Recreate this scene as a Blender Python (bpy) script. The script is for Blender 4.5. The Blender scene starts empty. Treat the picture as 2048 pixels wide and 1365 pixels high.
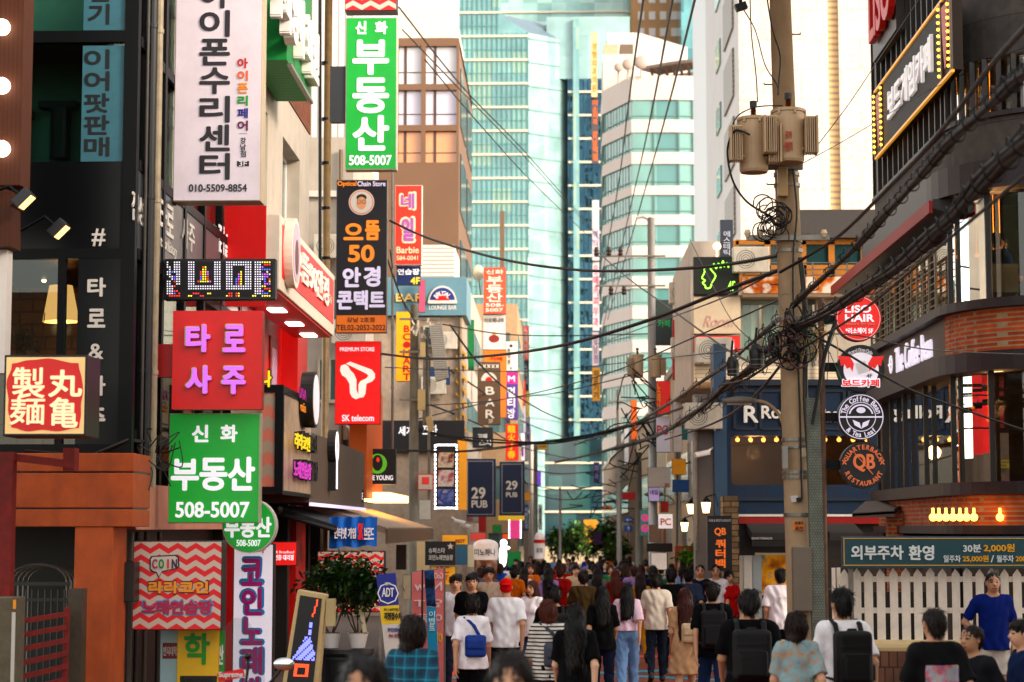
import bpy,math,random
import numpy as np
from mathutils import Vector,Matrix,Euler
random.seed(7);np.random.seed(7)
SC=bpy.context.scene
COL=SC.collection
# ---------------------------------------------------------------- camera
PW,PH,LENS=2048,1365,70.0
FPX=PW*LENS/36.0
CAM=Vector((0,0,2.25))
PITCH,YAW=math.atan(373/FPX),math.atan(86/FPX)
cd=bpy.data.cameras.new('camera');cam=bpy.data.objects.new('camera',cd);COL.objects.link(cam)
cd.lens=LENS;cd.sensor_width=36;cd.clip_start=.1;cd.clip_end=3000
cam.location=CAM;cam.rotation_euler=(math.pi/2+PITCH,0,YAW)
cd.dof.use_dof=True;cd.dof.focus_distance=27;cd.dof.aperture_fstop=2.4
SC.camera=cam
# ---------------------------------------------------------------- sky, sun, exposure
SUN_EL,SUN_AZ=math.radians(22),math.radians(120)
world=bpy.data.worlds.new('World');SC.world=world;world.use_nodes=True
wt=world.node_tree;bg=wt.nodes['Background']
sky=wt.nodes.new('ShaderNodeTexSky');sky.sky_type='NISHITA';sky.sun_disc=False
sky.sun_elevation=SUN_EL;sky.sun_rotation=SUN_AZ;sky.air_density=1.0;sky.dust_density=1.5;sky.ozone_density=.6
hs=wt.nodes.new('ShaderNodeHueSaturation');hs.inputs['Saturation'].default_value=.35
warm=wt.nodes.new('ShaderNodeMix');warm.data_type='RGBA';warm.blend_type='MULTIPLY';warm.inputs[0].default_value=1
warm.inputs[7].default_value=(1.08,1.0,.9,1)
wt.links.new(sky.outputs[0],hs.inputs['Color']);wt.links.new(hs.outputs[0],warm.inputs[6]);wt.links.new(warm.outputs[2],bg.inputs[0])
bg.inputs[1].default_value=.15
sl=bpy.data.lights.new('sun','SUN');so=bpy.data.objects.new('sun',sl);COL.objects.link(so)
sl.energy=1.0;sl.angle=math.radians(14);sl.color=(1,.86,.68)
so.rotation_euler=Vector((-math.sin(SUN_AZ)*math.cos(SUN_EL),-math.cos(SUN_AZ)*math.cos(SUN_EL),-math.sin(SUN_EL))).to_track_quat('-Z','Y').to_euler()
so.location=(10,-30,60)
SC.view_settings.view_transform='Standard';SC.view_settings.look='None'
SC.view_settings.exposure=1.65;SC.view_settings.gamma=1
SC.render.engine='CYCLES';SC.cycles.max_bounces=7;SC.cycles.diffuse_bounces=3;SC.cycles.glossy_bounces=4
SC.cycles.transparent_max_bounces=12;SC.cycles.caustics_reflective=False;SC.cycles.caustics_refractive=False
SC.cycles.sample_clamp_indirect=6
# ---------------------------------------------------------------- pixel -> point helpers
CR=Euler((math.pi/2+PITCH,0,YAW)).to_matrix()
def ray(px,py):return CR@Vector(((px-PW/2)/FPX,-(py-PH/2)/FPX,-1))
def at(px,py,Y):
 d=ray(px,py);return CAM+d*(Y/d.y)
def onx(px,py,X):
 d=ray(px,py);return CAM+d*(X/d.x)
def gz(y):return-.011*max(0,y-12)
def mpp(Y):return Y/FPX
# ---------------------------------------------------------------- materials
MATS={};EM=.36
def nodes_of(name):
 m=bpy.data.materials.new(name);m.use_nodes=True
 return m,m.node_tree,m.node_tree.nodes['Principled BSDF']
def mat(name,col,rough=.6,metal=0,noise=.15,scale=6.0,emit=0,bump=0,spec=.4,grime=0,ecol=None):
 if name in MATS:return MATS[name]
 m,t,b=nodes_of(name);n=t.nodes;L=t.links
 c=tuple(col[:3])+(1,)
 b.inputs['Roughness'].default_value=rough;b.inputs['Metallic'].default_value=metal
 b.inputs['Specular IOR Level'].default_value=spec if max(c)>.06 else spec*.3
 tc=n.new('ShaderNodeTexCoord')
 nz=n.new('ShaderNodeTexNoise');nz.inputs['Scale'].default_value=scale;nz.inputs['Detail'].default_value=5;nz.inputs['Roughness'].default_value=.65
 L.new(tc.outputs['Object'],nz.inputs['Vector'])
 mr=n.new('ShaderNodeMapRange');mr.inputs[1].default_value=.3;mr.inputs[2].default_value=.7
 mr.inputs[3].default_value=1-noise;mr.inputs[4].default_value=1+noise*.6
 L.new(nz.outputs[0],mr.inputs[0])
 mx=n.new('ShaderNodeMix');mx.data_type='RGBA';mx.blend_type='MULTIPLY';mx.inputs[0].default_value=1
 mx.inputs[6].default_value=c;L.new(mr.outputs[0],mx.inputs[7])
 out=mx.outputs[2]
 if grime:
  n2=n.new('ShaderNodeTexNoise');n2.inputs['Scale'].default_value=1.3;n2.inputs['Detail'].default_value=8
  mp=n.new('ShaderNodeMapping');mp.inputs['Scale'].default_value=(2.2,2.2,.5)
  L.new(tc.outputs['Object'],mp.inputs[0]);L.new(mp.outputs[0],n2.inputs['Vector'])
  r2=n.new('ShaderNodeMapRange');r2.inputs[1].default_value=.5;r2.inputs[2].default_value=.75;r2.inputs[4].default_value=grime
  L.new(n2.outputs[0],r2.inputs[0])
  m2=n.new('ShaderNodeMix');m2.data_type='RGBA';L.new(r2.outputs[0],m2.inputs[0]);L.new(out,m2.inputs[6])
  m2.inputs[7].default_value=(c[0]*.3+.02,c[1]*.26+.012,c[2]*.22+.006,1);out=m2.outputs[2]
 L.new(out,b.inputs['Base Color'])
 if bump:
  bp=n.new('ShaderNodeBump');bp.inputs['Strength'].default_value=bump;bp.inputs['Distance'].default_value=.02
  L.new(nz.outputs[0],bp.inputs['Height']);L.new(bp.outputs[0],b.inputs['Normal'])
 if emit:
  b.inputs['Emission Color'].default_value=tuple((ecol or col)[:3])+(1,);b.inputs['Emission Strength'].default_value=emit
 MATS[name]=m;return m
def hexr(h):
 h=h.lstrip('#');v=[int(h[i:i+2],16)/255 for i in(0,2,4)]
 return tuple(x/12.92 if x<=.04045 else((x+.055)/1.055)**2.4 for x in v)
def hexc(h):
 h=h.lstrip('#');v=[int(h[i:i+2],16)/255 for i in(0,2,4)]
 v=[(x/12.92 if x<=.04045 else((x+.055)/1.055)**2.4)**1.14 for x in v];g=.3*v[0]+.6*v[1]+.1*v[2]
 return tuple(max(.0015,min(.9,g+(x-g)*1.22))for x in v)
def C(h,**k):
 return mat('paint_'+h+'_'.join(f'{a}{b}' for a,b in k.items()),hexc(h),**dict(dict(rough=.45,noise=.08),**k))
def lit(h,s=.5):
 return mat(f'lit_{h}_{s}',hexr(h),rough=.35,noise=.12,scale=2.5,emit=s*EM if s<1 else s*.8,grime=.12 if s<1 else 0)  # mottled tone stands for both grime and uneven backlight
def glass(name,tint=(.55,.62,.6),refl=.35,rough=.02,col=None):
 if name in MATS:return MATS[name]
 m=bpy.data.materials.new(name);m.use_nodes=True;t=m.node_tree;n=t.nodes;L=t.links;n.clear()
 o=n.new('ShaderNodeOutputMaterial');tr=n.new('ShaderNodeBsdfTransparent');tr.inputs[0].default_value=(*tint,1)
 g=n.new('ShaderNodeBsdfGlossy');g.inputs['Roughness'].default_value=rough;g.inputs[0].default_value=(*(col or(.9,.95,.95)),1)
 fr=n.new('ShaderNodeFresnel');fr.inputs[0].default_value=1.5
 ma=n.new('ShaderNodeMath');ma.operation='MULTIPLY_ADD';ma.inputs[1].default_value=.8;ma.inputs[2].default_value=refl*.22;ma.use_clamp=True
 mx=n.new('ShaderNodeMixShader');L.new(fr.outputs[0],ma.inputs[0]);L.new(ma.outputs[0],mx.inputs[0]);L.new(tr.outputs[0],mx.inputs[1]);L.new(g.outputs[0],mx.inputs[2]);L.new(mx.outputs[0],o.inputs[0])
 MATS[name]=m;return m
def panes(name,cols,size,rough=.08,metal=.0,spec=.8,off=(0,0,0),vary=1.0):
 if name in MATS:return MATS[name]
 m,t,b=nodes_of(name);n=t.nodes;L=t.links
 tc=n.new('ShaderNodeTexCoord');dv=n.new('ShaderNodeVectorMath');dv.operation='DIVIDE';dv.inputs[1].default_value=size
 fl=n.new('ShaderNodeVectorMath');fl.operation='FLOOR';wn=n.new('ShaderNodeTexWhiteNoise');cr=n.new('ShaderNodeValToRGB')
 ad=n.new('ShaderNodeVectorMath');ad.inputs[1].default_value=off
 L.new(tc.outputs['Object'],ad.inputs[0]);L.new(ad.outputs[0],dv.inputs[0]);L.new(dv.outputs[0],fl.inputs[0]);L.new(fl.outputs[0],wn.inputs[0]);L.new(wn.outputs[0],cr.inputs[0])
 cr.color_ramp.interpolation='CONSTANT'
 while len(cr.color_ramp.elements)<len(cols):cr.color_ramp.elements.new(.5)
 for i,c in enumerate(cols):cr.color_ramp.elements[i].position=i/len(cols);cr.color_ramp.elements[i].color=(*hexr(c),1)
 nz=n.new('ShaderNodeTexNoise');nz.inputs['Scale'].default_value=.25
 L.new(tc.outputs['Object'],nz.inputs[0]);mx=n.new('ShaderNodeMix');mx.data_type='RGBA';mx.blend_type='OVERLAY';mx.inputs[0].default_value=.5
 L.new(cr.outputs[0],mx.inputs[6]);L.new(nz.outputs[0],mx.inputs[7]);L.new(mx.outputs[2],b.inputs['Base Color'])
 b.inputs['Roughness'].default_value=rough;b.inputs['Metallic'].default_value=metal;b.inputs['Specular IOR Level'].default_value=spec
 MATS[name]=m;return m
def brick(name,c1,c2,mortar,w=.22,h=.07,off=0,rot=(math.pi/2,0,0),msize=.012,bump=.4):
 if name in MATS:return MATS[name]
 m,t,b=nodes_of(name);n=t.nodes;L=t.links
 tc=n.new('ShaderNodeTexCoord');sp=n.new('ShaderNodeSeparateXYZ');cb=n.new('ShaderNodeCombineXYZ');ad=n.new('ShaderNodeMath')
 L.new(tc.outputs['Object'],sp.inputs[0]);L.new(sp.outputs[0],ad.inputs[0]);L.new(sp.outputs[1],ad.inputs[1])
 L.new(ad.outputs[0],cb.inputs[0]);L.new(sp.outputs[2],cb.inputs[1])
 bt=n.new('ShaderNodeTexBrick');bt.inputs['Scale'].default_value=1;bt.inputs['Brick Width'].default_value=w;bt.inputs['Row Height'].default_value=h
 bt.inputs['Mortar Size'].default_value=msize;bt.inputs['Bias'].default_value=-.1
 bt.inputs['Color1'].default_value=(*c1,1);bt.inputs['Color2'].default_value=(*c2,1);bt.inputs['Mortar'].default_value=(*mortar,1)
 L.new(cb.outputs[0],bt.inputs[0])
 nz=n.new('ShaderNodeTexNoise');nz.inputs['Scale'].default_value=5;nz.inputs['Detail'].default_value=6;L.new(tc.outputs['Object'],nz.inputs[0])
 mx=n.new('ShaderNodeMix');mx.data_type='RGBA';mx.blend_type='OVERLAY';mx.inputs[0].default_value=.7
 L.new(bt.outputs[0],mx.inputs[6]);L.new(nz.outputs[0],mx.inputs[7]);L.new(mx.outputs[2],b.inputs['Base Color'])
 bp=n.new('ShaderNodeBump');bp.inputs['Strength'].default_value=bump;bp.inputs['Distance'].default_value=.01;bp.invert=True
 L.new(bt.outputs[1],bp.inputs['Height']);L.new(bp.outputs[0],b.inputs['Normal']);b.inputs['Roughness'].default_value=.85
 MATS[name]=m;return m
def stripes(name,c1,c2,period,axis=0,duty=.5,rough=.6,bump=0,zig=None,soft=.02,off=0):
 if name in MATS:return MATS[name]
 m,t,b=nodes_of(name);n=t.nodes;L=t.links
 tc=n.new('ShaderNodeTexCoord');sp=n.new('ShaderNodeSeparateXYZ');L.new(tc.outputs['Object'],sp.inputs[0])
 val=sp.outputs[axis]
 if zig:
  a,w,ax=zig
  pp=n.new('ShaderNodeMath');pp.operation='PINGPONG';pp.inputs[1].default_value=w/2;L.new(sp.outputs[ax],pp.inputs[0])
  mu=n.new('ShaderNodeMath');mu.operation='MULTIPLY_ADD';mu.inputs[1].default_value=a/(w/2);L.new(pp.outputs[0],mu.inputs[0]);L.new(val,mu.inputs[2]);val=mu.outputs[0]
 a0=n.new('ShaderNodeMath');a0.inputs[1].default_value=off;L.new(val,a0.inputs[0])
 dv=n.new('ShaderNodeMath');dv.operation='DIVIDE';dv.inputs[1].default_value=period;L.new(a0.outputs[0],dv.inputs[0])
 fr=n.new('ShaderNodeMath');fr.operation='FRACT';L.new(dv.outputs[0],fr.inputs[0])
 cr=n.new('ShaderNodeValToRGB');L.new(fr.outputs[0],cr.inputs[0]);e=cr.color_ramp.elements
 e[0].position=duty-soft;e[0].color=(*c1,1);e[1].position=duty+soft;e[1].color=(*c2,1)
 L.new(cr.outputs[0],b.inputs['Base Color']);b.inputs['Roughness'].default_value=rough;b.inputs['Specular IOR Level'].default_value=.25
 if bump:
  bp=n.new('ShaderNodeBump');bp.inputs['Strength'].default_value=bump;bp.inputs['Distance'].default_value=.03;L.new(cr.outputs[0],bp.inputs['Height']);L.new(bp.outputs[0],b.inputs['Normal'])
 MATS[name]=m;return m
def plaid(name,base,l1,l2,s=.085):
 if name in MATS:return MATS[name]
 m,t,b=nodes_of(name);n=t.nodes;L=t.links;tc=n.new('ShaderNodeTexCoord');sp=n.new('ShaderNodeSeparateXYZ');L.new(tc.outputs['Object'],sp.inputs[0])
 cur=None
 for ax,c,w,o in((0,l1,.5,0),(2,l1,.5,0),(2,l2,.13,.4),(0,l2,.1,.4)):
  dv=n.new('ShaderNodeMath');dv.operation='MULTIPLY_ADD';dv.inputs[1].default_value=1/s;dv.inputs[2].default_value=o;L.new(sp.outputs[ax],dv.inputs[0])
  fr=n.new('ShaderNodeMath');fr.operation='FRACT';L.new(dv.outputs[0],fr.inputs[0])
  lt=n.new('ShaderNodeMath');lt.operation='LESS_THAN';lt.inputs[1].default_value=w;L.new(fr.outputs[0],lt.inputs[0])
  ml=n.new('ShaderNodeMath');ml.operation='MULTIPLY';ml.inputs[1].default_value=.55;L.new(lt.outputs[0],ml.inputs[0])
  mx=n.new('ShaderNodeMix');mx.data_type='RGBA';L.new(ml.outputs[0],mx.inputs[0]);mx.inputs[7].default_value=(*c,1)
  if cur:L.new(cur,mx.inputs[6])
  else:mx.inputs[6].default_value=(*base,1)
  cur=mx.outputs[2]
 L.new(cur,b.inputs['Base Color']);b.inputs['Roughness'].default_value=.9
 MATS[name]=m;return m
def spots(name,cols,scale=14):
 if name in MATS:return MATS[name]
 m,t,b=nodes_of(name);n=t.nodes;L=t.links;tc=n.new('ShaderNodeTexCoord')
 vo=n.new('ShaderNodeTexNoise');vo.inputs['Scale'].default_value=scale;vo.inputs['Detail'].default_value=3;L.new(tc.outputs['Object'],vo.inputs['Vector'])
 cr=n.new('ShaderNodeValToRGB');L.new(vo.outputs[0],cr.inputs[0])
 while len(cr.color_ramp.elements)<len(cols):cr.color_ramp.elements.new(.5)
 for i,c in enumerate(cols):cr.color_ramp.elements[i].position=.3+.42*i/max(1,len(cols)-1);cr.color_ramp.elements[i].color=(*hexc(c),1)
 L.new(cr.outputs[0],b.inputs['Base Color']);b.inputs['Roughness'].default_value=.8;b.inputs['Specular IOR Level'].default_value=.15
 MATS[name]=m;return m
# ---------------------------------------------------------------- objects
WL={}
def props(o,label=None,cat=None,group=None,kind=None):
 if label:o['label']=label
 if cat:o['category']=cat
 if group:o['group']=group
 if kind:o['kind']=kind
 return o
def thing(name,label,cat,loc,group=None):
 o=bpy.data.objects.new(name,None);COL.objects.link(o);o.location=loc;o.empty_display_size=.2
 WL[o]=Vector(loc);return props(o,label,cat,group)
class MB:
 def __init__(s):s.v=[];s.f=[];s.m=[]
 def add(s,vs,fs,m=0):
  k=len(s.v);s.v+=[tuple(v)for v in vs];s.f+=[tuple(i+k for i in f)for f in fs];s.m+=[m]*len(fs);return s
 def box(s,x0,x1,y0,y1,z0,z1,m=0):
  if x0>x1:x0,x1=x1,x0
  if y0>y1:y0,y1=y1,y0
  if z0>z1:z0,z1=z1,z0
  return s.add([(x,y,z)for z in(z0,z1)for y in(y0,y1)for x in(x0,x1)],
   [(0,2,3,1),(4,5,7,6),(0,1,5,4),(2,6,7,3),(0,4,6,2),(1,3,7,5)],m)
 def obox(s,c,ux,uy,uz,m=0):
  c,ux,uy,uz=map(Vector,(c,ux,uy,uz))
  return s.add([c+ux*a+uy*b+uz*d for d in(-1,1)for b in(-1,1)for a in(-1,1)],
   [(0,2,3,1),(4,5,7,6),(0,1,5,4),(2,6,7,3),(0,4,6,2),(1,3,7,5)],m)
 def beam(s,p,q,w,h=None,m=0):
  p,q=Vector(p),Vector(q);d=(q-p);L=d.length;d.normalize();h=h or w
  u=d.cross(Vector((0,0,1)))if abs(d.z)<.95 else d.cross(Vector((0,1,0)));u.normalize();v=u.cross(d)
  return s.obox((p+q)/2,u*w/2,d*L/2,v*h/2,m)
 def tube(s,pts,r,n=8,m=0,cap=True):
  pts=[Vector(p)for p in pts];rs=r if hasattr(r,'__len__')else[r]*len(pts);vs=[];fs=[]
  for i,p in enumerate(pts):
   d=(pts[min(i+1,len(pts)-1)]-pts[max(i-1,0)]).normalized()
   u=d.cross(Vector((0,0,1)))if abs(d.z)<.9 else d.cross(Vector((0,1,0)));u.normalize();w=u.cross(d)
   vs+=[p+(u*math.cos(2*math.pi*k/n)+w*math.sin(2*math.pi*k/n))*rs[i]for k in range(n)]
  for i in range(len(pts)-1):
   for k in range(n):fs.append((i*n+k,i*n+(k+1)%n,(i+1)*n+(k+1)%n,(i+1)*n+k))
  if cap:fs+=[tuple(range(n)),tuple((len(pts)-1)*n+k for k in reversed(range(n)))]
  return s.add(vs,fs,m)
 def prism(s,pts,vec,m=0):
  n=len(pts);vec=Vector(vec);a=[Vector(p)for p in pts]
  return s.add(a+[p+vec for p in a],[tuple(range(n)),tuple(range(2*n-1,n-1,-1))]+[(i,i+n,(i+1)%n+n,(i+1)%n)for i in range(n)],m)
 def disc(s,c,r,axis,depth,n=40,m=0,u=None):
  axis=Vector(axis).normalized();u=Vector((0,0,1));v=axis.cross(u).normalized()
  rr=r if hasattr(r,'__len__')else(r,r)
  return s.prism([Vector(c)+v*math.cos(2*math.pi*k/n)*rr[0]+u*math.sin(2*math.pi*k/n)*rr[1]for k in range(n)],-axis*depth,m)
 def ring(s,c,r0,r1,axis,depth,n=40,m=0,a0=0,a1=2*math.pi):
  axis=Vector(axis).normalized();u=Vector((0,0,1));v=axis.cross(u).normalized()*-1;c=Vector(c);full=abs(a1-a0-2*math.pi)<1e-6
  vs=[];k=n if full else n+1
  for i in range(k):
   a=a0+(a1-a0)*i/n;e=v*math.cos(a)+u*math.sin(a)
   vs+=[c+e*r0,c+e*r1,c+e*r1-axis*depth,c+e*r0-axis*depth]
  fs=[]
  for i in range(n):
   a,b=i*4,((i+1)%k)*4
   fs+=[(a+j,a+(j+1)%4,b+(j+1)%4,b+j)for j in range(4)]
  if not full:fs+=[(0,1,2,3),tuple(4*n+j for j in(3,2,1,0))]
  return s.add(vs,fs,m)
 def sphere(s,c,r,n=16,k=10,m=0):
  rx,ry,rz=r if hasattr(r,'__len__')else(r,r,r);vs=[(c[0],c[1],c[2]-rz)];fs=[]
  for i in range(1,k):
   a=-math.pi/2+math.pi*i/k
   vs+=[(c[0]+rx*math.cos(a)*math.cos(2*math.pi*j/n),c[1]+ry*math.cos(a)*math.sin(2*math.pi*j/n),c[2]+rz*math.sin(a))for j in range(n)]
  vs.append((c[0],c[1],c[2]+rz));e=len(vs)-1
  for j in range(n):
   fs.append((0,1+(j+1)%n,1+j));fs.append((e,e-n+j,e-n+(j+1)%n))
   for i in range(k-2):
    a=1+i*n;fs.append((a+j,a+(j+1)%n,a+n+(j+1)%n,a+n+j))
  return s.add(vs,fs,m)
 def build(s,name,mats,parent=None,smooth=False,label=None,cat=None,group=None,kind=None,origin=None,bevel=0):
  if not s.v:return None
  a=np.array(s.v,dtype=np.float64);lo,hi=a.min(0),a.max(0)
  o0=np.array(origin if origin is not None else((lo[0]+hi[0])/2,(lo[1]+hi[1])/2,lo[2]))
  me=bpy.data.meshes.new(name);me.from_pydata((a-o0).tolist(),[],s.f)
  for m in(mats if isinstance(mats,(list,tuple))else[mats]):me.materials.append(m)
  me.polygons.foreach_set('material_index',s.m)
  if smooth:me.polygons.foreach_set('use_smooth',[True]*len(s.f))
  me.update();o=bpy.data.objects.new(name,me);COL.objects.link(o);WL[o]=Vector(o0)
  if bevel:
   bv=o.modifiers.new('bevel','BEVEL');bv.width=bevel;bv.segments=2;bv.limit_method='ANGLE'
  if parent:o.parent=parent;o.location=WL[o]-WL[parent]
  else:o.location=WL[o]
  return props(o,label,cat,group,kind)
# ---------------------------------------------------------------- lettering
GL={}
def glyphs(s):
 if s in GL:return GL[s]
 c=bpy.data.curves.new('t','FONT');c.body=s;c.size=1;c.extrude=.5;c.resolution_u=4
 o=bpy.data.objects.new('t',c);COL.objects.link(o);dg=bpy.context.evaluated_depsgraph_get();me=bpy.data.meshes.new_from_object(o.evaluated_get(dg))
 v=np.array([x.co[:]for x in me.vertices]);f=[tuple(p.vertices)for p in me.polygons]
 bpy.data.objects.remove(o);bpy.data.curves.remove(c);bpy.data.meshes.remove(me)
 lo,hi=v.min(0),v.max(0);asp=(hi[0]-lo[0])/max(1e-6,hi[1]-lo[1]);v=(v-lo)/np.maximum(hi-lo,1e-6)
 GL[s]=(v,f,asp);return GL[s]
class Plane:
 """a vertical plane facing the camera ('y') or the street ('x')"""
 def __init__(s,ax,c):s.ax,s.c=ax,c
 def pt(s,px,py):return at(px,py,s.c)if s.ax=='y' else onx(px,py,s.c)
 @property
 def n(s):return Vector((0,-1,0))if s.ax=='y' else Vector((1 if s.c<0 else-1,0,0))
 def rect(s,x0,y0,x1,y1):
  xm,ym=(x0+x1)/2,(y0+y1)/2;a,b=s.pt(x0,ym),s.pt(x1,ym);z0,z1=s.pt(xm,y1).z,s.pt(xm,y0).z
  a.z=b.z=z0;return a,b-a,Vector((0,0,z1-z0))
BD=[(1,0),(-1,0),(0,1),(0,-1),(.7,.7),(-.7,.7),(.7,-.7),(-.7,-.7)]
def put(mb,s,pl,box,m=0,bold=.03,depth=.012,lift=0,mirror=False,slant=0):
 """fit the string s into the pixel box on the plane"""
 v,f,asp=glyphs(s);a,U,V=pl.rect(*box);n=pl.n;h=V.length;w=U.length
 B=min(bold*.6*h,.08*h,.15*w/max(1,len(s)*.6))
 cop=[(0,0)]if bold==0 else BD if bold>.02 else BD[4:]
 for i,(dx,dy)in enumerate(cop):
  u=v[:,0].copy();q=v[:,1]
  if mirror:u=1-u
  u=u+slant*(q-.5)
  uu=(u*(w-2*B)+B+dx*B)[:,None];vv=(q*(h-2*B)+B+dy*B)[:,None]
  d=(v[:,2]*(depth+i*.00035)+lift)[:,None]
  P=np.array(a)+np.array(U.normalized())*uu+np.array(V.normalized())*vv+np.array(n)*d
  mb.add(P.tolist(),f,m)
 return mb
def vput(mb,s,pl,box,m=0,bold=.04,depth=.012,lift=0,gap=.08):
 x0,y0,x1,y1=box;k=len(s);ch=(y1-y0)/k
 for i,c in enumerate(s):
  if c==' ':continue
  v,f,asp=glyphs(c);w=x1-x0;cw=min(1,asp*1.0*ch*(1-gap)/w+.12)if asp<.75 else 1
  put(mb,c,pl,((x0+x1)/2-w*cw/2,y0+i*ch+ch*gap/2,(x0+x1)/2+w*cw/2,y0+(i+1)*ch-ch*gap/2),m,bold,depth,lift)
 return mb
def arc_text(mb,s,c,r,a0,a1,hgt,n,m=0,bold=.03,depth=.01,flip=False):
 """letters along an arc on a camera-facing disc (angles in degrees, clockwise from the top)"""
 k=len(s)
 for i,chx in enumerate(s):
  if chx==' ':continue
  a=math.radians(a0+(a1-a0)*(i+.5)/k);v,f,asp=glyphs(chx);h=hgt*(.75 if chx.islower()and chx not in 'bdfhklt' else 1);w=min(asp*h,hgt*1.2)*.9
  up=Vector((math.sin(a),0,math.cos(a)));ri=Vector((math.cos(a),0,-math.sin(a)))
  if flip:up,ri=-up,-ri
  o=Vector(c)+Vector((math.sin(a),0,math.cos(a)))*r-up*hgt/2-ri*w/2
  for j,(dx,dy)in enumerate([(0,0)]if not bold else BD[4:]):
   P=np.array(o)+np.array(ri)*(v[:,:1]*w+dx*bold*h)+np.array(up)*(v[:,1:2]*h+dy*bold*h)+np.array((0,-1,0))*(v[:,2:]*(depth+.0004*j))
   mb.add(P.tolist(),f,m)
def board(name,label,cat,box,Y,face,case=None,depth=.16,border=2.0,group=None,bracket=None,ax='y',brm=None,lip=.012):
 """a sign box: case + face, with an arm to the wall if bracket = (px0, py0, px1, py1)"""
 case=case or C('2a2826');pl=Plane(ax,Y);a,U,V=pl.rect(*box);n=pl.n;c0=a+U/2-n*depth/2
 root=thing(name,label,cat,c0,group);b=MB();Un=U/2;Vn=V/2;ctr=a+Un+Vn
 b.obox(ctr-n*depth/2,Un,Vn,n*depth/2);b.build('case',case,root,bevel=.008 if U.length>.5 else 0)
 k=border*mpp((ctr).y);f=MB();f.obox(ctr+n*.004,Un.normalized()*(Un.length-k),Vn.normalized()*(Vn.length-k),n*.004);f.build('face',face,root)
 if bracket:
  a2,U2,V2=pl.rect(*bracket);t=MB()
  t.obox(a2+U2/2+V2/2-n*depth/2,U2/2,V2/2,n*depth*.35);t.build('bracket',brm or case,root)
 return root,Plane(ax,Y-.008 if ax=='y' else(Y+.008 if Y<0 else Y-.008))
def letters(root,pl,items,name='lettering'):
 """items: (string, box, material, options); vertical strings start with '|'"""
 mats=[];mb=MB()
 for it in items:
  s,box,m=it[:3];k=dict(it[3])if len(it)>3 else{}
  if m not in mats:mats.append(m)
  if s[0]=='|':vput(mb,s[1:],pl,box,mats.index(m),**k)
  else:put(mb,s,pl,box,mats.index(m),**k)
 return mb.build(name,mats,root)
def wire_pts(p,q,sag,n=24):
 p,q=Vector(p),Vector(q);return[p.lerp(q,i/n)-Vector((0,0,sag*4*(i/n)*(1-i/n)))for i in range(n+1)]
def spline(pts,n=10):
 P=[Vector(p)for p in pts];out=[]
 for i in range(len(P)-1):
  a,b,c,d=P[max(0,i-1)],P[i],P[i+1],P[min(len(P)-1,i+2)]
  for k in range(n):
   t=k/n;out.append(.5*((2*b)+(c-a)*t+(2*a-5*b+4*c-d)*t*t+(3*b-a-3*c+d)*t**3))
 return out+[P[-1]]
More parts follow.
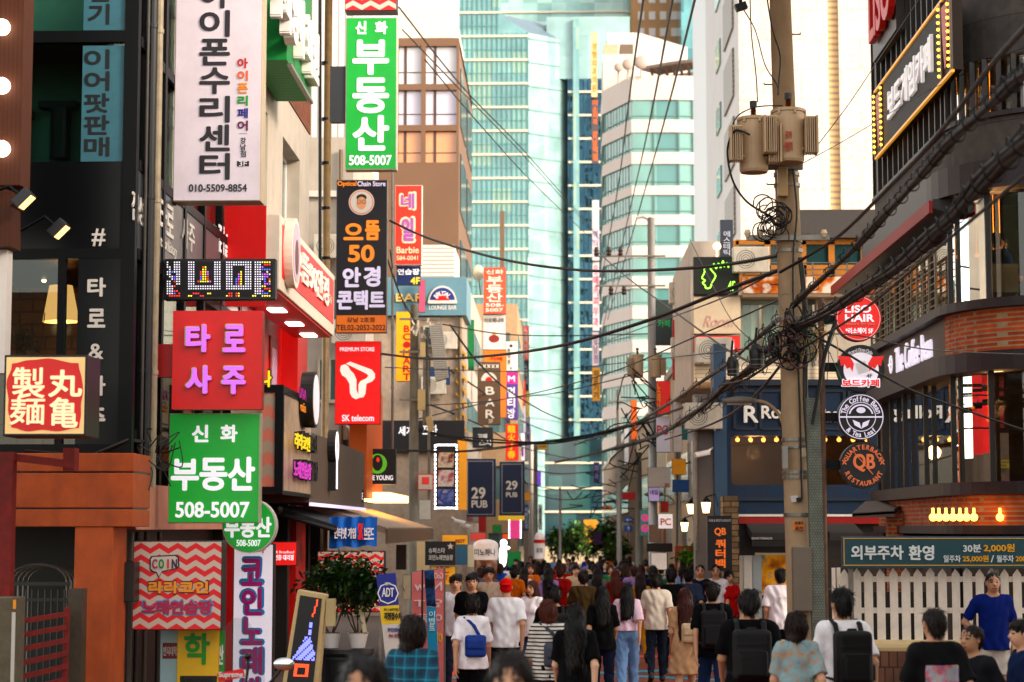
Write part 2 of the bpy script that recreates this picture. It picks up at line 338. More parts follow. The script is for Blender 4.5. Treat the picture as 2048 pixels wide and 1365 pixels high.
# ================================================================ PEOPLE
class SDF:
 def __init__(s,lo,hi,h):
  s.h=h;s.lo=np.array(lo,float);s.n=np.ceil((np.array(hi)-s.lo)/h).astype(int)+1
  s.D=np.full(s.n,9.0,np.float32);s.ax=[(s.lo[i]+h*np.arange(s.n[i])).astype(np.float32)for i in range(3)]
 def blk(s,lo,hi,pad):
  sl=[]
  for i in range(3):
   a=int(max(0,math.floor((lo[i]-pad-s.lo[i])/s.h)));b=int(min(s.n[i],math.ceil((hi[i]+pad-s.lo[i])/s.h)+1));sl.append(slice(a,max(a,b)))
  return tuple(sl),s.ax[0][sl[0]][:,None,None],s.ax[1][sl[1]][None,:,None],s.ax[2][sl[2]][None,None,:]
 def mix(s,sl,d,k,sub=False):
  a=s.D[sl]
  if sub:
   s.D[sl]=np.maximum(a,-d);return
  if k<=0:s.D[sl]=np.minimum(a,d);return
  h=np.clip(.5+.5*(a-d)/k,0,1);s.D[sl]=np.where(a>5,d,a*(1-h)+d*h-k*h*(1-h))
 def cone(s,p,q,r1,r2,k=.02,flat=False,sub=False):
  p,q=np.array(p,float),np.array(q,float);R=max(r1,r2);sl,x,y,z=s.blk(np.minimum(p,q)-R,np.maximum(p,q)+R,k+3*s.h)
  d=q-p;L2=max(1e-9,float(d@d));t0=((x-p[0])*d[0]+(y-p[1])*d[1]+(z-p[2])*d[2])/L2;t=np.clip(t0,0,1)
  e=np.sqrt((x-p[0]-t*d[0])**2+(y-p[1]-t*d[1])**2+(z-p[2]-t*d[2])**2)-(r1+(r2-r1)*t)
  if flat:e=np.maximum(e,(t0-1)*math.sqrt(L2))
  s.mix(sl,e,k,sub)
 def ell(s,c,r,k=.02,sub=False,zmin=None,zmax=None,ymax=None,ymin=None):
  c,r=np.array(c,float),np.array(r,float);sl,x,y,z=s.blk(c-r,c+r,k+3*s.h)
  a,b,w=(x-c[0]),(y-c[1]),(z-c[2]);k0=np.sqrt((a/r[0])**2+(b/r[1])**2+(w/r[2])**2);k1=np.sqrt((a/r[0]**2)**2+(b/r[1]**2)**2+(w/r[2]**2)**2)+1e-6
  e=k0*(k0-1)/k1
  if zmin is not None:e=np.maximum(e,zmin-z)
  if zmax is not None:e=np.maximum(e,z-zmax)
  if ymax is not None:e=np.maximum(e,y-ymax)
  if ymin is not None:e=np.maximum(e,ymin-y)
  s.mix(sl,e,k,sub)
 def rbox(s,c,r,rad,k=.0,sub=False):
  c,r=np.array(c,float),np.array(r,float);sl,x,y,z=s.blk(c-r,c+r,k+3*s.h)
  q=[np.abs(v-c[i])-(r[i]-rad)for i,v in enumerate((x,y,z))]
  e=np.sqrt(sum(np.maximum(a,0)**2 for a in q))+np.minimum(np.maximum(np.maximum(q[0],q[1]),q[2]),0)-rad;s.mix(sl,e,k,sub)
 def folds(s,amp,f=1.0,ph=0):
  x,y,z=s.ax[0][:,None,None],s.ax[1][None,:,None],s.ax[2][None,None,:]
  s.D=s.D+amp*(np.sin(f*(31*z+14*x+5*np.sin(9*x*f+ph)))*np.sin(f*(17*x-11*z+9*y)+ph)+.5*np.sin(f*(47*x+8*z)+2*ph)).astype(np.float32)
 def cut(s,zmin=None,zmax=None):
  z=s.ax[2][None,None,:]
  if zmin is not None:s.D=np.maximum(s.D,zmin-z)
  if zmax is not None:s.D=np.maximum(s.D,z-zmax)
 def mesh(s,name):
  D=np.pad(s.D,1,constant_values=9.0);lo=s.lo-s.h;I=D<0;nx,ny,nz=D.shape
  cnt=np.zeros((nx-1,ny-1,nz-1),np.int8)
  for a in(0,1):
   for b in(0,1):
    for c in(0,1):cnt+=I[a:nx-1+a,b:ny-1+b,c:nz-1+c]
  act=(cnt>0)&(cnt<8);ix,iy,iz=np.nonzero(act);N=len(ix);idx=np.full(act.shape,-1,np.int64);idx[ix,iy,iz]=np.arange(N)
  acc=np.zeros((N,3));w=np.zeros(N);cs=[(0,0,0),(1,0,0),(0,1,0),(1,1,0),(0,0,1),(1,0,1),(0,1,1),(1,1,1)]
  val=[D[ix+a,iy+b,iz+c]for a,b,c in cs]
  for i in range(8):
   for bit in(1,2,4):
    j=i|bit
    if j==i:continue
    m=(val[i]<0)!=(val[j]<0);t=np.where(m,val[i]/np.where(m,val[i]-val[j],1),0)
    P=np.array(cs[i],float)[None]+t[:,None]*(np.array(cs[j])-np.array(cs[i]))[None]
    acc+=P*m[:,None];w+=m
  V=(np.stack([ix,iy,iz],1)+acc/w[:,None])*s.h+lo
  F=[]
  for axn,(du,dv)in enumerate((((0,1,0),(0,0,1)),((0,0,1),(1,0,0)),((1,0,0),(0,1,0)))):
   e=[0,0,0];e[axn]=1
   A=I[:nx-e[0],:ny-e[1],:nz-e[2]];B=I[e[0]:,e[1]:,e[2]:];ch=A!=B;p=np.nonzero(ch);fl=A[p]
   p=np.stack(p,1);q=[]
   for(u,v)in((1,1),(0,1),(0,0),(1,0)):
    c=p-np.array(du)*u-np.array(dv)*v;q.append(idx[c[:,0].clip(0),c[:,1].clip(0),c[:,2].clip(0)])
   q=np.stack(q,1);q[~fl]=q[~fl][:,::-1];F.append(q[(q>=0).all(1)])
  F=np.concatenate(F)
  me=bpy.data.meshes.new(name);me.vertices.add(len(V));me.vertices.foreach_set('co',V.ravel());me.loops.add(F.size);me.loops.foreach_set('vertex_index',F.ravel().astype(np.int32))
  me.polygons.add(len(F));me.polygons.foreach_set('loop_start',np.arange(0,F.size,4,dtype=np.int32));me.polygons.foreach_set('loop_total',np.full(len(F),4,np.int32))
  me.polygons.foreach_set('use_smooth',[True]*len(F));me.update(calc_edges=True);me.validate();me.update()
  return me,V,F
# ---- skeleton (height 1.70 m, looking along +Y)
def skel(pose,fem):
 sw,hw=(.140,.088)if fem else(.166,.088);J={}
 for s,n in((-1,'L'),(1,'R')):
  J['sh'+n]=(s*sw,-.01,1.395);J['el'+n]=(s*(sw+.045),-.035,1.115);J['wr'+n]=(s*(sw+.04),.025,.88)
  J['hp'+n]=(s*hw,0,.90);J['kn'+n]=(s*.092,.02,.49);J['an'+n]=(s*.098,-.03,.085);J['to'+n]=(s*.118,.135,.03)
 def walk(a,b,k):
  J['kn'+a]=(J['kn'+a][0],.15*k,.515);J['an'+a]=(J['an'+a][0],.22*k,.10);J['to'+a]=(J['to'+a][0],.37*k+.01,.06)
  J['kn'+b]=(J['kn'+b][0],-.05*k,.49);J['an'+b]=(J['an'+b][0],-.31*k,.16);J['to'+b]=(J['to'+b][0],-.20*k,.035)
  J['el'+b]=(J['el'+b][0],.05,1.125);J['wr'+b]=(J['wr'+b][0]*.95,.22,.955);J['el'+a]=(J['el'+a][0],-.14,1.13);J['wr'+a]=(J['wr'+a][0]+.0,-.16,.895)
 if pose=='walk_r':walk('R','L',1)
 if pose=='walk_l':walk('L','R',1)
 if pose=='amble':walk('R','L',.55)
 if pose=='phone':walk('L','R',.5);J['elR']=(sw+.03,.03,1.12);J['wrR']=(sw-.06,.27,1.20)
 if pose=='strap':walk('R','L',.5);J['elL']=(-sw-.06,.02,1.13);J['wrL']=(-sw+.06,.19,1.27)
 if pose=='sit':
  for s,n in((-1,'L'),(1,'R')):J['kn'+n]=(s*.1,.42,.93);J['an'+n]=(s*.1,.40,.50);J['to'+n]=(s*.11,.55,.45);J['el'+n]=(s*(sw+.04),.05,1.13);J['wr'+n]=(s*.12,.28,1.05)
 if pose=='hips':
  J['elR']=(sw+.15,-.05,1.15);J['wrR']=(sw-.0,.03,1.0)
 return J
PSP={}
def hand(S,el,wr,s):
 el,wr=np.array(el),np.array(wr);d=wr-el;d/=np.linalg.norm(d);f=np.array((0,1,0))-d*d[1]
 if np.linalg.norm(f)<.3:f=np.array((0,0,1))-d*d[2]
 f/=np.linalg.norm(f);med=np.array((-s,0,0));med=med-d*(med@d);med=med-f*(med@f);med/=np.linalg.norm(med)
 for o in(-.024,-.008,.008,.024):S.cone(wr+f*o*.55,wr+d*.082+f*o,.016,.0125,.012)
 for o,L,c in((-.031,.058,.9),(-.010,.072,.75),(.011,.076,.65),(.032,.068,.5)):
  b=wr+d*.088+f*o;m=b+d*L*.52+med*L*.16*c;e=m+d*L*.38+med*L*.40*c;S.cone(wr+d*.07+f*o*.9,b,.012,.0098,.006);S.cone(b,m,.0095,.0088,.003);S.cone(m,e,.0088,.0072,.003)
 b=wr+d*.022+f*.018;m=b+d*.034+f*.03+med*.012;e=m+d*.033+f*.008+med*.014;S.cone(b,m,.0135,.011,.01);S.cone(m,e,.0105,.0085,.004)
def limb(S,J,n,off,k=.02,arm=1.0,leg=1.0,which='al',flat=False,flare=0):
 def lp(a,b,t):return tuple(np.array(a)+(np.array(b)-np.array(a))*t)
 if 'a' in which:
  a,b,c=J['sh'+n],J['el'+n],J['wr'+n]
  t=min(1,arm*2);S.cone(a,lp(a,b,t),.047+off,.047+off-.011*t+flare,k,flat and arm<=.5)
  if arm>.5:S.cone(b,lp(b,c,arm*2-1),.036+off,.036+off-.012*(arm*2-1)+flare,k,flat)
 if 'l' in which:
  a,b,c=J['hp'+n],J['kn'+n],J['an'+n]
  t=min(1,leg*2);S.cone(a,lp(a,b,t),.084+off,.084+off-.032*t+flare,k,flat and leg<=.5)
  if leg>.5:
   t=leg*2-1;S.cone(b,lp(b,c,t),.051+off,.051+off-.015*t+flare,k,flat)
   S.ell(lp(b,c,.3)-np.array((0,.014,0)),(.044+off,.044+off,.115),.03)
def torso(S,fem,o=0,k=.05):
 w=-.008 if not fem else-.026
 S.ell((0,0,1.27),(.158+w+o,.112+o,.175+o),k);S.ell((0,.005,1.09),(.140+w+o,.100+o,.17+o),k);S.ell((0,-.012,.945),(.160+o+(.006 if fem else 0),.118+o,.13+o),k)
 if fem:S.ell((.06,.085,1.255),(.06+o,.05+o,.06+o),.04);S.ell((-.06,.085,1.255),(.06+o,.05+o,.06+o),.04)
 sw=.115 if fem else .140
 S.cone((-sw,-.012,1.385),(sw,-.012,1.385),.050+o,.050+o,k);S.cone((-.055,-.02,1.43),(.055,-.02,1.43),.045+o*.7,.045+o*.7,k)
def body_mesh(pose,fem):
 key=('body',pose,fem)
 if key in PSP:return PSP[key]
 J=skel(pose,fem);S=SDF((-.48,-.42,-.01),(.48,.5,1.75),.0085);torso(S,fem)
 for n,s in(('L',-1),('R',1)):
  limb(S,J,n,0);S.cone(J['an'+n],J['to'+n],.04,.032,.02);hand(S,J['el'+n],J['wr'+n],s)
 r=.047 if fem else .055
 S.cone((0,-.015,1.40),(0,.008,1.53),r+.004,r,.035)
 S.ell((0,.012,1.606),(.074,.094,.098),.02);S.ell((0,.045,1.553),(.054,.062,.062),.03);S.cone((0,.085,1.615),(0,.116,1.578),.010,.0155,.014);S.ell((0,.096,1.537),(.024,.012,.009),.008)
 for s in(-1,1):
  S.ell((s*.076,.008,1.592),(.010,.020,.031),.006);S.ell((s*.031,.112,1.606),(.018,.012,.010),sub=True,k=0);S.ell((s*.031,.090,1.605),(.016,.013,.012),.002)
 me,V,F=S.mesh('person');c=V[F].mean(1);mi=np.zeros(len(F),np.int32);fr=c[:,1]>.07;ax=np.abs(c[:,0])
 mi[fr&(((ax-.031)/.017)**2+((c[:,2]-1.605)/.009)**2<1)]=1
 mi[fr&(ax>.013)&(ax<.05)&(np.abs(c[:,2]-1.629+.12*(ax-.03)**1)<.0055)]=1
 mi[fr&(ax<.024)&(np.abs(c[:,2]-1.537)<.008)]=2
 me.materials.append(None);me.materials.append(C('1a1210',rough=.3));me.materials.append(C('a0524a'));me.polygons.foreach_set('material_index',mi)
 PSP[key]=me;return me
def top_mesh(kind,pose,fem):
 key=('top',kind,pose,fem)
 if key in PSP:return PSP[key]
 J=skel(pose,fem);S=SDF((-.5,-.42,.40),(.5,.5,1.5),.0105);loose=.026 if not fem else .020
 if kind=='dress':loose=.02
 torso(S,fem,loose,.06);arm={'tee':.42,'long':.93,'dress':.36,'polo':.42,'blouse':.5,'half':.62}[kind]
 for n in 'LR':limb(S,J,n,.016 if kind!='blouse' else .024,.03,arm=arm,which='a',flat=True,flare=.012 if arm<.7 else .004)
 if kind=='dress':S.cone((0,-.005,1.0),(0,0,.56),.165,.235,.06,flat=True)
 else:S.cone((0,0,1.10),(0,-.004,.83),.135+loose*.5,.172+loose*.5,.05,flat=True)
 S.folds(.0062,1.0,1.3 if fem else .4);x_,z_=S.ax[0][:,None,None],S.ax[2][None,None,:];S.D=S.D+(.008*np.clip((1.2-z_)/.35,0,1)*np.sin(52*x_+3*np.sin(11*z_)+(2 if fem else 0))).astype(np.float32)
 S.cut(zmin=.57 if kind=='dress' else .985 if kind=='blouse' else .845,zmax=1.470);S.ell((0,.03,1.49),(.082,.085,.062),sub=True)
 if kind=='polo':S.cone((-.05,-.045,1.44),(.05,-.045,1.44),.028,.028,.01)
 PSP[key]=S.mesh('top')[0];return PSP[key]
def bottom_mesh(kind,pose,fem):
 key=('bot',kind,pose,fem)
 if key in PSP:return PSP[key]
 J=skel(pose,fem);S=SDF((-.4,-.42,.02),(.4,.5,1.10),.0105);o={'jeans':.014,'wide':.026,'shorts':.022,'skirt':.02}[kind]
 S.ell((0,-.012,.945),(.166+.006,.124,.15),.05)
 if kind=='skirt':S.cone((0,-.005,1.0),(0,0,.60),.15,.215,.05,flat=True);S.folds(.006,1.2)
 else:
  for n in 'LR':limb(S,J,n,o,.035,leg=.98 if kind in('jeans','wide')else .40 if not fem else .30,which='l',flat=True,flare=.0 if kind=='jeans' else .018)
  S.folds(.0055,1.3,2)
 S.cut(zmin=.05,zmax=1.04);PSP[key]=S.mesh('bottom')[0];return PSP[key]
def hair_mesh(kind,seed=0):
 key=('hair',kind,seed)
 if key in PSP:return PSP[key]
 S=SDF((-.2,-.22,1.0),(.2,.2,1.76),.0085);rg=random.Random(seed*7+len(kind));j=lambda a:rg.uniform(-a,a)
 if kind=='cap':
  S.ell((0,.004,1.632),(.086,.106,.080),zmin=1.622,k=0);S.ell((0,-.10,1.628),(.06,.085,.013),.02);S.ell((0,-.012,1.588),(.078,.088,.07),.01,ymax=.02)
  S.ell((0,.115,1.54),(.065,.075,.075),sub=True)
 else:
  if kind in('short','crop'):
   o=-.004 if kind=='crop' else .004
   S.ell((j(.006),-.004,1.634),(.081+o,.102+o,.080+o),.02);S.ell((j(.006),-.040,1.585),(.070,.064+o,.078),.025);S.ell((0,-.05,1.535),(.046,.040,.035),.02)
   if kind=='short':S.ell((j(.03),.05,1.67+j(.01)),(.06,.05,.035),.02);S.ell((j(.04),-.03,1.70),(.05,.06,.025),.02)
  else:S.ell((0,-.004,1.624),(.086,.107,.094),.02)
  if kind=='bob':S.ell((0,-.015,1.565),(.098,.092,.125),.04);S.ell((j(.05),-.04,1.48),(.07,.06,.05),.03);S.cut(zmin=1.452+j(.015))
  if kind in('long','longer'):
   e=0 if kind=='long' else-.08
   S.ell((0,-.02,1.545),(.094,.084,.12),.04);S.cone((0,-.075,1.48),(j(.02),-.125,1.20+e+j(.03)),.088,.062,.06)
   for q in range(5):S.cone((-.06+.03*q,-.09,1.45),(-.075+.0375*q+j(.02),-.125+j(.02),1.16+e+j(.06)),.05,.018,.025)
  if kind=='tail':S.ell((0,-.02,1.575),(.08,.082,.075),.03);S.ell((0,-.118,1.655),(.03,.035,.035),.015);S.cone((0,-.13,1.64),(j(.03),-.14,1.42),.036,.015,.02)
  S.ell((0,.135,1.545),(.066,.085,.090),sub=True);S.ell((0,.13,1.60 if kind in('short','crop')else 1.612),(.058,.065,.036 if kind in('short','crop')else .054),sub=True)
  x,z=S.ax[0][:,None,None],S.ax[2][None,None,:];y=S.ax[1][None,:,None];an=np.arctan2(x,y+.02);f=seed*1.7
  am=.0055 if kind=='short' else .004
  S.D=S.D+(am*np.sin(17*an+3*np.sin(23*z+f)+f)*(.6+.4*np.sin(40*z+f))+.003*np.sin(41*an+26*z+f)+(.005*np.sin(70*x+f)*np.sin(62*y+31*z)if kind=='short' else 0)).astype(np.float32)
 me,V,F=S.mesh('hair')
 if kind!='cap':
  N=np.array([v.normal[:]for v in me.vertices]);nb={'short':700,'crop':500}.get(kind,1100);vs=V.tolist();fs=F.tolist()
  for _ in range(nb):
   i=rg.randrange(len(V));p=Vector(V[i]);n_=Vector(N[i])
   if p.y>.045 and p.z<1.635:continue
   top_=p.z>1.67;d=Vector((rg.gauss(0,.32),rg.gauss(0,.32)-(.4 if top_ else 0),-1 if not top_ else-.2));d=(d-n_*d.dot(n_)).normalized();u=d.cross(n_).normalized()*rg.uniform(.002,.0045);L=rg.uniform(.035,.075)*(1.3 if kind in('long','longer')else 1);o=n_*rg.uniform(.002,.006)
   k=len(vs);vs+=[tuple(p-u+n_*.001),tuple(p+u+n_*.001),tuple(p+d*L*.6+u*.8+o),tuple(p+d*L*.6-u*.8+o),tuple(p+d*L+n_*.002)];fs+=[[k,k+1,k+2,k+3],[k+3,k+2,k+4]]
  bpy.data.meshes.remove(me);me=bpy.data.meshes.new('hair');me.from_pydata(vs,[],fs);me.polygons.foreach_set('use_smooth',[True]*len(fs));me.update()
 PSP[key]=me;return me
def shoe_mesh(pose,fem,n):
 key=('shoe',pose,fem,n)
 if key in PSP:return PSP[key]
 J=skel(pose,fem);S=SDF((-.3,-.45,-.02),(.3,.55,.26),.009)
 a,t=np.array(J['an'+n]),np.array(J['to'+n]);S.cone(a-np.array((0,.02,.04)),t,.043,.038,.02);S.cone(a,a-np.array((0,0,.03)),.046,.045,.02)
 S.cut(zmin=-.005);PSP[key]=S.mesh('shoe')[0];return PSP[key]
def pack_mesh(kind):
 key=('pack',kind)
 if key in PSP:return PSP[key]
 S=SDF((-.25,-.36,.8),(.25,.2,1.52),.009)
 if kind=='pack':
  S.rbox((0,-.215,1.17),(.15,.075,.22),.04);S.rbox((0,-.295,1.10),(.115,.03,.11),.025,k=.012);S.cone((-.03,-.2,1.40),(.03,-.2,1.40),.012,.012,.01);S.cone((-.1,-.318,1.205),(.1,-.318,1.205),.009,.009,.004);S.cone((-.12,-.285,1.27),(.12,-.285,1.27),.008,.008,.004);S.cone((-.145,-.25,1.0),(-.145,-.25,1.33),.01,.01,.006);S.cone((.145,-.25,1.0),(.145,-.25,1.33),.01,.01,.006);S.rbox((.155,-.2,1.06),(.03,.05,.07),.02,k=.01);S.cone((-.09,-.31,1.2),(-.085,-.325,1.15),.006,.006,.004)
  strap=[(-1,1),(1,1)]
 else:
  S.rbox((.06,-.20,1.12),(.125,.06,.13),.04);S.rbox((.06,-.255,1.15),(.10,.02,.06),.018,k=.01);strap=[(-1,0)]
 for s,both in strap:
  x=s*.105;pts=[(x,-.16,1.36),(x,-.11,1.44),(x,-.03,1.468),(x*1.05,.07,1.43),(x*1.2,.135,1.30),(x*1.5,.12,1.12),(x*1.5,.0,1.02),(x*1.2,-.16,1.0)]
  if not both:pts=[(.12,-.15,1.2),(.03,-.14,1.36),(-.08,-.07,1.45),(-.1,.03,1.45),(-.06,.14,1.3)]
  for a,b in zip(pts,pts[1:]):
   for d in((-.012,0,0),(0,0,0),(.012,0,0)):S.cone(np.array(a)+d,np.array(b)+d,.011,.011,.006)
 PSP[key]=S.mesh('bag')[0];return PSP[key]
def use(me,name,m,parent):
 o=bpy.data.objects.new(name,me);COL.objects.link(o)
 if not len(me.materials):me.materials.append(m)
 o.material_slots[0].link='OBJECT';o.material_slots[0].material=m
 if parent:o.parent=parent
 return o
def fabric(h,**k):return mat('cloth_'+h,hexc(h),rough=.9,noise=.16,scale=9,spec=.12,bump=.25,**k)
def skinm(i):return mat(f'skin_{i}',[hexr('d09a78'),hexr('c08a68'),hexr('dcae8e')][i%3],rough=.5,noise=.06,scale=7,spec=.4)
def hairm(h):
 nm='hair_'+h
 if nm in MATS:return MATS[nm]
 m=stripes(nm,hexc(h),tuple(x*1.9+.0015 for x in hexc(h)),.011,0,.55,.5,zig=(.025,.19,2),soft=.35);m.node_tree.nodes['Principled BSDF'].inputs['Specular IOR Level'].default_value=.22;return m
def printed(nm,base,cols,x=.13,z0=1.02,z1=1.30):
 m=spots(nm,cols,7);t=m.node_tree;n=t.nodes;L=t.links;b=n['Principled BSDF'];src=b.inputs['Base Color'].links[0].from_socket;tc=n.new('ShaderNodeTexCoord');sp=n.new('ShaderNodeSeparateXYZ');L.new(tc.outputs['Object'],sp.inputs[0]);k=None
 for ax,v,op in((0,x,'LESS_THAN'),(0,-x,'GREATER_THAN'),(2,z1,'LESS_THAN'),(2,z0,'GREATER_THAN'),(1,-.03,'LESS_THAN')):
  c=n.new('ShaderNodeMath');c.operation=op;c.inputs[1].default_value=v;L.new(sp.outputs[ax],c.inputs[0])
  if k:q=n.new('ShaderNodeMath');q.operation='MULTIPLY';L.new(k,q.inputs[0]);L.new(c.outputs[0],q.inputs[1]);k=q.outputs[0]
  else:k=c.outputs[0]
 mx=n.new('ShaderNodeMix');mx.data_type='RGBA';L.new(k,mx.inputs[0]);mx.inputs[6].default_value=(*hexc(base),1);L.new(src,mx.inputs[7]);L.new(mx.outputs[2],b.inputs['Base Color']);return m
def person(px,ytop,Y,label,pose='amble',fem=False,top=('tee','f4f0f0'),bot=('jeans','2b3446'),hair=('short','120d0b'),rot=0,skin=0,shoe='2a2624',bag=None,h=None,group='people walking in the street',wide=1.0):
 g=gz(Y);T=at(px,ytop,Y);hh=h or max(1.45,min(1.86,T.z-g));k=hh/1.715;z0=T.z-hh if h else g
 b=use(body_mesh(pose,fem),'person',skinm(skin),None);loc=Vector((T.x,Y,z0));b.location=loc;b.rotation_euler=(0,0,math.radians(rot));b.scale=(k*wide,k*wide,k)
 props(b,label,'person',group)
 tm=top[1]if not isinstance(top[1],str)else fabric(top[1]);use(top_mesh(top[0],pose,fem),'dress' if top[0]=='dress' else{'polo':'polo_shirt','blouse':'blouse','long':'long_sleeved_shirt'}.get(top[0],'t_shirt'),tm,b)
 if bot:
  bm=bot[1]if not isinstance(bot[1],str)else fabric(bot[1]);use(bottom_mesh(bot[0],pose,fem),{'jeans':'trousers','wide':'trousers','shorts':'shorts','skirt':'skirt'}[bot[0]],bm,b)
 if hair:use(hair_mesh(hair[0],sum(map(ord,label))%4),'cap' if hair[0]=='cap' else 'hair',hairm(hair[1])if hair[0]!='cap' else fabric(hair[1]),b)
 for n in 'LR':use(shoe_mesh(pose,fem,n),'shoe',C(shoe,rough=.6),b)
 if bag:
  kind,colr,lab=bag;p=use(pack_mesh(kind),'backpack' if kind=='pack' else 'shoulder_bag',mat('bag_'+colr,hexc(colr),rough=.6,noise=.3,scale=12,spec=.25,bump=.2),None)
  p.location=loc;p.rotation_euler=b.rotation_euler;p.scale=b.scale;props(p,lab,'bag','bags carried by the people')
 return b
# ================================================================ GROUND (the street falls gently away from the camera)
asphalt=mat('asphalt',hexc('6a5a52'),rough=.85,noise=.3,scale=9,bump=.15,grime=.3)
mb=MB();ys=[-25,-5,12,40,90,160,260,420]
for y0,y1 in zip(ys,ys[1:]):mb.add([(-140,y0,gz(y0)),(140,y0,gz(y0)),(140,y1,gz(y1)),(-140,y1,gz(y1))],[(0,1,2,3)])
mb.build('street',asphalt,kind='structure',origin=(0,0,0))
def strip(name,m,pts,dz=.004):
 b=MB();b.add([(x,y,gz(y)+dz)for x,y in pts],[tuple(range(len(pts)))]);return b.build(name,m,kind='structure')
strip('paving',brick('paver',hexc('7d4a38'),hexc('8d5a44'),hexc('50382e'),.2,.2,msize=.008),[(-3.1,-20),(3.0,-20),(3.0,12),(-3.1,12)])
b=MB()
for y0,y1 in((12,40),(40,200)):b.add([(-3.1,y0,gz(y0)+.004),(3,y0,gz(y0)+.004),(3,y1,gz(y1)+.004),(-3.1,y1,gz(y1)+.004)],[(0,1,2,3)])
b.build('paving',mat('paving_red',hexc('8a4a34'),rough=.8,noise=.25,scale=3,grime=.3),kind='structure')
def gline(px0,py0,px1,py1,w,m,name='road_marking'):
 def g(px,py):
  d=ray(px,py);t=(-CAM.z+.13+(-.13))/d.z
  for _ in range(6):p=CAM+d*t;t=(gz(p.y)-CAM.z)/d.z
  return CAM+d*t
 p,q=g(px0,py0),g(px1,py1);d=(q-p);n=Vector((-d.y,d.x,0)).normalized()*w/2
 return strip(name,m,[(p.x-n.x,p.y-n.y),(q.x-n.x,q.y-n.y),(q.x+n.x,q.y+n.y),(p.x+n.x,p.y+n.y)],.009)
cy=C('4aa6c4',rough=.7,noise=.3);orr=C('e0661e',rough=.7,noise=.3)
gline(1150,1349,1480,1337,.5,cy);gline(1235,1352,1500,1364,.4,cy);gline(880,1364,925,1300,.35,orr);gline(1040,1312,1560,1316,.6,orr);gline(880,1359,1010,1350,.35,cy)
# ================================================================ LEFT SIDE
FX=-4.7
blk=C('0d0e11',rough=.45,noise=.25,spec=.15);blk2=C('121418',rough=.4,noise=.2,spec=.2);orange_w=mat('orange_wall',hexr('b04a12'),rough=.65,noise=.28,scale=3,grime=.65,bump=.2)
wht=C('f0ecec');offw=C('d8d2cc');redp=C('d41a14',rough=.35);cream=C('ead8b8');grn=lit('0ca430',.3);steel=mat('steel',hexc('8a8680'),rough=.4,metal=.6,noise=.3,grime=.3)
Y1=22.0;P1=Plane('y',Y1);Z=lambda py,Y=Y1:at(1000,py,Y).z;X=lambda px,Y=Y1:at(px,700,Y).x
bd=thing('glazed_building','black framed glass building at the left with a lettered corner strip','building',(-6.5,Y1+3,0))
x0,x1=-9.0,FX;xl=X(46)
fr=MB();z_top=12.5
fr.box(X(238),FX+.0,Y1,Y1+.14,Z(905),z_top)
for py0,py1 in((57,80),(495,515),(888,905)):fr.box(x0,X(238),Y1+.005,Y1+.12,Z(py1),Z(py0))
fr.box(X(112),X(127),Y1+.008,Y1+.11,Z(888),Z(515));fr.box(X(235),X(238),Y1-.01,Y1+.1,Z(495),Z(320))
fr.build('frame',blk,bd)
w=MB();w.box(x0,X(237),Y1+.03,Y1+.1,Z(495),Z(320));w.build('spandrel_panel',C('0e1013',rough=.25,spec=.2),bd)
w=MB();w.box(X(153),X(237.5),Y1+.012,Y1+.07,Z(888),Z(515));w.build('letter_panel',C('12161a',rough=.3,spec=.2),bd)
g1=glass('shop_glass',(.6,.66,.64),.05);gt=glass('teal_glass',(.5,.68,.64),.15)
for a,c,m in((-60,57,gt),(80,320,gt)):
 w=MB();w.box(x0,X(237),Y1+.05,Y1+.06,Z(c),Z(a));w.build('window',m,bd)
w=MB();w.box(x0,X(112),Y1+.05,Y1+.06,Z(888),Z(515));w.build('window',g1,bd)
w=MB();w.box(X(127),X(153),Y1+.05,Y1+.06,Z(888),Z(515));w.build('window',g1,bd)
tealp=mat('teal_film',hexr('2f6472'),rough=.5,noise=.2,scale=3)
for a,c,s in((-150,55,['기']),(86,319,'이어팟판매')):
 w=MB();w.box(X(152),X(236),Y1+.034,Y1+.044,Z(c),Z(a));pa=w.build('window_poster',tealp,bd)
 if len(s)>1:letters(pa,Plane('y',Y1+.033),[('|'+s,(168,97,219,316),C('13191c'),dict(bold=.055,depth=.003,gap=.1))])
 else:letters(pa,Plane('y',Y1+.033),[('기',(176,8,219,50),C('13191c'),dict(bold=.055,depth=.003)),('연',(176,-40,219,4),C('13191c'),dict(bold=.055,depth=.003))])
letters(bd,Plane('y',Y1+.012),[('#',(184,458,211,493),offw),('타',(175,556,212,594),offw,dict(bold=.06)),('로',(175,618,211,656),offw,dict(bold=.06)),('&',(178,688,207,719),offw),('사',(176,752,211,792),offw,dict(bold=.06)),('주',(176,816,211,858),offw,dict(bold=.06))])
ins=MB();ins.box(x0,FX-.3,Y1+.3,Y1+7,Z(905)-.1,Z(905));ins.box(x0,FX-.3,Y1+.15,Y1+7,Z(500),Z(480));ins.box(x0,FX-.3,Y1+.15,Y1+7,Z(70),Z(55));ins.box(x0,FX,Y1+.2,Y1+7,z_top-.2,z_top)
ins.build('floor_slab',C('2c2825'),bd)
w=MB();w.box(x0,FX-.2,Y1+3.2,Y1+3.4,Z(905),Z(500));w.build('back_wall',brick('inner_brick',hexc('9a6a3c'),hexc('8a5c34'),hexc('6a4526'),.34,.16,msize=.014),bd)
w=MB();w.box(x0,FX-.2,Y1+1.3,Y1+1.5,Z(480),Z(70));w.build('back_wall',C('8aa498'),bd)
w=MB();w.box(x0,FX-.2,Y1+1.2,Y1+1.4,Z(55),z_top);w.build('back_wall',C('7fa694'),bd)
sd=MB()
ye=29.6;zz=[Z(965),Z(905)+.2,Z(500),Z(320),Z(70),z_top]
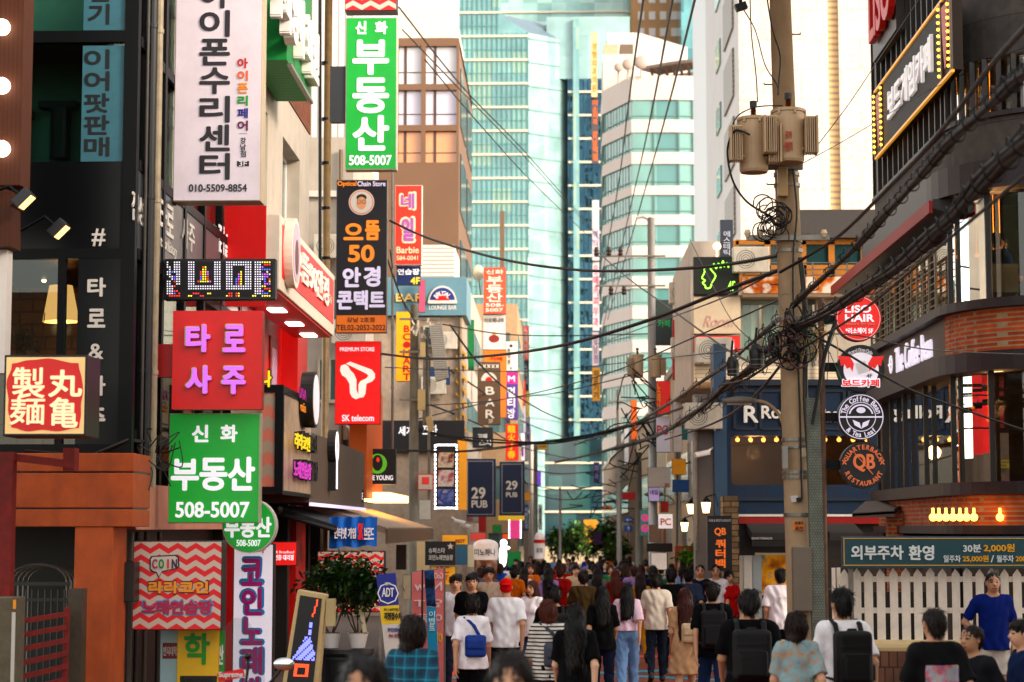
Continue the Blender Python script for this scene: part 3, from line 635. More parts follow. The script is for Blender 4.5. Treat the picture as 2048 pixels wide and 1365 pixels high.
for i,y in enumerate((22.14,23.6,25.0,26.4,27.8,ye-.12)):sd.box(FX-.12,FX,y if i else y+.35,y+(.12 if i else .55),zz[0],z_top)
for z in zz[1:-1]:sd.box(FX-.10,FX-.004,22.2,ye,z-.06,z+.06)
sd.build('side_frame',blk,bd)
w=MB();w.box(FX-.07,FX-.05,22.2,ye,zz[1],zz[2]);w.build('side_window',gt,bd)
w=MB();w.box(FX-.07,FX-.05,22.2,ye,zz[3],zz[5]);w.build('side_window',g1,bd)
w=MB();w.box(FX-.1,FX-.02,22.2,ye,zz[2]+.06,zz[3]-.06);sp=w.build('side_letter_band',C('55585c',rough=.3),bd)
PX=Plane('x',FX-.02)
letters(sp,PX,[('점성',(263,388,287,448),offw),('타로',(317,400,346,480),offw),('사주',(362,440,388,500),offw),('tarot history',(320,482,352,512),offw,dict(bold=0)),('점술',(436,455,460,512),lit('e8e4e4',.2))])
for i in range(5):
 w=MB();y=22.9+i*1.35;w.box(FX-.45,FX-.42,y,y+.9,zz[3]+.1,z_top-1.3);w.build('blind',C('d8cdbb',noise=.2),bd)
w=MB();w.box(x0,x0+.2,Y1+.2,ye,zz[0],z_top);w.box(x0,FX-.2,ye-.2,ye-.02,gz(ye),z_top);w.build('inner_wall',C('2a2a2a'),bd)
for y in(23.4,25.2,27,28.7):
 w=MB();w.box(FX-.6,FX-.55,y-.5,y+.4,zz[1]+.1,zz[2]-.2);w.build('hanging_blind',C('3d5a62' if y<26 else 'b7a98e'),bd)
fl=thing('standing_lamp','warm lit lamp with a pleated cone shade behind the brown shop window','lamp',(X(125,23.3),23.3,Z(890)))
b=MB();c=at(122,600,23.3);b.tube([(c.x,23.3,Z(892)),(c.x,23.3,c.z)],.015);b.build('stand',C('30261c'),fl)
b=MB();n=30;b.tube([at(122,644,23.3),at(122,572,23.3)],[.215,.135],n,cap=False);b.build('lamp_shade',lit('e8a860',1.0),fl,smooth=True)
ll_=bpy.data.lights.new('lamp_light','POINT');lo_=bpy.data.objects.new('lamp_light',ll_);COL.objects.link(lo_);ll_.energy=16;ll_.color=(1,.62,.28);ll_.shadow_soft_size=.12;lo_.location=at(122,655,23.3)
b=MB();b.sphere(at(88,561,24.6),.03);b.build('downlight',lit('ffd9a0',6),None,label='small round warm downlight in the ceiling behind the brown shop window',cat='lamp')
def leafy(name,label,cat,base,h,rad,n,leafm,stemm,group=None,leaf=.07,crown0=.35,stems=3,seed=1,squash=1.0):
 rng=random.Random(seed);r=thing(name,label,cat,base,group);s=MB();l=MB();base=Vector(base);tips=[]
 for i in range(stems):
  a=rng.random()*6.3;t=base+Vector((math.cos(a)*rad*.35,math.sin(a)*rad*.35,h*crown0));u=base+Vector((math.cos(a)*rad*.6,math.sin(a)*rad*.6,h*rng.uniform(.7,.95)))
  s.tube(spline([base+Vector((math.cos(a)*.02,math.sin(a)*.02,0)),t,u],5),np.linspace(.03 if h>1 else .012,.006,11).tolist(),6);tips+=[t.lerp(u,k)for k in(.3,.6,1)]
 cl=[Vector((rng.gauss(0,1),rng.gauss(0,1),rng.gauss(0,1))).normalized()*rng.uniform(.45,.95)for _ in range(max(5,n//45))]
 cz=base.z+h*(crown0+(1-crown0)*.5);hz=h*(1-crown0)*.5
 for i in range(n):
  c=cl[i%len(cl)];p=Vector((base.x+c.x*rad*.8,base.y+c.y*rad*.8,cz+c.z*hz*.85))+Vector((rng.gauss(0,rad*.2),rng.gauss(0,rad*.2),rng.gauss(0,hz*.2)))
  d=Vector((rng.gauss(0,1),rng.gauss(0,1),rng.gauss(-.35,.6))).normalized();u=d.cross(Vector((rng.random(),rng.random(),1))).normalized();k=leaf*rng.uniform(.6,1.25)
  l.add([p,p+d*k*.5+u*k*.24,p+d*k-Vector((0,0,k*.12)),p+d*k*.5-u*k*.24],[(0,1,2,3)],rng.randrange(3))
 s.build('stem' if h<1.2 else 'trunk',stemm,r,smooth=True);l.build('foliage' if h<1.2 else 'crown',leafm,r);return r
leafs=[C('16280f',rough=.5,noise=.3),C('23401a',rough=.45,noise=.3),C('3b5c26',rough=.45,noise=.3)];bark=mat('bark',hexc('5c4630'),rough=.9,noise=.35,scale=20,bump=.3)
leafy('house_plant','thin leafy plant standing inside the brown shop window behind the red noodle sign','plant',at(55,760,22.6),.85,.3,220,leafs,bark,leaf=.06,crown0=.1,stems=6,seed=3)
for i,px in enumerate((30,120)):
 p=at(px,318,23.2);b=MB();b.tube([p,p+Vector((0,0,.5+.1*i))],.16-.04*i,16);b.box(p.x-.25,p.x+.2,23.1,23.4,p.z+.5+.1*i,p.z+.58+.1*i)
 b.build('stool',C('5a6b4a' if not i else '2a3a44'),label=['green topped stool behind the teal upstairs window','dark round stool with a glassy side behind the teal upstairs window'][i],cat='stool')
Yo=21.4;Zo=lambda py:at(1000,py,Yo).z;Xo=lambda px:at(px,900,Yo).x
ob=thing('orange_shop','rust orange panelled shop front with a dark passage below, at lower left','building',(-5.6,Yo+2,0))
for a,c in((906,943),(946,1016),(1019,1054)):
 w=MB();w.box(-9,Xo(268),Yo,Yo+.9,Zo(c),Zo(a));w.build('fascia_board',orange_w,ob,bevel=.01)
w=MB();w.box(-9,Xo(267),Yo+.03,Yo+.8,Zo(1053),Zo(907));w.build('fascia_core',C('1c120c'),ob)
w=MB();w.box(Xo(152),Xo(229),Yo+.02,Yo+.7,gz(Yo),Zo(1054));w.build('pillar',orange_w,ob,bevel=.012)
w=MB();w.box(FX-.35,FX,Yo+.92,29.4,Zo(1060),Zo(962));w.build('pink_side_wall',mat('pink_wall',hexc('c89482'),rough=.7,noise=.15,scale=2,grime=.3),ob)
w=MB();w.box(-9,FX-.4,Yo+4.5,Yo+4.6,gz(25),Zo(1050));w.box(FX-.5,FX-.35,Yo+1.5,29.5,gz(25),Zo(1060));w.build('passage_wall',C('14100e'),ob)
for i,px in enumerate((262,275,292,318)):
 w=MB();p=at(px,1100,23+i*.5);w.tube([(p.x,p.y,gz(23)),(p.x,p.y,2.2)],.028,8);w.build('service_pipe',C('3a332c' if i%2 else '5a5048'),None,label=['first thin dark pipe right of the orange pillar','second thin pipe right of the orange pillar, paler','third thin pipe right of the orange pillar, by the chevron sign','thin pipe behind the lower left edge of the chevron sign'][i],cat='pipe',group='thin pipes beside the orange pillar')
w=MB();w.box(at(232,1150,22).x,at(268,1150,22).x,22,22.4,at(250,1205,22).z,at(250,1125,22).z);w.build('meter_box',C('2a2a2a',noise=.3),label='black wall meter box between the orange pillar and the chevron sign',cat='box',bevel=.01)
rust=mat('rust_red',hexc('7a2a14'),rough=.7,noise=.4,scale=10,grime=.4)
ft=thing('steel_gantry','rust red steel post with a bracket beam in front of the orange fascia','frame',at(14,1200,20.6))
w=MB();p=at(13,1200,20.6);w.box(p.x-.1,p.x+.06,20.5,20.66,gz(21),at(0,905,20.6).z);w.build('post',rust,ft)
w=MB();w.beam(at(0,912,20.62),at(150,930,20.62),.07,.08);w.build('beam',rust,ft)
w=MB();q=at(142,920,20.7);w.obox(q,(.06,0,0),(0,.1,0),(0,0,.12));w.build('end_plate',rust,ft)
cp=thing('concrete_post','stained concrete gatepost with a white and yellow strip, bottom left','post',at(12,1365,19.5));p=at(12,1280,19.5)
w=MB();w.box(p.x-.25,at(27,1280,19.5).x,19.5,19.9,-.1,at(0,1196,19.5).z);w.build('shaft',mat('concrete',hexc('6c6456'),rough=.9,noise=.35,scale=6,grime=.5),cp,bevel=.01)
w=MB();w.box(at(24,1250,19.5).x,at(31,1250,19.5).x,19.485,19.497,at(0,1365,19.5).z,at(0,1225,19.5).z);w.box(at(26,1250,19.5).x,at(32,1250,19.5).x,19.48,19.484,at(0,1218,19.5).z,at(0,1200,19.5).z,1);w.build('marker_strip',[C('c8c4bc'),C('e0a018')],cp)
gtb=thing('metal_gate','brown slatted metal gate beside the concrete gatepost','gate',at(85,1365,20))
w=MB()
for i in range(6):w.beam(at(32,1245+i*28,20),at(136,1228+i*26,20.3),.045,.05)
w.beam(at(34,1235,20),at(32,1400,20),.05);w.beam(at(135,1215,20.3),at(128,1400,20.3),.05);w.build('slats',rust,gtb)
w=MB();p=at(150,1178,20.6);w.box(p.x-.07,p.x+.08,20.6,20.8,-.1,p.z);w.build('gatepost',C('4a4034',noise=.4),gtb)
br=thing('arched_rack','dark steel rack of hoops inside the dark passage','rack',at(85,1300,22.6))
for i in range(5):
 w=MB();cx=at(75+i*9,1165,22.2+i*.5);w.tube([cx+Vector((math.cos(a)*.33,0,math.sin(a)*.20))for a in np.linspace(math.pi,0,12)]+[cx+Vector((.33,0,-1.2))],.013,6);w.tube([cx-Vector((.33,0,0)),cx+Vector((-.33,0,-1.2))],.013,6);w.build('hoop',steel,br)
w=MB();w.beam(at(20,1168,22.1),at(140,1168,22.1),.04);w.beam(at(20,1200,22.1),at(140,1200,22.1),.03)
for i in range(9):p=at(26+i*13,1180,22.1);w.tube([p,(p.x,p.y,.0)],.011,6)
w.build('rail',C('2e3630'),br)
wood=stripes('fin_wood',hexr('3e1a06'),hexr('4a220a'),.045,0,.5,.65,soft=.4)
Yf=20.0;fin=thing('timber_fin','dark orange timber panel with three glowing globe bulbs, top left','panel',at(0,500,Yf))
w=MB();w.box(-6.6,at(46,200,Yf).x,Yf,Yf+.35,at(0,372,Yf).z,11);w.build('board',wood,fin,bevel=.01)
w=MB();w.prism([at(-60,350,Yf-.06),at(46,392,Yf-.06),at(20,412,Yf-.06),at(20,492,Yf-.06),at(-60,500,Yf-.06)],(0,.4,0));w.build('bracket_board',wood,fin)
w=MB();w.box(-6.6,at(7,600,Yf).x,Yf+.1,Yf+.3,at(0,745,Yf).z,at(0,497,Yf).z);w.build('white_panel',offw,fin)
for y in(55,172,298):
 w=MB();w.sphere(at(4,y,Yf-.06),.085,20,12);w.build('bulb',lit('fff0d8',3.2),fin,smooth=True)
def spot(label,px,py,Y,dx,group):
 r=thing('spotlight',label,'lamp',at(px,py,Y),group);c=at(px,py,Y);w=MB();d=Vector((.55*dx,-.1,-.55)).normalized();u=Vector((.6,0,.6*dx)).normalized()
 w.obox(c,u*.10,Vector((0,.1,0)),d*.055);w.build('lamp_head',C('2a2a2c',rough=.35),r,bevel=.01)
 w=MB();w.obox(c+d*.058,u*.085,Vector((0,.085,0)),d*.004);w.build('lens',lit('ffc070',1.3),r)
 w=MB();w.tube([c-d*.05,c-d*.1+Vector((-.08*dx,0,.06)),c+Vector((-.45*dx,.1,-.02 if py>420 else .05))],.018,8);w.build('arm',blk,r);return r
spot('angular black spotlight on the timber bracket, top left',47,398,19.8,1,'spotlights at the top left');spot('small black spotlight lit orange, on an arm below the timber bracket',117,458,20.6,1,'spotlights at the top left')
for i,(px,Y,r,h,lb)in enumerate(((309,22.75,.05,'a39682','tall pale drain pipe down the corner of the black building'),(296,22.5,.055,'17181a','tall black drain pipe down the corner of the black building'),(287,22.4,.02,'4a4440','thin grey conduit beside the black drain pipe'))):
 w=MB();p=at(px,600,Y);w.tube([(p.x,p.y,at(300,975,Y).z),(p.x,p.y,12)],r,12)
 for z in range(2,12,2):w.tube([(p.x,p.y,z),(p.x,p.y,z+.05)],r*1.2,12)
 w.build('drain_pipe',C(h,noise=.3,grime=.4,rough=.4),smooth=False,label=lb,cat='pipe')
w=MB();p0,p1=at(262,905,22.3),at(340,905,23.5);rng=random.Random(5)
for i in range(14):
 a=p0+Vector((rng.uniform(0,.4),rng.uniform(-.3,.3),rng.uniform(-.1,.12)));w.tube(spline([a,a+Vector((rng.uniform(-.1,.25),rng.uniform(-.1,.3),rng.uniform(-.2,.2))),a+Vector((rng.uniform(0,.3),0,rng.uniform(-.5,.3)))],5),.008,5)
w.build('cable_tangle',C('1c1a18'),label='tangle of black cables at the corner above the orange fascia',cat='cables')
w=MB();w.tube([at(50,902,21.9),at(180,912,21.9),at(255,880,22),at(300,885,22.6)],.02,6);w.build('cable',C('15130f'),label='black cable lying along the top of the orange fascia',cat='cable')
# ================================================================ NEAR LEFT SIGNS
redl=lit('c00c06',.3)
r,pl=board('lightbox_sign','square lit red sign with four cream Chinese characters','sign',(7,710,174,873),19.3,lit('e0b878',.4),C('1a1714'),.55,5)
w=MB();pts=[]
for i in range(64):
 a=2*math.pi*i/64;c,s=math.cos(a),math.sin(a);k=1/max(abs(c),abs(s))*(1+.02*math.sin(5*a)+.014*math.sin(9*a+1));k*=(1-.10*abs(math.sin(2*a))**8);pts.append(pl.pt(90+76*c*k*.98,791-73*s*k*.98))
w.prism(pts,(0,-.006,0));w.build('red_ground',redl,r)
letters(r,Plane('y',19.28),[('丸',(97,740,165,795),lit('f6dcae',.5),dict(bold=.045)),('亀',(99,795,156,856),lit('f6dcae',.5),dict(bold=.03)),('製',(25,735,90,798),lit('f6dcae',.5),dict(bold=.025)),('麺',(20,795,90,850),lit('f6dcae',.5),dict(bold=.022))])
dk=C('2e2a30')
r,pl=board('lightbox_sign','tall white lit sign with dark vertical Korean letters and rainbow side line','sign',(349,-80,524,403),24.2,lit('d2c4cc',.22),C('b8a890'),.35,2)
it=[('|아이폰수리센터',(399,-38,460,362),dk,dict(bold=.05,gap=.07)),('010-5509-8854',(378,369,494,384),dk,dict(bold=.03)),('|강남점',(481,275,492,315),dk,dict(bold=.01))]
for i,(c,h)in enumerate(zip('아이폰리페어',('c41a1a','ee7a1a','f0a01a','1a9a2a','2a2a8a','6a2050'))):it.append((c,(475,117+i*25,496,137+i*25),C(h),dict(bold=.06)))
letters(r,pl,it);w=MB();w.obox(pl.pt(486,328),(.075,0,0),(0,.004,0),(0,0,.033));w.obox(pl.pt(486,268),(.05,0,0),(0,.003,0),(0,0,.003));bdg=w.build('floor_badge',dk,r)
letters(r,Plane('y',24.186),[('3F',(478,323,494,333),wht,dict(bold=.02))])
r,_=board('sign_box','blank rusty beige metal sign box beside the tall white sign','sign',(311,12,349,274),24.6,mat('rust_beige',hexc('d2b690'),rough=.6,noise=.2,scale=4,grime=.9),mat('rust_edge',hexc('8a5a30'),rough=.8,noise=.4),.3,3)
r,pl=board('led_sign','black dot matrix LED panel showing white and coloured Korean text','sign',(328,518,551,600),23.6,C('0b0b0d',rough=.6),C('16181c',rough=.4),.16,6,bracket=(305,560,328,574))
grid={}
rows,colsn=15,44
def led(ch,c0,pat,col):
 for i,row in enumerate(pat):
  for j,q in enumerate(row):
   if q!=' ' and 0<=c0+j<colsn:grid[(c0+j,i)]={'#':0,'r':1,'b':2,'y':3,'p':4,'c':5}[q]
led('',0,['#  ###','#  ###','## ###',' # ###','##b###','##  ##',' ##b##','  #b##','## r##','##  ##','###r  ','###   ','###rr ','###b r',' rrrrr'],0)
led('',9,['###        ###','###        ###','###   ry   ###','###   yy   ###','###  ryyp  ###','###  ryyp  ###','###  byyr  ###','###  byyr  ###','### ryyyyp ###','###        ###','##############','##############','              ','  rrr   yy    ','yy   rr       '],0)
led('',25,['########### ###','########### ###','###     ### ###','###     ### ###','###   y ### ###','###  py ### ###','###  py ### ####','### bpy ### ####','### bry ### ###','### bry ### ###','########### ###','########### ###','            ###',' rr ry      ###','yrr ry     yy  '],0)
led('',40,['yyyy',' rrr','p   ','bbbb','  y ','ppp#','#pp ','#b r',' b y',' ppp','yy  ',' rrr','p  y','bbb ','yyyy'],0)
w=MB()
for(i,j),k in grid.items():
 c=pl.pt(335+i*4.75,525+j*4.8);s=.0072;w.obox(c,(s,0,0),(0,.003,0),(0,0,s),k)
w.build('led_dots',[lit('f0ecff',.9),lit('e02a20',1.0),lit('4a5cf0',1.0),lit('f0d030',1.0),lit('b050e0',1.0),lit('40c0e0',1.0)],r)
r,pl=board('letter_sign','square red sign with four raised violet Korean letters','sign',(345,622,524,819),23.0,C('e0140c',rough=.4,noise=.06),C('a01410'),.2,0,bracket=(305,688,345,754))
vio,vioe=lit('c060f0',.8),C('d8c8a8')
def raised(root,pl,items,face,edge,depth=.06,bold=.07):
 letters(root,pl,[(s,b,edge,dict(bold=bold,depth=depth))for s,b in items],'letter_body')
 p2=Plane(pl.ax,pl.c-depth-.003 if pl.ax=='y' else pl.c+(depth+.003)*(1 if pl.c<0 else-1));letters(root,p2,[(s,(b[0]+1.3,b[1]+1.3,b[2]-1.3,b[3]-1.3),face,dict(bold=bold*.85,depth=.006))for s,b in items],'letter_face')
raised(r,pl,[('타',(371,649,422,706)),('로',(446,649,492,706)),('사',(371,731,424,789)),('주',(443,732,492,790))],vio,vioe)
wl=lit('f2f0f6',.5)
r,pl=board('lightbox_sign','large green lit sign with white Korean letters and phone number, above the round sign','sign',(337,827,520,1047),23.4,grn,C('b8b0a0'),.18,2.2)
letters(r,pl,[('신',(384,850,417,885),wl,dict(bold=.06)),('화',(441,850,475,885),wl,dict(bold=.06)),('부',(342,918,398,982),wl,dict(bold=.055)),('동',(399,916,455,982),wl,dict(bold=.055)),('산',(456,914,510,982),wl,dict(bold=.055)),('508-5007',(351,1004,499,1036),wl,dict(bold=.05))])
Yr=24.0;r=thing('round_sign','round green lit sign tucked behind the lower edge of the large green sign','sign',at(498,1105,Yr));c=at(498,1052,Yr);R=54*mpp(Yr)
w=MB();w.disc(c,R,(0,-1,0),.2,48);w.build('case',offw,r);w=MB();w.disc(c-Vector((0,.008,0)),R*.955,(0,-1,0),.007,48);w.build('face',grn,r)
letters(r,Plane('y',Yr-.008),[('부동산',(449,1034,543,1076),wl,dict(bold=.055)),('508-5007',(473,1080,521,1093),wl,dict(bold=.03))])
chev=stripes('chevron',hexc('e2565a'),hexc('d8cabe'),.128,2,.5,.5,zig=(.062,.205,0))
outl=C('1c1614');mag=mat('magenta_ink',hexr('b81048'),rough=.4,noise=.05);sky_b=C('3aa0d8');oran=mat('orange_ink',hexr('f89a1c'),rough=.4,noise=.05)
def karaoke(label,box,Y,sx=1.0,brk=None):
 r,pl=board('karaoke_sign',label,'sign',box,Y,chev,C('2c2a2c'),.3,2,bracket=brk);x0,y0,x1,y1=box;u=lambda a:x0+(x1-x0)*a;v=lambda a:y0+(y1-y0)*a
 w=MB();p=[(.19,.2),(.21,.17),(.49,.155),(.52,.18),(.525,.28),(.505,.31),(.33,.35),(.29,.42),(.265,.36),(.22,.35),(.19,.32)]
 w.prism([pl.pt(u(a),v(b))for a,b in p],(0,-.006,0));w.prism([pl.pt(u(.355+(a-.355)*.9),v(.26+(b-.26)*.86))+Vector((0,-.0065,0))for a,b in p],(0,-.004,0),1);w.build('speech_bubble',[outl,offw],r);p2=Plane('y',pl.c-.011)
 letters(r,p2,[(ch,(u(.22+i*.073+(.022 if ch=='I' else 0)),v(.205),u((.28 if ch!='I' else .262)+i*.073),v(.31)),C(h),dict(bold=.05))for i,(ch,h)in enumerate(zip('COIN',('b01850','188a3a','e0541c','501a50')))])
 letters(r,pl,[('라라코인',(u(.168),v(.435),u(.862),v(.605)),outl,dict(bold=.13,depth=.004))],'lettering');letters(r,Plane('y',pl.c-.006),[('라라코인',(u(.18),v(.45),u(.85),v(.59)),oran,dict(bold=.1))])
 letters(r,pl,[('노래연습장',(u(.09),v(.65),u(.91),v(.835)),sky_b,dict(bold=.11,depth=.004))]);letters(r,Plane('y',pl.c-.006),[('노래연습장',(u(.105),v(.665),u(.895),v(.82)),mag,dict(bold=.08))]);return r
karaoke('square pink chevron karaoke sign at lower left beside the orange pillar',(265,1082,444,1261),22.3)
r,pl=board('banner_sign','tall white lit banner with vertical magenta Korean letters edged in blue','sign',(465,1088,546,1420),24.6,lit('ece2ee',.4),C('2c2a2c'),.2,2)
letters(r,pl,[('|코인노래방',(478,1112,530,1412),sky_b,dict(bold=.13,depth=.004,gap=.02))]);letters(r,Plane('y',pl.c-.006),[('|코인노래방',(483,1116,525,1410),C('c0108a'),dict(bold=.065,gap=.06))])
letters(r,pl,[('라라',(482,1094,532,1107),oran,dict(bold=.06))])
r,pl=board('lightbox_sign','small square red lit sign beside the white karaoke banner','sign',(545,1084,594,1132),26.5,lit('e01814',.6),C('6a1210'),.2,1.5)
letters(r,pl,[('SK Broadband',(549,1102,588,1107),wl,dict(bold=0)),('인증 대리점',(549,1110,587,1121),wl,dict(bold=.04))])
r,pl=board('poster_board','yellow upright board with green Korean lettering below the chevron sign','sign',(354,1232,438,1420),22.75,C('e8c414'),C('b89a20'),.06,1)
letters(r,pl,[('학',(368,1266,420,1330),C('2a9a28'),dict(bold=.05)),('핸드메이드 반지대학',(360,1356,424,1366),C('1c1c1c'),dict(bold=.02))])
w=MB();w.obox(pl.pt(397,1361),(.21,0,0),(0,.003,0),(0,0,.05));w.build('black_strip',C('1c1a18'),r)
r,pl=board('poster_board','pale blue upright poster with a dark red block below the chevron sign','sign',(320,1250,356,1420),22.85,C('a8c4c8'),C('8aa0a4'),.04,1);w=MB();w.obox(pl.pt(340,1302),(.085,0,0),(0,.003,0),(0,0,.09));w.build('red_block',C('7a1c28'),r);letters(r,Plane('y',pl.c-.004),[('반지대학',(327,1293,354,1312),C('e8d8d4'),dict(bold=.02))])
r,pl=board('poster_board','narrow green upright board with white lettering left of the karaoke banner','sign',(435,1262,449,1420),22.8,C('189a48'),C('127a38'),.04,.5);letters(r,pl,[('산',(437,1290,447,1330),wht)])
st=thing('led_stand','leaning beige stand with a red and blue dot LED display on the pavement','sign',at(600,1420,21));Ys=21.0
q=[at(595,1180,Ys),at(653,1190,Ys),at(632,1420,Ys),at(556,1420,Ys)]
w=MB();w.prism(q,(0,.22,0));w.build('case',mat('stand_beige',hexc('c8b48e'),rough=.5,noise=.15,grime=.5),st,bevel=.01)
def bil(s,t):return q[0].lerp(q[1],s).lerp(q[3].lerp(q[2],s),t)
w=MB();w.prism([bil(.12,.04)+Vector((0,-.002,0)),bil(.86,.04)+Vector((0,-.002,0)),bil(.86,.99)+Vector((0,-.002,0)),bil(.12,.99)+Vector((0,-.002,0))],(0,-.006,0));w.build('screen',C('16161a',rough=.4),st)
w=MB();rng=random.Random(4)
for i in range(15):
 for j in range(58):
  k=None
  if 20<j<34 and(j-20)*.55>abs(i-8.5)-1 and(i+j)%5:k=1
  elif 12<j<20 and i in(9,10)and j%4:k=1
  elif j>35 and((j//1)%12 in(0,1,6)and 2<i<12 or i in(3,4,10,11)and(j//6)%2==0):k=0
  elif j<10 and i in(12-j//4,):k=0
  if k is not None:w.obox(bil(.16+.046*i,.06+.0155*j)+Vector((0,-.011,0)),(.0075,0,0),(0,.003,0),(0,0,.0085),k)
w.build('led_dots',[lit('e8401c',1.0),lit('6a70f0',1.1)],st)
w=MB();w.obox(at(662,1225,Ys),(.045,0,0),(0,.06,0),(0,0,.14));w.build('side_box',C('b8a884'),st)
sc=thing('scooter','parked scooter with round mirrors and a clear windscreen at the bottom left edge','scooter',at(490,1640,16));Yk=16.0
c=at(480,1400,Yk)
for px,py,bl in((568,1329,False),(495,1313,True)):
 w=MB();m_=at(px,py,Yk);w.tube(spline([c+Vector((.1 if not bl else .02,0,0)),at(px-22 if not bl else px,py+30,Yk),m_],5),.012,6);w.build('mirror_stem',C('1a1a1c',rough=.3),sc)
 w=MB()
 if bl:w.sphere(m_,.028)
 else:w.sphere(m_,(.085,.02,.052),20,12)
 w.build('mirror',C('16161a',rough=.25)if bl else mat('chrome',(.8,.8,.8),rough=.08,metal=1,noise=0),sc,smooth=True)
w=MB();w.prism([at(445,1400,Yk),at(448,1255,Yk),at(470,1236,Yk),at(495,1240,Yk),at(528,1300,Yk),at(530,1400,Yk)],(0,.006,0));w.build('windscreen',glass('clear_screen',(.9,.92,.92),.1),sc)
w=MB();a=at(462,1351,Yk-.02);w.obox(a,(.105,0,.022),(0,.003,0),(-.007,0,.034));sk=w.build('red_sticker',C('d02018'),sc);letters(sk,Plane('y',Yk-.024),[('Supreme',(438,1344,486,1358),wht,dict(bold=.03,slant=0))])
w=MB();w.tube(spline([at(400,1395,Yk),c,at(560,1395,Yk)],6),.016,8);w.build('handlebar',C('1a1a1c'),sc)
w=MB();w.tube([c,(c.x,Yk+.1,.35)],[.09,.12],12);w.box(c.x-.16,c.x+.16,Yk-.05,Yk+.12,.35,c.z-.12);w.build('front_fairing',C('c02018',rough=.25),sc,bevel=.03)
w=MB();w.tube([(c.x-.05,Yk-.1,.25),(c.x+.05,Yk-.1,.25)],.25,24);w.build('wheel',C('141414'),sc)
w=MB();w.box(c.x-.14,c.x+.14,Yk+.15,Yk+1.2,.3,.42);w.box(c.x-.15,c.x+.15,Yk+.6,Yk+1.3,.42,.78);w.build('seat',C('1c1a1a'),sc,bevel=.04)
w=MB();w.tube([(c.x-.05,Yk+1.15,.25),(c.x+.05,Yk+1.15,.25)],.25,24);w.build('wheel',C('141414'),sc)
# ================================================================ RED / BEIGE BUILDING and its neighbours (left, Y 29.6 - 46)
Zx=lambda px,py,X=FX:onx(px,py,X).z
Yx=lambda px,X=FX:onx(px,700,X).y
beige=mat('beige_render',hexr('b2a698'),rough=.75,noise=.12,scale=2,grime=.3);redw=mat('red_metal',hexc('c0120e'),rough=.4,noise=.12,scale=3)
rb=thing('red_shop','beige and brick building with a bright red shopfront at street level','building',(-6.5,33.5,gz(33)))
ya,yb=29.65,37.6;zr=6.65;zb=9.75
wins=[(30.6,32.1),(33.9,36.2)];zw0,zw1=7.1,9.0
w=MB();ed=[ya]+[e for a in wins for e in a]+[yb]
for i in range(0,len(ed),2):w.box(FX-.35,FX,ed[i],ed[i+1],zr,zb)
for a,c in wins:w.box(FX-.35,FX,a,c,zr,zw0);w.box(FX-.35,FX,a,c,zw1,zb)
w.box(-9,FX-.35,yb-.3,yb,0,zb);w.box(-9,FX-.35,ya,ya+.3,0,13);w.build('wall',beige,rb)
dw=panes('dim_panes',('2c4a48','3c5c56','55706a','22383a'),(.9,.9,.9),.1)
for a,c in wins:
 w=MB();w.box(FX-.30,FX-.24,a,c,zw0,zw0+.08);w.box(FX-.30,FX-.24,a,c,zw1-.08,zw1)
 for y in(a,(a+c)/2-.04,c-.08):w.box(FX-.30,FX-.24,y,y+.08,zw0+.08,zw1-.08)
 w.box(FX-.29,FX-.25,a+.08,c-.08,zw0+.62,zw0+.68);f=w.build('window_frame',wht,rb);w=MB();w.box(FX-.275,FX-.262,a+.08,c-.08,zw0+.08,zw1-.08);w.build('pane',dw,f)
w=MB();w.box(FX-.35,FX+.02,ya,yb,zb+.003,15);w.build('brick_wall',brick('brown_brick',hexc('8a4a2c'),hexc('6c3a24'),hexc('4a3428'),.22,.075),rb)
w=MB();w.box(FX-.5,FX-.4,ya,yb-.3,0,15);w.build('inner_wall',C('3a342e'),rb)
w=MB();w.box(FX-.3,FX,ya,ya+1.4,gz(30),zr);w.box(FX-.36,FX-.3,ya+1.4,36.2,3.2,zr-.25);w.box(FX-.3,FX,36.2,yb,gz(33),zr-.004);w.box(FX-.3,FX-.004,ya+1.4,36.2,zr-.25,zr)
w.box(FX-.34,FX-.22,33.0,33.3,3.2,zr-.25);w.build('red_front',redw,rb)
for y in(31.8,34.6):
 w=MB();w.box(FX-.3,FX-.27,y,y+.9,3.4,5.6);d=w.build('door',C('8a0d0a'),rb);w=MB();w.box(FX-.27,FX-.26,y+.15,y+.75,3.9,5.4);w.build('door_glass',C('b9a9c0',rough=.2),d)
BX=-3.95;yb0,yb1=onx(560,500,BX).y,onx(669,560,BX).y;z0,z1=5.95,7.05
fs=thing('facade_sign','red sign box with white raised Korean letters projecting over the red shopfront','sign',(BX,(yb0+yb1)/2,z0))
z0=onx(612,625,BX).z;z1=onx(612,487,BX).z
w=MB();w.box(FX+.003,BX,yb0,yb1,z0,z1);w.build('case',C('d8ccc0',rough=.5),fs,bevel=.015);w=MB();w.box(FX-.05,BX-.2,yb0-.025,yb0-.003,z0-.25,z1+.12);w.build('red_return',redw,fs)
w=MB();w.box(BX-.01,BX+.012,yb0+.22,yb1-.2,z0+.2,z1-.12);w.build('face',C('cf1d10',rough=.4),fs)
w=MB();w.box(FX+.05,BX-.04,yb0+.1,yb1-.1,z0-.03,z0-.003);w.build('soffit',redw,fs)
PB=Plane('x',BX+.012)
def zbox(pl,px0,px1,za,zb_):
 xm=(px0+px1)/2;t=pl.pt(xm,500);k=FPX/t.y;f=lambda z:1055-(z-2.25)*k
 lo=pl.pt(xm,f(za));return(px0,f(zb_)+(0),px1,f(za))
letters(fs,PB,[('으뜸50안경',zbox(PB,586,655,z0+.36,z1-.24),C('f8f0e6'),dict(bold=.03,depth=.03)),('렌즈',zbox(PB,657,663,z0+.62,z1-.62),C('f2e8dc'),dict(bold=.02,depth=.01))])
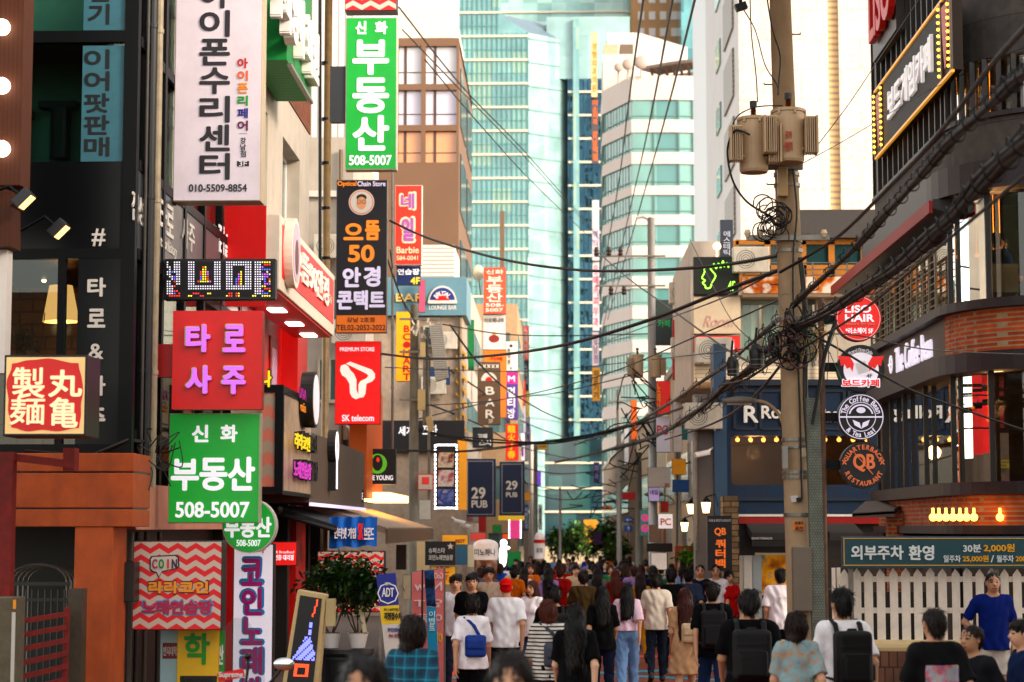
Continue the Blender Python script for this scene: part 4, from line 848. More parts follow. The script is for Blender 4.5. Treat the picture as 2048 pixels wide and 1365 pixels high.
w=MB();w.disc((BX+.14,yb0+.75,(z0+z1)/2+.08),(.48,.52),(1,0,0),.13,32);w.build('round_logo',C('e8dcd0'),fs);w=MB();w.disc((BX+.146,yb0+.75,(z0+z1)/2+.08),(.40,.44),(1,0,0),.005,32);w.disc((BX+.151,yb0+.75,(z0+z1)/2+.02),(.18,.26),(1,0,0),.004,24,1);w.build('logo_face',[C('c8b4c4'),C('6a3a30')],fs)
for i,y in enumerate((30.5,32.6,34.5)):
 w=MB();w.box(-4.45,-4.2,y,y+.5,z0-.045,z0-.031);w.build('downlight',lit('fff0e0',5),fs)
GX=-4.1;gs=thing('canopy_sign','green canopy with thick white raised Korean letters on the brick wall','sign',(-4.4,33.5,11))
gy0,gy1=29.9,onx(622,100,GX).y;gz0,gz1=onx(560,90,GX).z-.05,onx(560,90,GX).z+1.6
w=MB();w.box(FX+.025,GX,gy0,gy1,gz0,gz1+1);w.build('canopy',stripes('green_ribs',hexc('1c6a3c'),hexc('2a8a50'),.12,1,.5),gs)
PG=Plane('x',GX+.005);
letters(gs,PG,[('수학영어',zbox(PG,534,590,gz0+.12,gz0+1.05),C('efeae6'),dict(bold=.07,depth=.16)),('학원',zbox(PG,594,620,gz0+.12,gz0+1.0),C('efeae6'),dict(bold=.07,depth=.16))])
w=MB();w.box(GX-.02,GX+.05,gy0+.2,gy1,gz0-.05,gz0-.003);w.build('gutter',steel,gs)
KX=-3.95;ky0,ky1=onx(563,850,KX).y,onx(622,850,KX).y
chg=stripes('pale_chevron',hexc('d89080'),hexc('b8a898'),.34,2,.5,.6,zig=(.16,.46,0))
kz0,kz1=onx(592,985,KX).z,onx(563,742,KX).z-.25
kb=thing('karaoke_shop','dark framed box of worn metal with round logo and yellow letters below the red shopfront','shopfront',(-4.3,(ky0+ky1)/2,kz0))
w=MB();w.box(FX+.01,KX,ky0+.02,ky1,kz0,kz1);w.build('side_panel',mat('worn_metal',hexc('b8a494'),rough=.45,noise=.3,scale=5,grime=.5),kb)
w=MB();w.box(at(523,800,ky0).x,KX-.09,ky0-.02,ky0+.015,kz0+.05,kz1-.06);w.build('chevron_panel',chg,kb)
w=MB();w.box(KX-.09,KX+.03,ky0-.04,ky0+.06,kz0-.05,kz1+.05);w.box(FX,KX-.09,ky0-.04,ky0+.05,kz1-.06,kz1+.05);w.box(KX-.08,KX+.03,ky0+.06,ky1,kz1-.06,kz1+.04);w.box(FX,KX-.09,ky0-.035,ky0+.05,kz0-.04,kz0+.05);w.box(KX-.08,KX+.02,ky0+.06,ky1,kz0-.06,kz0);w.build('frame',blk2,kb)
letters(kb,Plane('y',ky0-.02),[('나',(520,738,546,778),C('1a1818'),dict(bold=.12,depth=.03))],'letter_body');letters(kb,Plane('y',ky0-.055),[('나',(523,741,543,775),lit('f2dc1a',.5),dict(bold=.07))])
PK=Plane('x',KX);zc=onx(604,800,KX).z;yc=onx(604,800,KX).y
w=MB();w.disc((KX+.22,yc,zc),(.44,.44),(1,0,0),.2,36);w.build('round_case',C('1c1a1a'),kb);w=MB();w.disc((KX+.228,yc,zc),(.38,.39),(1,0,0),.007,36);w.build('round_face',lit('e4d8e4',.3),kb)
letters(kb,Plane('x',KX+.23),[('LALA',zbox(PK,598,611,zc,zc+.16),C('b0289a')),('coin',zbox(PK,600,610,zc-.2,zc-.06),C('e8a020'))])
letters(kb,PK,[('라라코인',zbox(PK,588,620,onx(604,905,KX).z,onx(604,868,KX).z),C('1a1718'),dict(bold=.12,depth=.12)),('노래연습장',zbox(PK,585,622,onx(604,962,KX).z,onx(604,922,KX).z),C('1a1718'),dict(bold=.12,depth=.12))],'letter_body')
letters(kb,Plane('x',KX+.124),[('라라코인',zbox(PK,589,619,onx(604,902,KX).z,onx(604,871,KX).z),lit('e8cc18',.5),dict(bold=.05)),('노래연습장',zbox(PK,587,621,onx(604,959,KX).z,onx(604,925,KX).z),lit('c838b8',.4),dict(bold=.05))])
sy1=onx(731,900,KX).y;sz1=onx(626,835,KX).z;sz0=onx(690,1012,KX).z
sf=thing('grey_shopfront','brown grey metal shopfront panel with a white lit spoon shaped emblem','shopfront',(-4.3,(ky1+sy1)/2,sz0))
w=MB();w.box(FX-.1,KX-.02,ky1+.02,sy1,sz0,sz1-.25);w.build('panel',stripes('grey_panel',hexc('5c5048'),hexc('54483f'),.6,1,.96,.5,soft=.02),sf)
w=MB();w.box(KX-.02,KX+.02,ky1+.02,sy1,sz0-.06,sz0-.003);w.build('light_strip',lit('d8ccf0',.8),sf)
zc=onx(660,925,KX).z;yc=onx(660,925,KX).y
w=MB()
w.disc((KX+.12,yc,zc+.27),(.30,.30),(1,0,0),.14,24);w.box(KX-.02,KX+.118,yc-.13,yc+.13,zc-.5,zc+.1);w.build('emblem_case',C('16120f'),sf)
w=MB();w.ring((KX+.128,yc,zc+.27),.10,.27,(1,0,0),.006,24);w.box(KX+.121,KX+.127,yc-.1,yc+.1,zc-.47,zc+.05);w.build('emblem',lit('f4f0f0',.9),sf)
gf=thing('shop_row','dark recessed ground floor shops below the karaoke box','shop',(-5,34,gz(34)))
w=MB();w.box(FX-.8,FX-.7,29.6,43,gz(36),2.9);w.build('back_wall',C('4a423c',noise=.3),gf)
for y in(29.7,32.5,35.2,38.2,41):w=MB();w.box(FX-.7,FX-.02,y,y+.28,gz(36),2.85);w.build('pier',C('221e1c'),gf)
for y,h in((30.4,'b8a080'),(33.2,'8aa0a0'),(36.0,'d8b890'),(39.2,'c08a50')):w=MB();w.box(FX-.7,FX-.66,y,y+1.7,gz(36)+.3,2.3);w.build('shop_window',panes('shopw'+h,(h,'3a2e26','786450'),(.5,.5,.6),.2),gf)
aw=thing('awning','small black awning below the white lit emblem','awning',at(690,1030,33));Xa0,Xa1=-4.6,-3.55
w=MB();w.prism([(Xa0,32.4,2.62),(Xa1,32.4,2.28),(Xa1,32.4,2.20),(Xa0,32.4,2.54)],(0,4.2,0));w.build('canopy',C('1c1d22',rough=.7),aw);w=MB();w.tube([(Xa0,32.35,2.5),(Xa1,32.35,2.2)],.035,8);w.sphere((Xa0+.1,32.3,2.55),.09);w.build('arm',C('141414'),aw)
r=thing('hanging_banner','blue cloth banner with white Korean letters hanging below the black awning','banner',at(705,1095,32.6));w=MB();n=14;P=Plane('y',32.6);top=[P.pt(660+95*i/n,1034+1.5*math.sin(i*2))+Vector((0,.04*math.sin(i*1.7),0))for i in range(n+1)];bot=[P.pt(657+96*i/n,1097-5*i/n+2*math.sin(i))+Vector((0,.05*math.sin(i*1.4+1),0))for i in range(n+1)]
w.add(top+bot+[p+Vector((0,.004,0))for p in top+bot],[(i,i+1,i+n+2,i+n+1)for i in range(n)]+[(i+2*n+2,i+3*n+3,i+3*n+4,i+2*n+3)for i in range(n)]);w.build('cloth',C('1f6ec0',rough=.8),r,smooth=True);letters(r,Plane('y',32.53),[('인터넷 가입',(668,1056,712,1078),wht,dict(bold=.04)),('SK',(716,1047,727,1080),C('e8501c')),('브로드',(728,1056,748,1080),wht,dict(bold=.04))])
aw2=thing('awning','long grey striped retractable awning beyond the black one','awning',(-3.9,42,2.3))
w=MB();w.prism([(-4.7,37.2,2.72),(-3.15,37.2,2.25),(-3.15,37.2,2.13),(-4.7,37.2,2.6)],(0,14,0));w.build('canopy',stripes('awning_stripe',hexc('8a7a6c'),hexc('a89888'),.5,1),aw2);w=MB();w.box(-3.16,-3.12,37.2,51.2,1.95,2.22);w.build('valance',C('6c5a4c'),aw2)
karaoke('pink chevron karaoke shop sign behind the potted trees',(634,1102,769,1225),33.5)
tub=thing('planter_tub','wide black ribbed round tub under the two white pots','tub',at(693,1420,24.2));c=at(693,1297,24.2)
w=MB();w.tube([(c.x,24.2,gz(24)),(c.x,24.2,c.z-.1),(c.x,24.2,c.z-.05),(c.x,24.2,c.z)],[.26,.31,.335,.33],36);w.build('tub',C('15161a',rough=.5),tub,smooth=False);w=MB();w.tube([(c.x,24.2,c.z-.12),(c.x,24.2,c.z-.09)],.335,36);w.build('rim_band',C('202228'),tub)
for i,(px,bx,lb)in enumerate(((662,662,'left of the two leafy potted trees on the black tub, white pot'),(722,716,'right of the two leafy potted trees on the black tub, white pot'))):
 b0=at(bx,1296,24.2-.1*i);pt=thing('plant_pot',['white round pot standing left on the black tub','white round pot standing right on the black tub'][i],'pot',b0,'white pots on the black tub');w=MB();w.tube([b0,b0+Vector((0,0,.17)),b0+Vector((0,0,.18))],[.085,.12,.13],28);w.build('pot',C('e4e0dc',rough=.4),pt,smooth=False);w=MB();w.disc(b0+Vector((0,0,.181)),.11,(0,-.001,1),.004,20)if False else w.tube([b0+Vector((0,0,.17)),b0+Vector((0,0,.185))],.11,20);w.build('soil',C('2a2018'),pt)
 leafy('potted_tree',lb,'tree',b0+Vector((0,0,.16)),.98,.40,1900,leafs,bark,'potted trees by the shop',leaf=.095,crown0=.26,stems=4,seed=11+i)
b=at(720,1200,24.1);w=MB();w.beam(at(718,1195,24),at(730,1265,24),.05,.012);w.build('ribbon_tag',C('d8cdb0'),label='pale ribbon with lettering tied to the right potted tree',cat='ribbon')
r=thing('standing_sign','blue, yellow and white folding stand with a white octagon on the pavement','sign',at(790,1420,22));Ya=22.0;q=[at(752,1150,Ya),at(791,1146,Ya),at(818,1420,Ya),at(783,1420,Ya)]
def bq(q,s,t,d=0):return q[0].lerp(q[1],s).lerp(q[3].lerp(q[2],s),t)-Vector((0,d,0))
def band(t0,t1,m,nm='panel'):
 w=MB();w.prism([bq(q,0,t0),bq(q,1,t0),bq(q,1,t1),bq(q,0,t1)],(0,.03,0));w.build(nm,m,r)
band(0,.235,C('1c2a8a'),'blue_panel');band(.236,.37,C('f0d022'),'yellow_panel');band(.371,.9,offw,'white_panel')
w=MB();w.ring(at(776,1187,Ya-.004),.17*.62,.17*.70,(0,-1,0),.003,8);w.build('octagon',wht,r);P=Plane('y',Ya-.004)
letters(r,P,[('ADT',(764,1176,788,1194),wht),('캡스',(770,1165,783,1171),wht,dict(bold=.02)),('지정접수처',(768,1225,803,1240),outl,dict(bold=.05)),('SK | ADT캡스',(768,1216,801,1223),outl,dict(bold=0)),('무인경비',(775,1256,800,1264),C('2a3a9a')),('보안',(777,1268,798,1275),C('b02a6a'))])
w=MB();w.beam(at(765,1150,22.4),at(757,1400,22.4),.03);w.build('leg',steel,r)
fb=thing('banner_stand','pink see-through banner with mirrored white lettering beside the left pole','banner',at(850,1420,25.5));P=Plane('y',25.5)
w=MB();w.prism([P.pt(824,1145),P.pt(887,1138),P.pt(887,1400),P.pt(822,1400)],(0,.008,0));w.build('cloth',C('dc8a88',rough=.8),fb);w=MB();w.tube([P.pt(889,1136)+Vector((0,.02,0)),P.pt(889,1420)+Vector((0,.02,0))],.012);w.tube([P.pt(822,1145)+Vector((0,.02,0)),P.pt(889,1137)+Vector((0,.02,0))],.01);w.build('pole',steel,fb)
k=C('f2dad8');letters(fb,P,[('GoO',(868,1146,886,1158),k,dict(mirror=True)),('New',(829,1164,884,1182),k,dict(mirror=True)),('인T',(828,1198,884,1215),k,dict(mirror=True)),('이동',(835,1228,884,1246),k,dict(mirror=True)),('이어',(862,1265,884,1290),C('e8c84a'),dict(mirror=True))])
fb=thing('banner_stand','narrow teal and dark banner in front of the pink banner','banner',at(860,1420,24.9));P=Plane('y',24.9);w=MB();w.prism([P.pt(848,1142),P.pt(868,1140),P.pt(872,1215),P.pt(853,1212)],(0,.008,0));w.build('dark_cloth',spots('dark_print',('14161c','1c2434','3a5a8a','a03a2a'),5),fb);w=MB();w.prism([P.pt(853,1212.5),P.pt(872,1215.5),P.pt(880,1400),P.pt(858,1400)],(0,.008,0));w.build('teal_cloth',C('2a8fb0',rough=.8),fb);w=MB();w.tube([P.pt(845,1140),P.pt(843,1420)],.012);w.build('pole',C('202020'),fb);letters(fb,P,[('|이벤트',(858,1222,870,1262),C('dcecf0'),dict(bold=.03))])
# ================================================================ BUILDINGS BEYOND (left, Y 40 - 200)
lb1=thing('ribbed_building','white ribbed metal upper storey over a cream wall, behind the green vertical sign','building',(-6,49,gz(49)))
w=MB();w.box(-9,-4.75,46.4,53,at(650,275,46.4).z,16);w.build('ribbed_wall',stripes('white_ribs',hexc('e2ddd8'),hexc('a8a4a0'),.16,0,.75,.45,bump=.4,soft=.1),lb1)
w=MB();w.box(-9,-4.75,46.4,53,at(650,400,46.4).z,at(650,275,46.4).z-.003);w.box(-9,-4.85,46.41,53,2.9,at(650,400,46.4).z-.003);w.build('wall',beige,lb1)
w=MB();w.box(-9,-4.7,46.3,53,at(650,395,46.4).z,at(650,383,46.4).z);w.build('ledge',offw,lb1)
w=MB();w.box(-9,-4.84,46.39,52.9,at(650,1000,46.4).z,at(650,880,46.4).z);w.build('dark_fascia',C('26221f'),lb1)
pp=thing('sign_pole','tall pale steel pole carrying the upper green vertical sign','pole',at(652,900,39.6));w=MB();p=at(652,600,39.6);w.tube([(p.x,p.y,gz(40)),(p.x,p.y,14)],.075,14);w.build('shaft',mat('tan_steel',hexc('a08a6c'),rough=.4,metal=.3,noise=.25,grime=.4),pp,smooth=True)
w=MB()
for y in(130,242,330,420,520):q=at(652,y,39.6);w.tube([q,q+Vector((0,0,.06))],.09,14)
w.build('clamp',blk,pp);w=MB();w.tube([at(640,605,39.8),at(640,0,39.8)],.035,8);w.build('conduit',C('3a342e'),pp)
w=MB();w.box(-4.5,-4.12,43.5,47.5,2.9,at(730,770,44).z);w.build('timber_wall',stripes('orange_wood',hexc('b8641c'),hexc('96500f'),.2,1,.93,.5),label='orange timber clad front behind the red telecom sign',cat='building')
r,pl=board('lightbox_sign','tall green vertical sign with white Korean letters hung high on the pale pole','sign',(691,35,794,340),39.5,lit('0fa838',.12),C('c8c0b4'),.3,2,bracket=(655,132,691,243),brm=C('3c3e42'))
letters(r,pl,[('신',(711,43,733,69),wl,dict(bold=.07)),('화',(750,43,775,69),wl,dict(bold=.07)),('부',(705,80,778,150),wl,dict(bold=.06)),('동',(705,156,778,227),wl,dict(bold=.06)),('산',(705,231,778,302),wl,dict(bold=.06)),('508-5007',(698,311,783,331),wl,dict(bold=.05))])
r,pl=board('karaoke_sign','pink chevron sign cut by the top edge above the green vertical sign','sign',(690,-110,794,22),39.4,stripes('chevron_small',hexc('e2565a'),hexc('d8cabe'),.2,2,.5,.5,zig=(.1,.36,0)),C('2c2a2c'),.4,1.5)
Yo_=41.8;r,pl=board('vertical_sign','black vertical optician sign with orange and lilac letters and a round face badge','sign',(672,360,774,666),Yo_,C('232028',rough=.4),C('6a655c'),.22,1.5)
lil=lit('dcd0ec',.35);org=lit('f08420',.45)
w=MB();w.obox(pl.pt(722.5,648),(50*mpp(Yo_),0,0),(0,.004,0),(0,0,17*mpp(Yo_)));w.build('orange_band',lit('ea7018',.25),r)
letters(r,pl,[('Optical',(675,363,713,375),org,dict(bold=.03)),('Chain Store',(715,363,771,373),lil,dict(bold=.03)),('으',(687,447,727,481),org,dict(bold=.085)),('뜸',(730,441,760,481),org,dict(bold=.075)),('50',(696,490,749,525),org,dict(bold=.08)),('안',(685,535,722,575),lil,dict(bold=.07)),('경',(727,533,761,574),lil,dict(bold=.07)),('콘택트',(674,581,770,620),lil,dict(bold=.065))])
letters(r,Plane('y',pl.c-.005),[('강남 2호점',(694,635,749,645),outl,dict(bold=.02)),('TEL02-2052-2022',(673,650,771,661),outl,dict(bold=.02))])
w=MB();c=pl.pt(723,405);k=mpp(Yo_);w.disc(c+Vector((0,-.003,0)),26*k,(0,-1,0),.004,36);w.ring(c+Vector((0,-.006,0)),22.5*k,24*k,(0,-1,0),.004,36,1);w.disc(c+Vector((0,-.007,-.02)),(10*k,13*k),(0,-1,0),.004,24,2);w.disc(c+Vector((0,-.006,.1)),(10.5*k,7*k),(0,-1,0),.004,24,3)
for s in(-1,1):w.ring(c+Vector((s*5*k,-.012,.01)),3.4*k,4.2*k,(0,-1,0),.004,16,3)
w.build('face_badge',[offw,C('e07820'),C('dca888'),C('3a302c')],r)
Yt=42.8;r,pl=board('vertical_sign','red lit telecom sign with a folded white T shaped ribbon','sign',(670,683,761,849),Yt,lit('ee1010',.5),C('9a1410'),.25,1)
letters(r,pl,[('PREMIUM STORE',(680,695,749,703),wl,dict(bold=.03)),('SK telecom',(684,830,748,843),wl,dict(bold=.04))])
w=MB();P=lambda x,y,d=0:pl.pt(x,y)-Vector((0,d,0))
L1=[(680,738),(684,730),(693,725),(745,743),(750,750),(748,760),(742,767),(733,768),(731,790),(727,796),(717,793),(718,768),(724,760),(736,757),(738,751),(697,735),(694,743),(704,752),(712,766),(709,784),(718,797),(707,798),(701,790),(700,770),(690,756),(682,748)]
w.prism([P(x,y)for x,y in[(680,741),(682,732),(690,729),(697,733),(700,740),(708,748),(713,760),(713,780),(717,790),(722,795),(712,799),(704,795),(700,787),(699,768),(692,756),(684,751)]],(0,-.012,0))
w.prism([P(x,y,.013)for x,y in[(692,728),(701,724),(744,740),(750,748),(750,757),(744,764),(733,768),(731,788),(727,795),(721,796),(717,791),(717,770),(721,763),(733,757),(737,752),(733,748)]],(0,-.012,0));w.build('ribbon_emblem',lit('f6ecdf',.5),r)
r,pl=board('hanging_sign','square black sign with a green O shaped emblem, by the left pole','sign',(720,898,791,969),45,C('141414',rough=.35),C('0c0c0c'),.3,1)
w=MB();c=pl.pt(755,928);k=mpp(45);vs=[]
for i in range(40):
 a=2*math.pi*i/40;vs+=[c+Vector((math.cos(a)*19*k,-.006,math.sin(a)*20*k)),c+Vector((math.cos(a)*10.5*k,-.006,math.sin(a)*16*k+.02))]
w.add(vs,[(2*i,2*i+1,(2*i+3)%80,(2*i+2)%80)for i in range(40)]);w.disc(c+Vector((.01,-.008,8*k)),(3.4*k,5*k),(0,-1,0),.004,16,1);w.build('emblem',[lit('58b41c',.4),lit('e03820',.4)],r);letters(r,pl,[('OLIVE YOUNG',(725,951,786,961),wl,dict(bold=.04))])
w=MB();w.box(-4.6,-3.75,45.0,51,at(750,1000,45).z,at(750,985,45).z);w.build('light_bar',lit('ffc470',2.2),label='glowing warm light bar below the green O sign',cat='lamp')
r,pl=board('shop_sign','small dark sign with white letters left of the glowing light bar','sign',(700,980,727,1006),41,C('1a1816'),None,.1,1);letters(r,pl,[('FERMISTORE',(702,986,726,1000),wl,dict(bold=.02))])
r,pl=board('vertical_sign','red vertical nail salon sign with pale lilac Korean letters, high on the left','sign',(790,371,844,530),58,lit('de2a18',.4),C('d8d0c8'),.3,1)
cr_=C('eddcc0');ll=C('a86aa8')
letters(r,pl,[('네',(798,383,833,422),cr_,dict(bold=.13,depth=.004)),('일',(799,432,832,487),cr_,dict(bold=.12,depth=.004)),('Barbie',(793,494,838,507),cr_,dict(bold=.03)),('584-0041',(793,512,836,521),cr_,dict(bold=.02))]);letters(r,Plane('y',pl.c-.006),[('네',(802,387,829,418),ll,dict(bold=.06)),('일',(803,436,828,483),ll,dict(bold=.06))])
r,pl=board('hanging_sign','small dark blue sign with 4F in yellow, below the nail salon sign','sign',(793,532,841,570),58.5,C('1c3260'),None,.25,.5);letters(r,pl,[('연습장',(795,538,839,550),wl,dict(bold=.04)),('4F',(821,555,840,569),lit('f0c828',.4),dict(bold=.06))])
r,pl=board('vertical_sign','orange vertical shoe shop sign with red serif letters beside the left pole','sign',(792,624,829,763),59,lit('f2a010',.35),C('d08a10'),.3,.6);letters(r,pl,[('|BC·MART',(806,650,821,762),C('c01818'),dict(bold=.06,gap=.15))])
Yb=76;bb=thing('brown_building','brown panelled building with large square reflecting windows, left background','building',at(850,1000,Yb));Pb=Plane('y',Yb);gx=lambda px:at(px,500,Yb).x;gzz=lambda py:at(900,py,Yb).z
brn=mat('brown_panel',hexc('7c6250'),rough=.5,noise=.08,scale=.6);xs=[(720,782),(795,841),(850,912)];rws=[(92,168),(180,250),(262,325)]
w=MB();e=[gx(700)]+[gx(v)for a in xs for v in a]+[gx(917)]
for i in range(0,len(e),2):w.box(e[i],e[i+1],Yb,Yb+.5,gzz(330),gzz(76))
for a,c in xs:
 zz_=[gzz(330)]+[gzz(v)for rr in reversed(rws)for v in reversed(rr)]+[gzz(76)]
 for i in range(0,len(zz_),2):w.box(gx(a),gx(c),Yb+.003,Yb+.49,zz_[i],zz_[i+1])
w.box(gx(700),gx(917),Yb,Yb+.5,gz(Yb),gzz(330)-.003);w.box(gx(917)-.4,gx(917),Yb+.5,Yb+12,gz(100),gzz(76));w.box(gx(700),gx(917),Yb+.5,Yb+12,gzz(76)-.3,gzz(76));w.build('wall',brn,bb)
for j,(c,d)in enumerate(rws):
 for i,(a,b_)in enumerate(xs):
  w=MB();w.box(gx(a),gx(b_),Yb+.2,Yb+.25,gzz(d),gzz(c));f=w.build('window',[mat('win_painted_sky',hexc('dcd8dc'),rough=.05,noise=.1,scale=.5,spec=1),mat('win_painted_sky2',hexc('cfc8d6'),rough=.05,noise=.1,scale=.5,spec=1),mat('win_painted_sunset',hexc('dca078'),rough=.08,noise=.2,scale=.5,spec=1)][j],bb)  # white sky and orange sunset reflections painted in as pane colours per row
  w=MB();w.box(gx(a+(b_-a)*.3)-.05,gx(a+(b_-a)*.3)+.05,Yb+.17,Yb+.199,gzz(d),gzz(c));w.box(gx(a),gx(b_),Yb+.165,Yb+.199,gzz(c+(d-c)*.68),gzz(c+(d-c)*.66));w.build('mullion',C('5a463a'),f)
for y in range(5):
 for i in range(2):w=MB();w.box(gx(917),gx(917)+.05,Yb+1+i*5.6,Yb+5.4+i*5.6,gzz(76)-3.3-y*3.4,gzz(76)-1-y*3.4);w.build('side_window',dw,bb)
w=MB();w.box(gx(780),gx(900),Yb+3,Yb+11,gzz(76)+.003,at(850,15,Yb+3).z);w.build('rooftop_block',mat('cream_render',hexc('e4d8cc'),rough=.7),bb)
bar=thing('bar_building','low beige building with a grey blue bar fascia wrapping its corner','building',at(870,1000,64));Y6=64.5;gx=lambda px,Y=Y6:at(px,600,Y).x;g6=lambda py,Y=Y6:at(850,py,Y).z
w=MB();w.box(-8,gx(934),Y6-.3,Y6+3,g6(633),g6(557));w.build('fascia',C('6f8e9a',rough=.5),bar);w=MB();w.box(-8,gx(925),Y6,Y6+3.4,gz(Y6),g6(634));w.build('wall',mat('beige_wall2',hexr('a89480'),rough=.75,noise=.2,grime=.5),bar)
w=MB();w.box(-8,gx(930),Y6-.2,Y6,g6(905),g6(842));w.build('dark_fascia',C('222024'),bar);letters(bar,Plane('y',Y6-.2),[('세계',(797,853,826,872),wl),('포차',(845,850,875,872),wl)]);letters(bar,Plane('y',Y6-.3),[('BAR',(792,588,848,604),C('e8c890'),dict(bold=.05,depth=.08)),('LOUNGE BAR',(858,611,913,620),C('e0dcd8'),dict(bold=.04))])
w=MB();c=at(885,603,Y6-.31);k=mpp(Y6);w.prism([c+Vector((math.cos(a)*28*k,0,math.sin(a)*31*k))for a in np.linspace(0,math.pi,24)],(0,-.05,0),0);w.prism([c+Vector((math.cos(a)*25*k,-.052,math.sin(a)*27*k))for a in np.linspace(.08,math.pi-.08,24)],(0,-.01,0),1);w.prism([c+Vector((math.cos(a)*14*k,-.064,math.sin(a)*15*k))for a in np.linspace(0,math.pi,18)],(0,-.01,0),2);w.obox(c+Vector((0,-.03,-2*k)),(29*k,0,0),(0,.05,0),(0,0,3*k),0);w.build('fan_emblem',[offw,C('2c3a7a'),C('d03020')],bar)
arc_text(mb2:=MB(),'BRUGAL',at(885,603,Y6-.385),16*k,-62,62,9*k,6);mb2.build('lettering',wht,bar)
for i in range(7):w=MB();q=at(912,690+i*25,Y6-.1);w.prism([q,q+Vector((.32,0,-.38)),q+Vector((.32,0,-.28)),q+Vector((0,0,.1))],(0,1.2,0));w.build('fin',C('d8a850'),bar)
w=MB();w.box(gx(840,68),gx(908,68),68,72,at(870,560,68).z,at(870,490,68).z);w.build('louvre_box',stripes('louvre',hexc('e8dcd0'),hexc('b0a498'),.14,2,.6,.5,bump=.5),label='white louvred box on the roof behind the bar fascia',cat='roof box')
r,pl=board('led_sign','black menu sign of food pictures framed by white light dots','sign',(868,888,916,1019),60,C('17171b'),None,.3,1)
for i,nm in enumerate((('c86a4a','e8d8c0','8a2a20','3a3430'),('f0a878','e8e0d8','c05a60','50603a'),('d8d0e0','3a4a8a','8a90c0','202028'))):w=MB();y=905+i*38;w.obox(pl.pt(892,y+14),(16*mpp(60),0,0),(0,.006,0),(0,0,16.5*mpp(60)));w.build('food_picture',spots('food%d'%i,nm,3.4),r)
w=MB()
for i in range(15):
 for x in(870.5,913.5):w.obox(pl.pt(x,893+i*8.8),(.022,0,0),(0,.01,0),(0,0,.045))
for i in range(6):
 for y in(890.5,1016.5):w.obox(pl.pt(875+i*7,y),(.045,0,0),(0,.01,0),(0,0,.022))
w.build('light_dots',lit('ffffff',3),r)
r,pl=board('hanging_sign','small white sign with a red heart emblem on the left pole','sign',(835,948,867,981),53.6,offw,C('c03028'),.15,2);w=MB();w.obox(pl.pt(851,962),(.1,0,0),(0,.005,0),(0,0,.1));w.build('red_emblem',lit('d02a28',.3),r)
w=MB();q=at(924,955,63);w.box(q.x-.14,q.x+.14,63,63.5,at(0,1020,63).z,at(0,880,63).z);w.build('orange_strip',lit('f0981c',.3),label='plain orange strip sign right of the food menu sign',cat='sign')
nav=C('1c2846',rough=.45)
for lb,bx,Y,tb in(('navy pub banner sign, the larger and nearer of two, reading 29 PUB',(930,918,991,1034),72,[('29',(943,975,971,998)),('PUB',(943,1001,975,1016))]),('navy pub banner sign with a yellow foot, the smaller and farther of two',(999,924,1049,1031),82,[('29',(1012,962,1035,980)),('PUB',(1012,985,1035,995))])):
 r,pl=board('pub_sign',lb,'sign',bx,Y,nav,C('2a3450'),.5,1,group='navy pub signs');letters(r,pl,[(s,b_,C('e4dcd0'),dict(bold=.06))for s,b_ in tb])
 w=MB();k=mpp(Y);hx,hz=(bx[2]-bx[0])/2-5,(bx[3]-bx[1])/2-5;c=pl.pt((bx[0]+bx[2])/2,(bx[1]+bx[3])/2)
 for s in(-1,1):w.obox(c+Vector((s*hx*k,0,0)),(.012,0,0),(0,.006,0),(0,0,hz*k));w.obox(c+Vector((0,0,s*hz*k)),(hx*k,0,0),(0,.005,0),(0,0,.012))
 w.build('border_line',C('a8a4a8'),r)
 if Y>80:w=MB();w.box(at(997,0,Y).x,at(1048,0,Y).x,Y-.02,Y+.4,at(1020,1041,Y).z,at(1020,1032,Y).z);w.build('yellow_foot',lit('f0c020',.3),r)
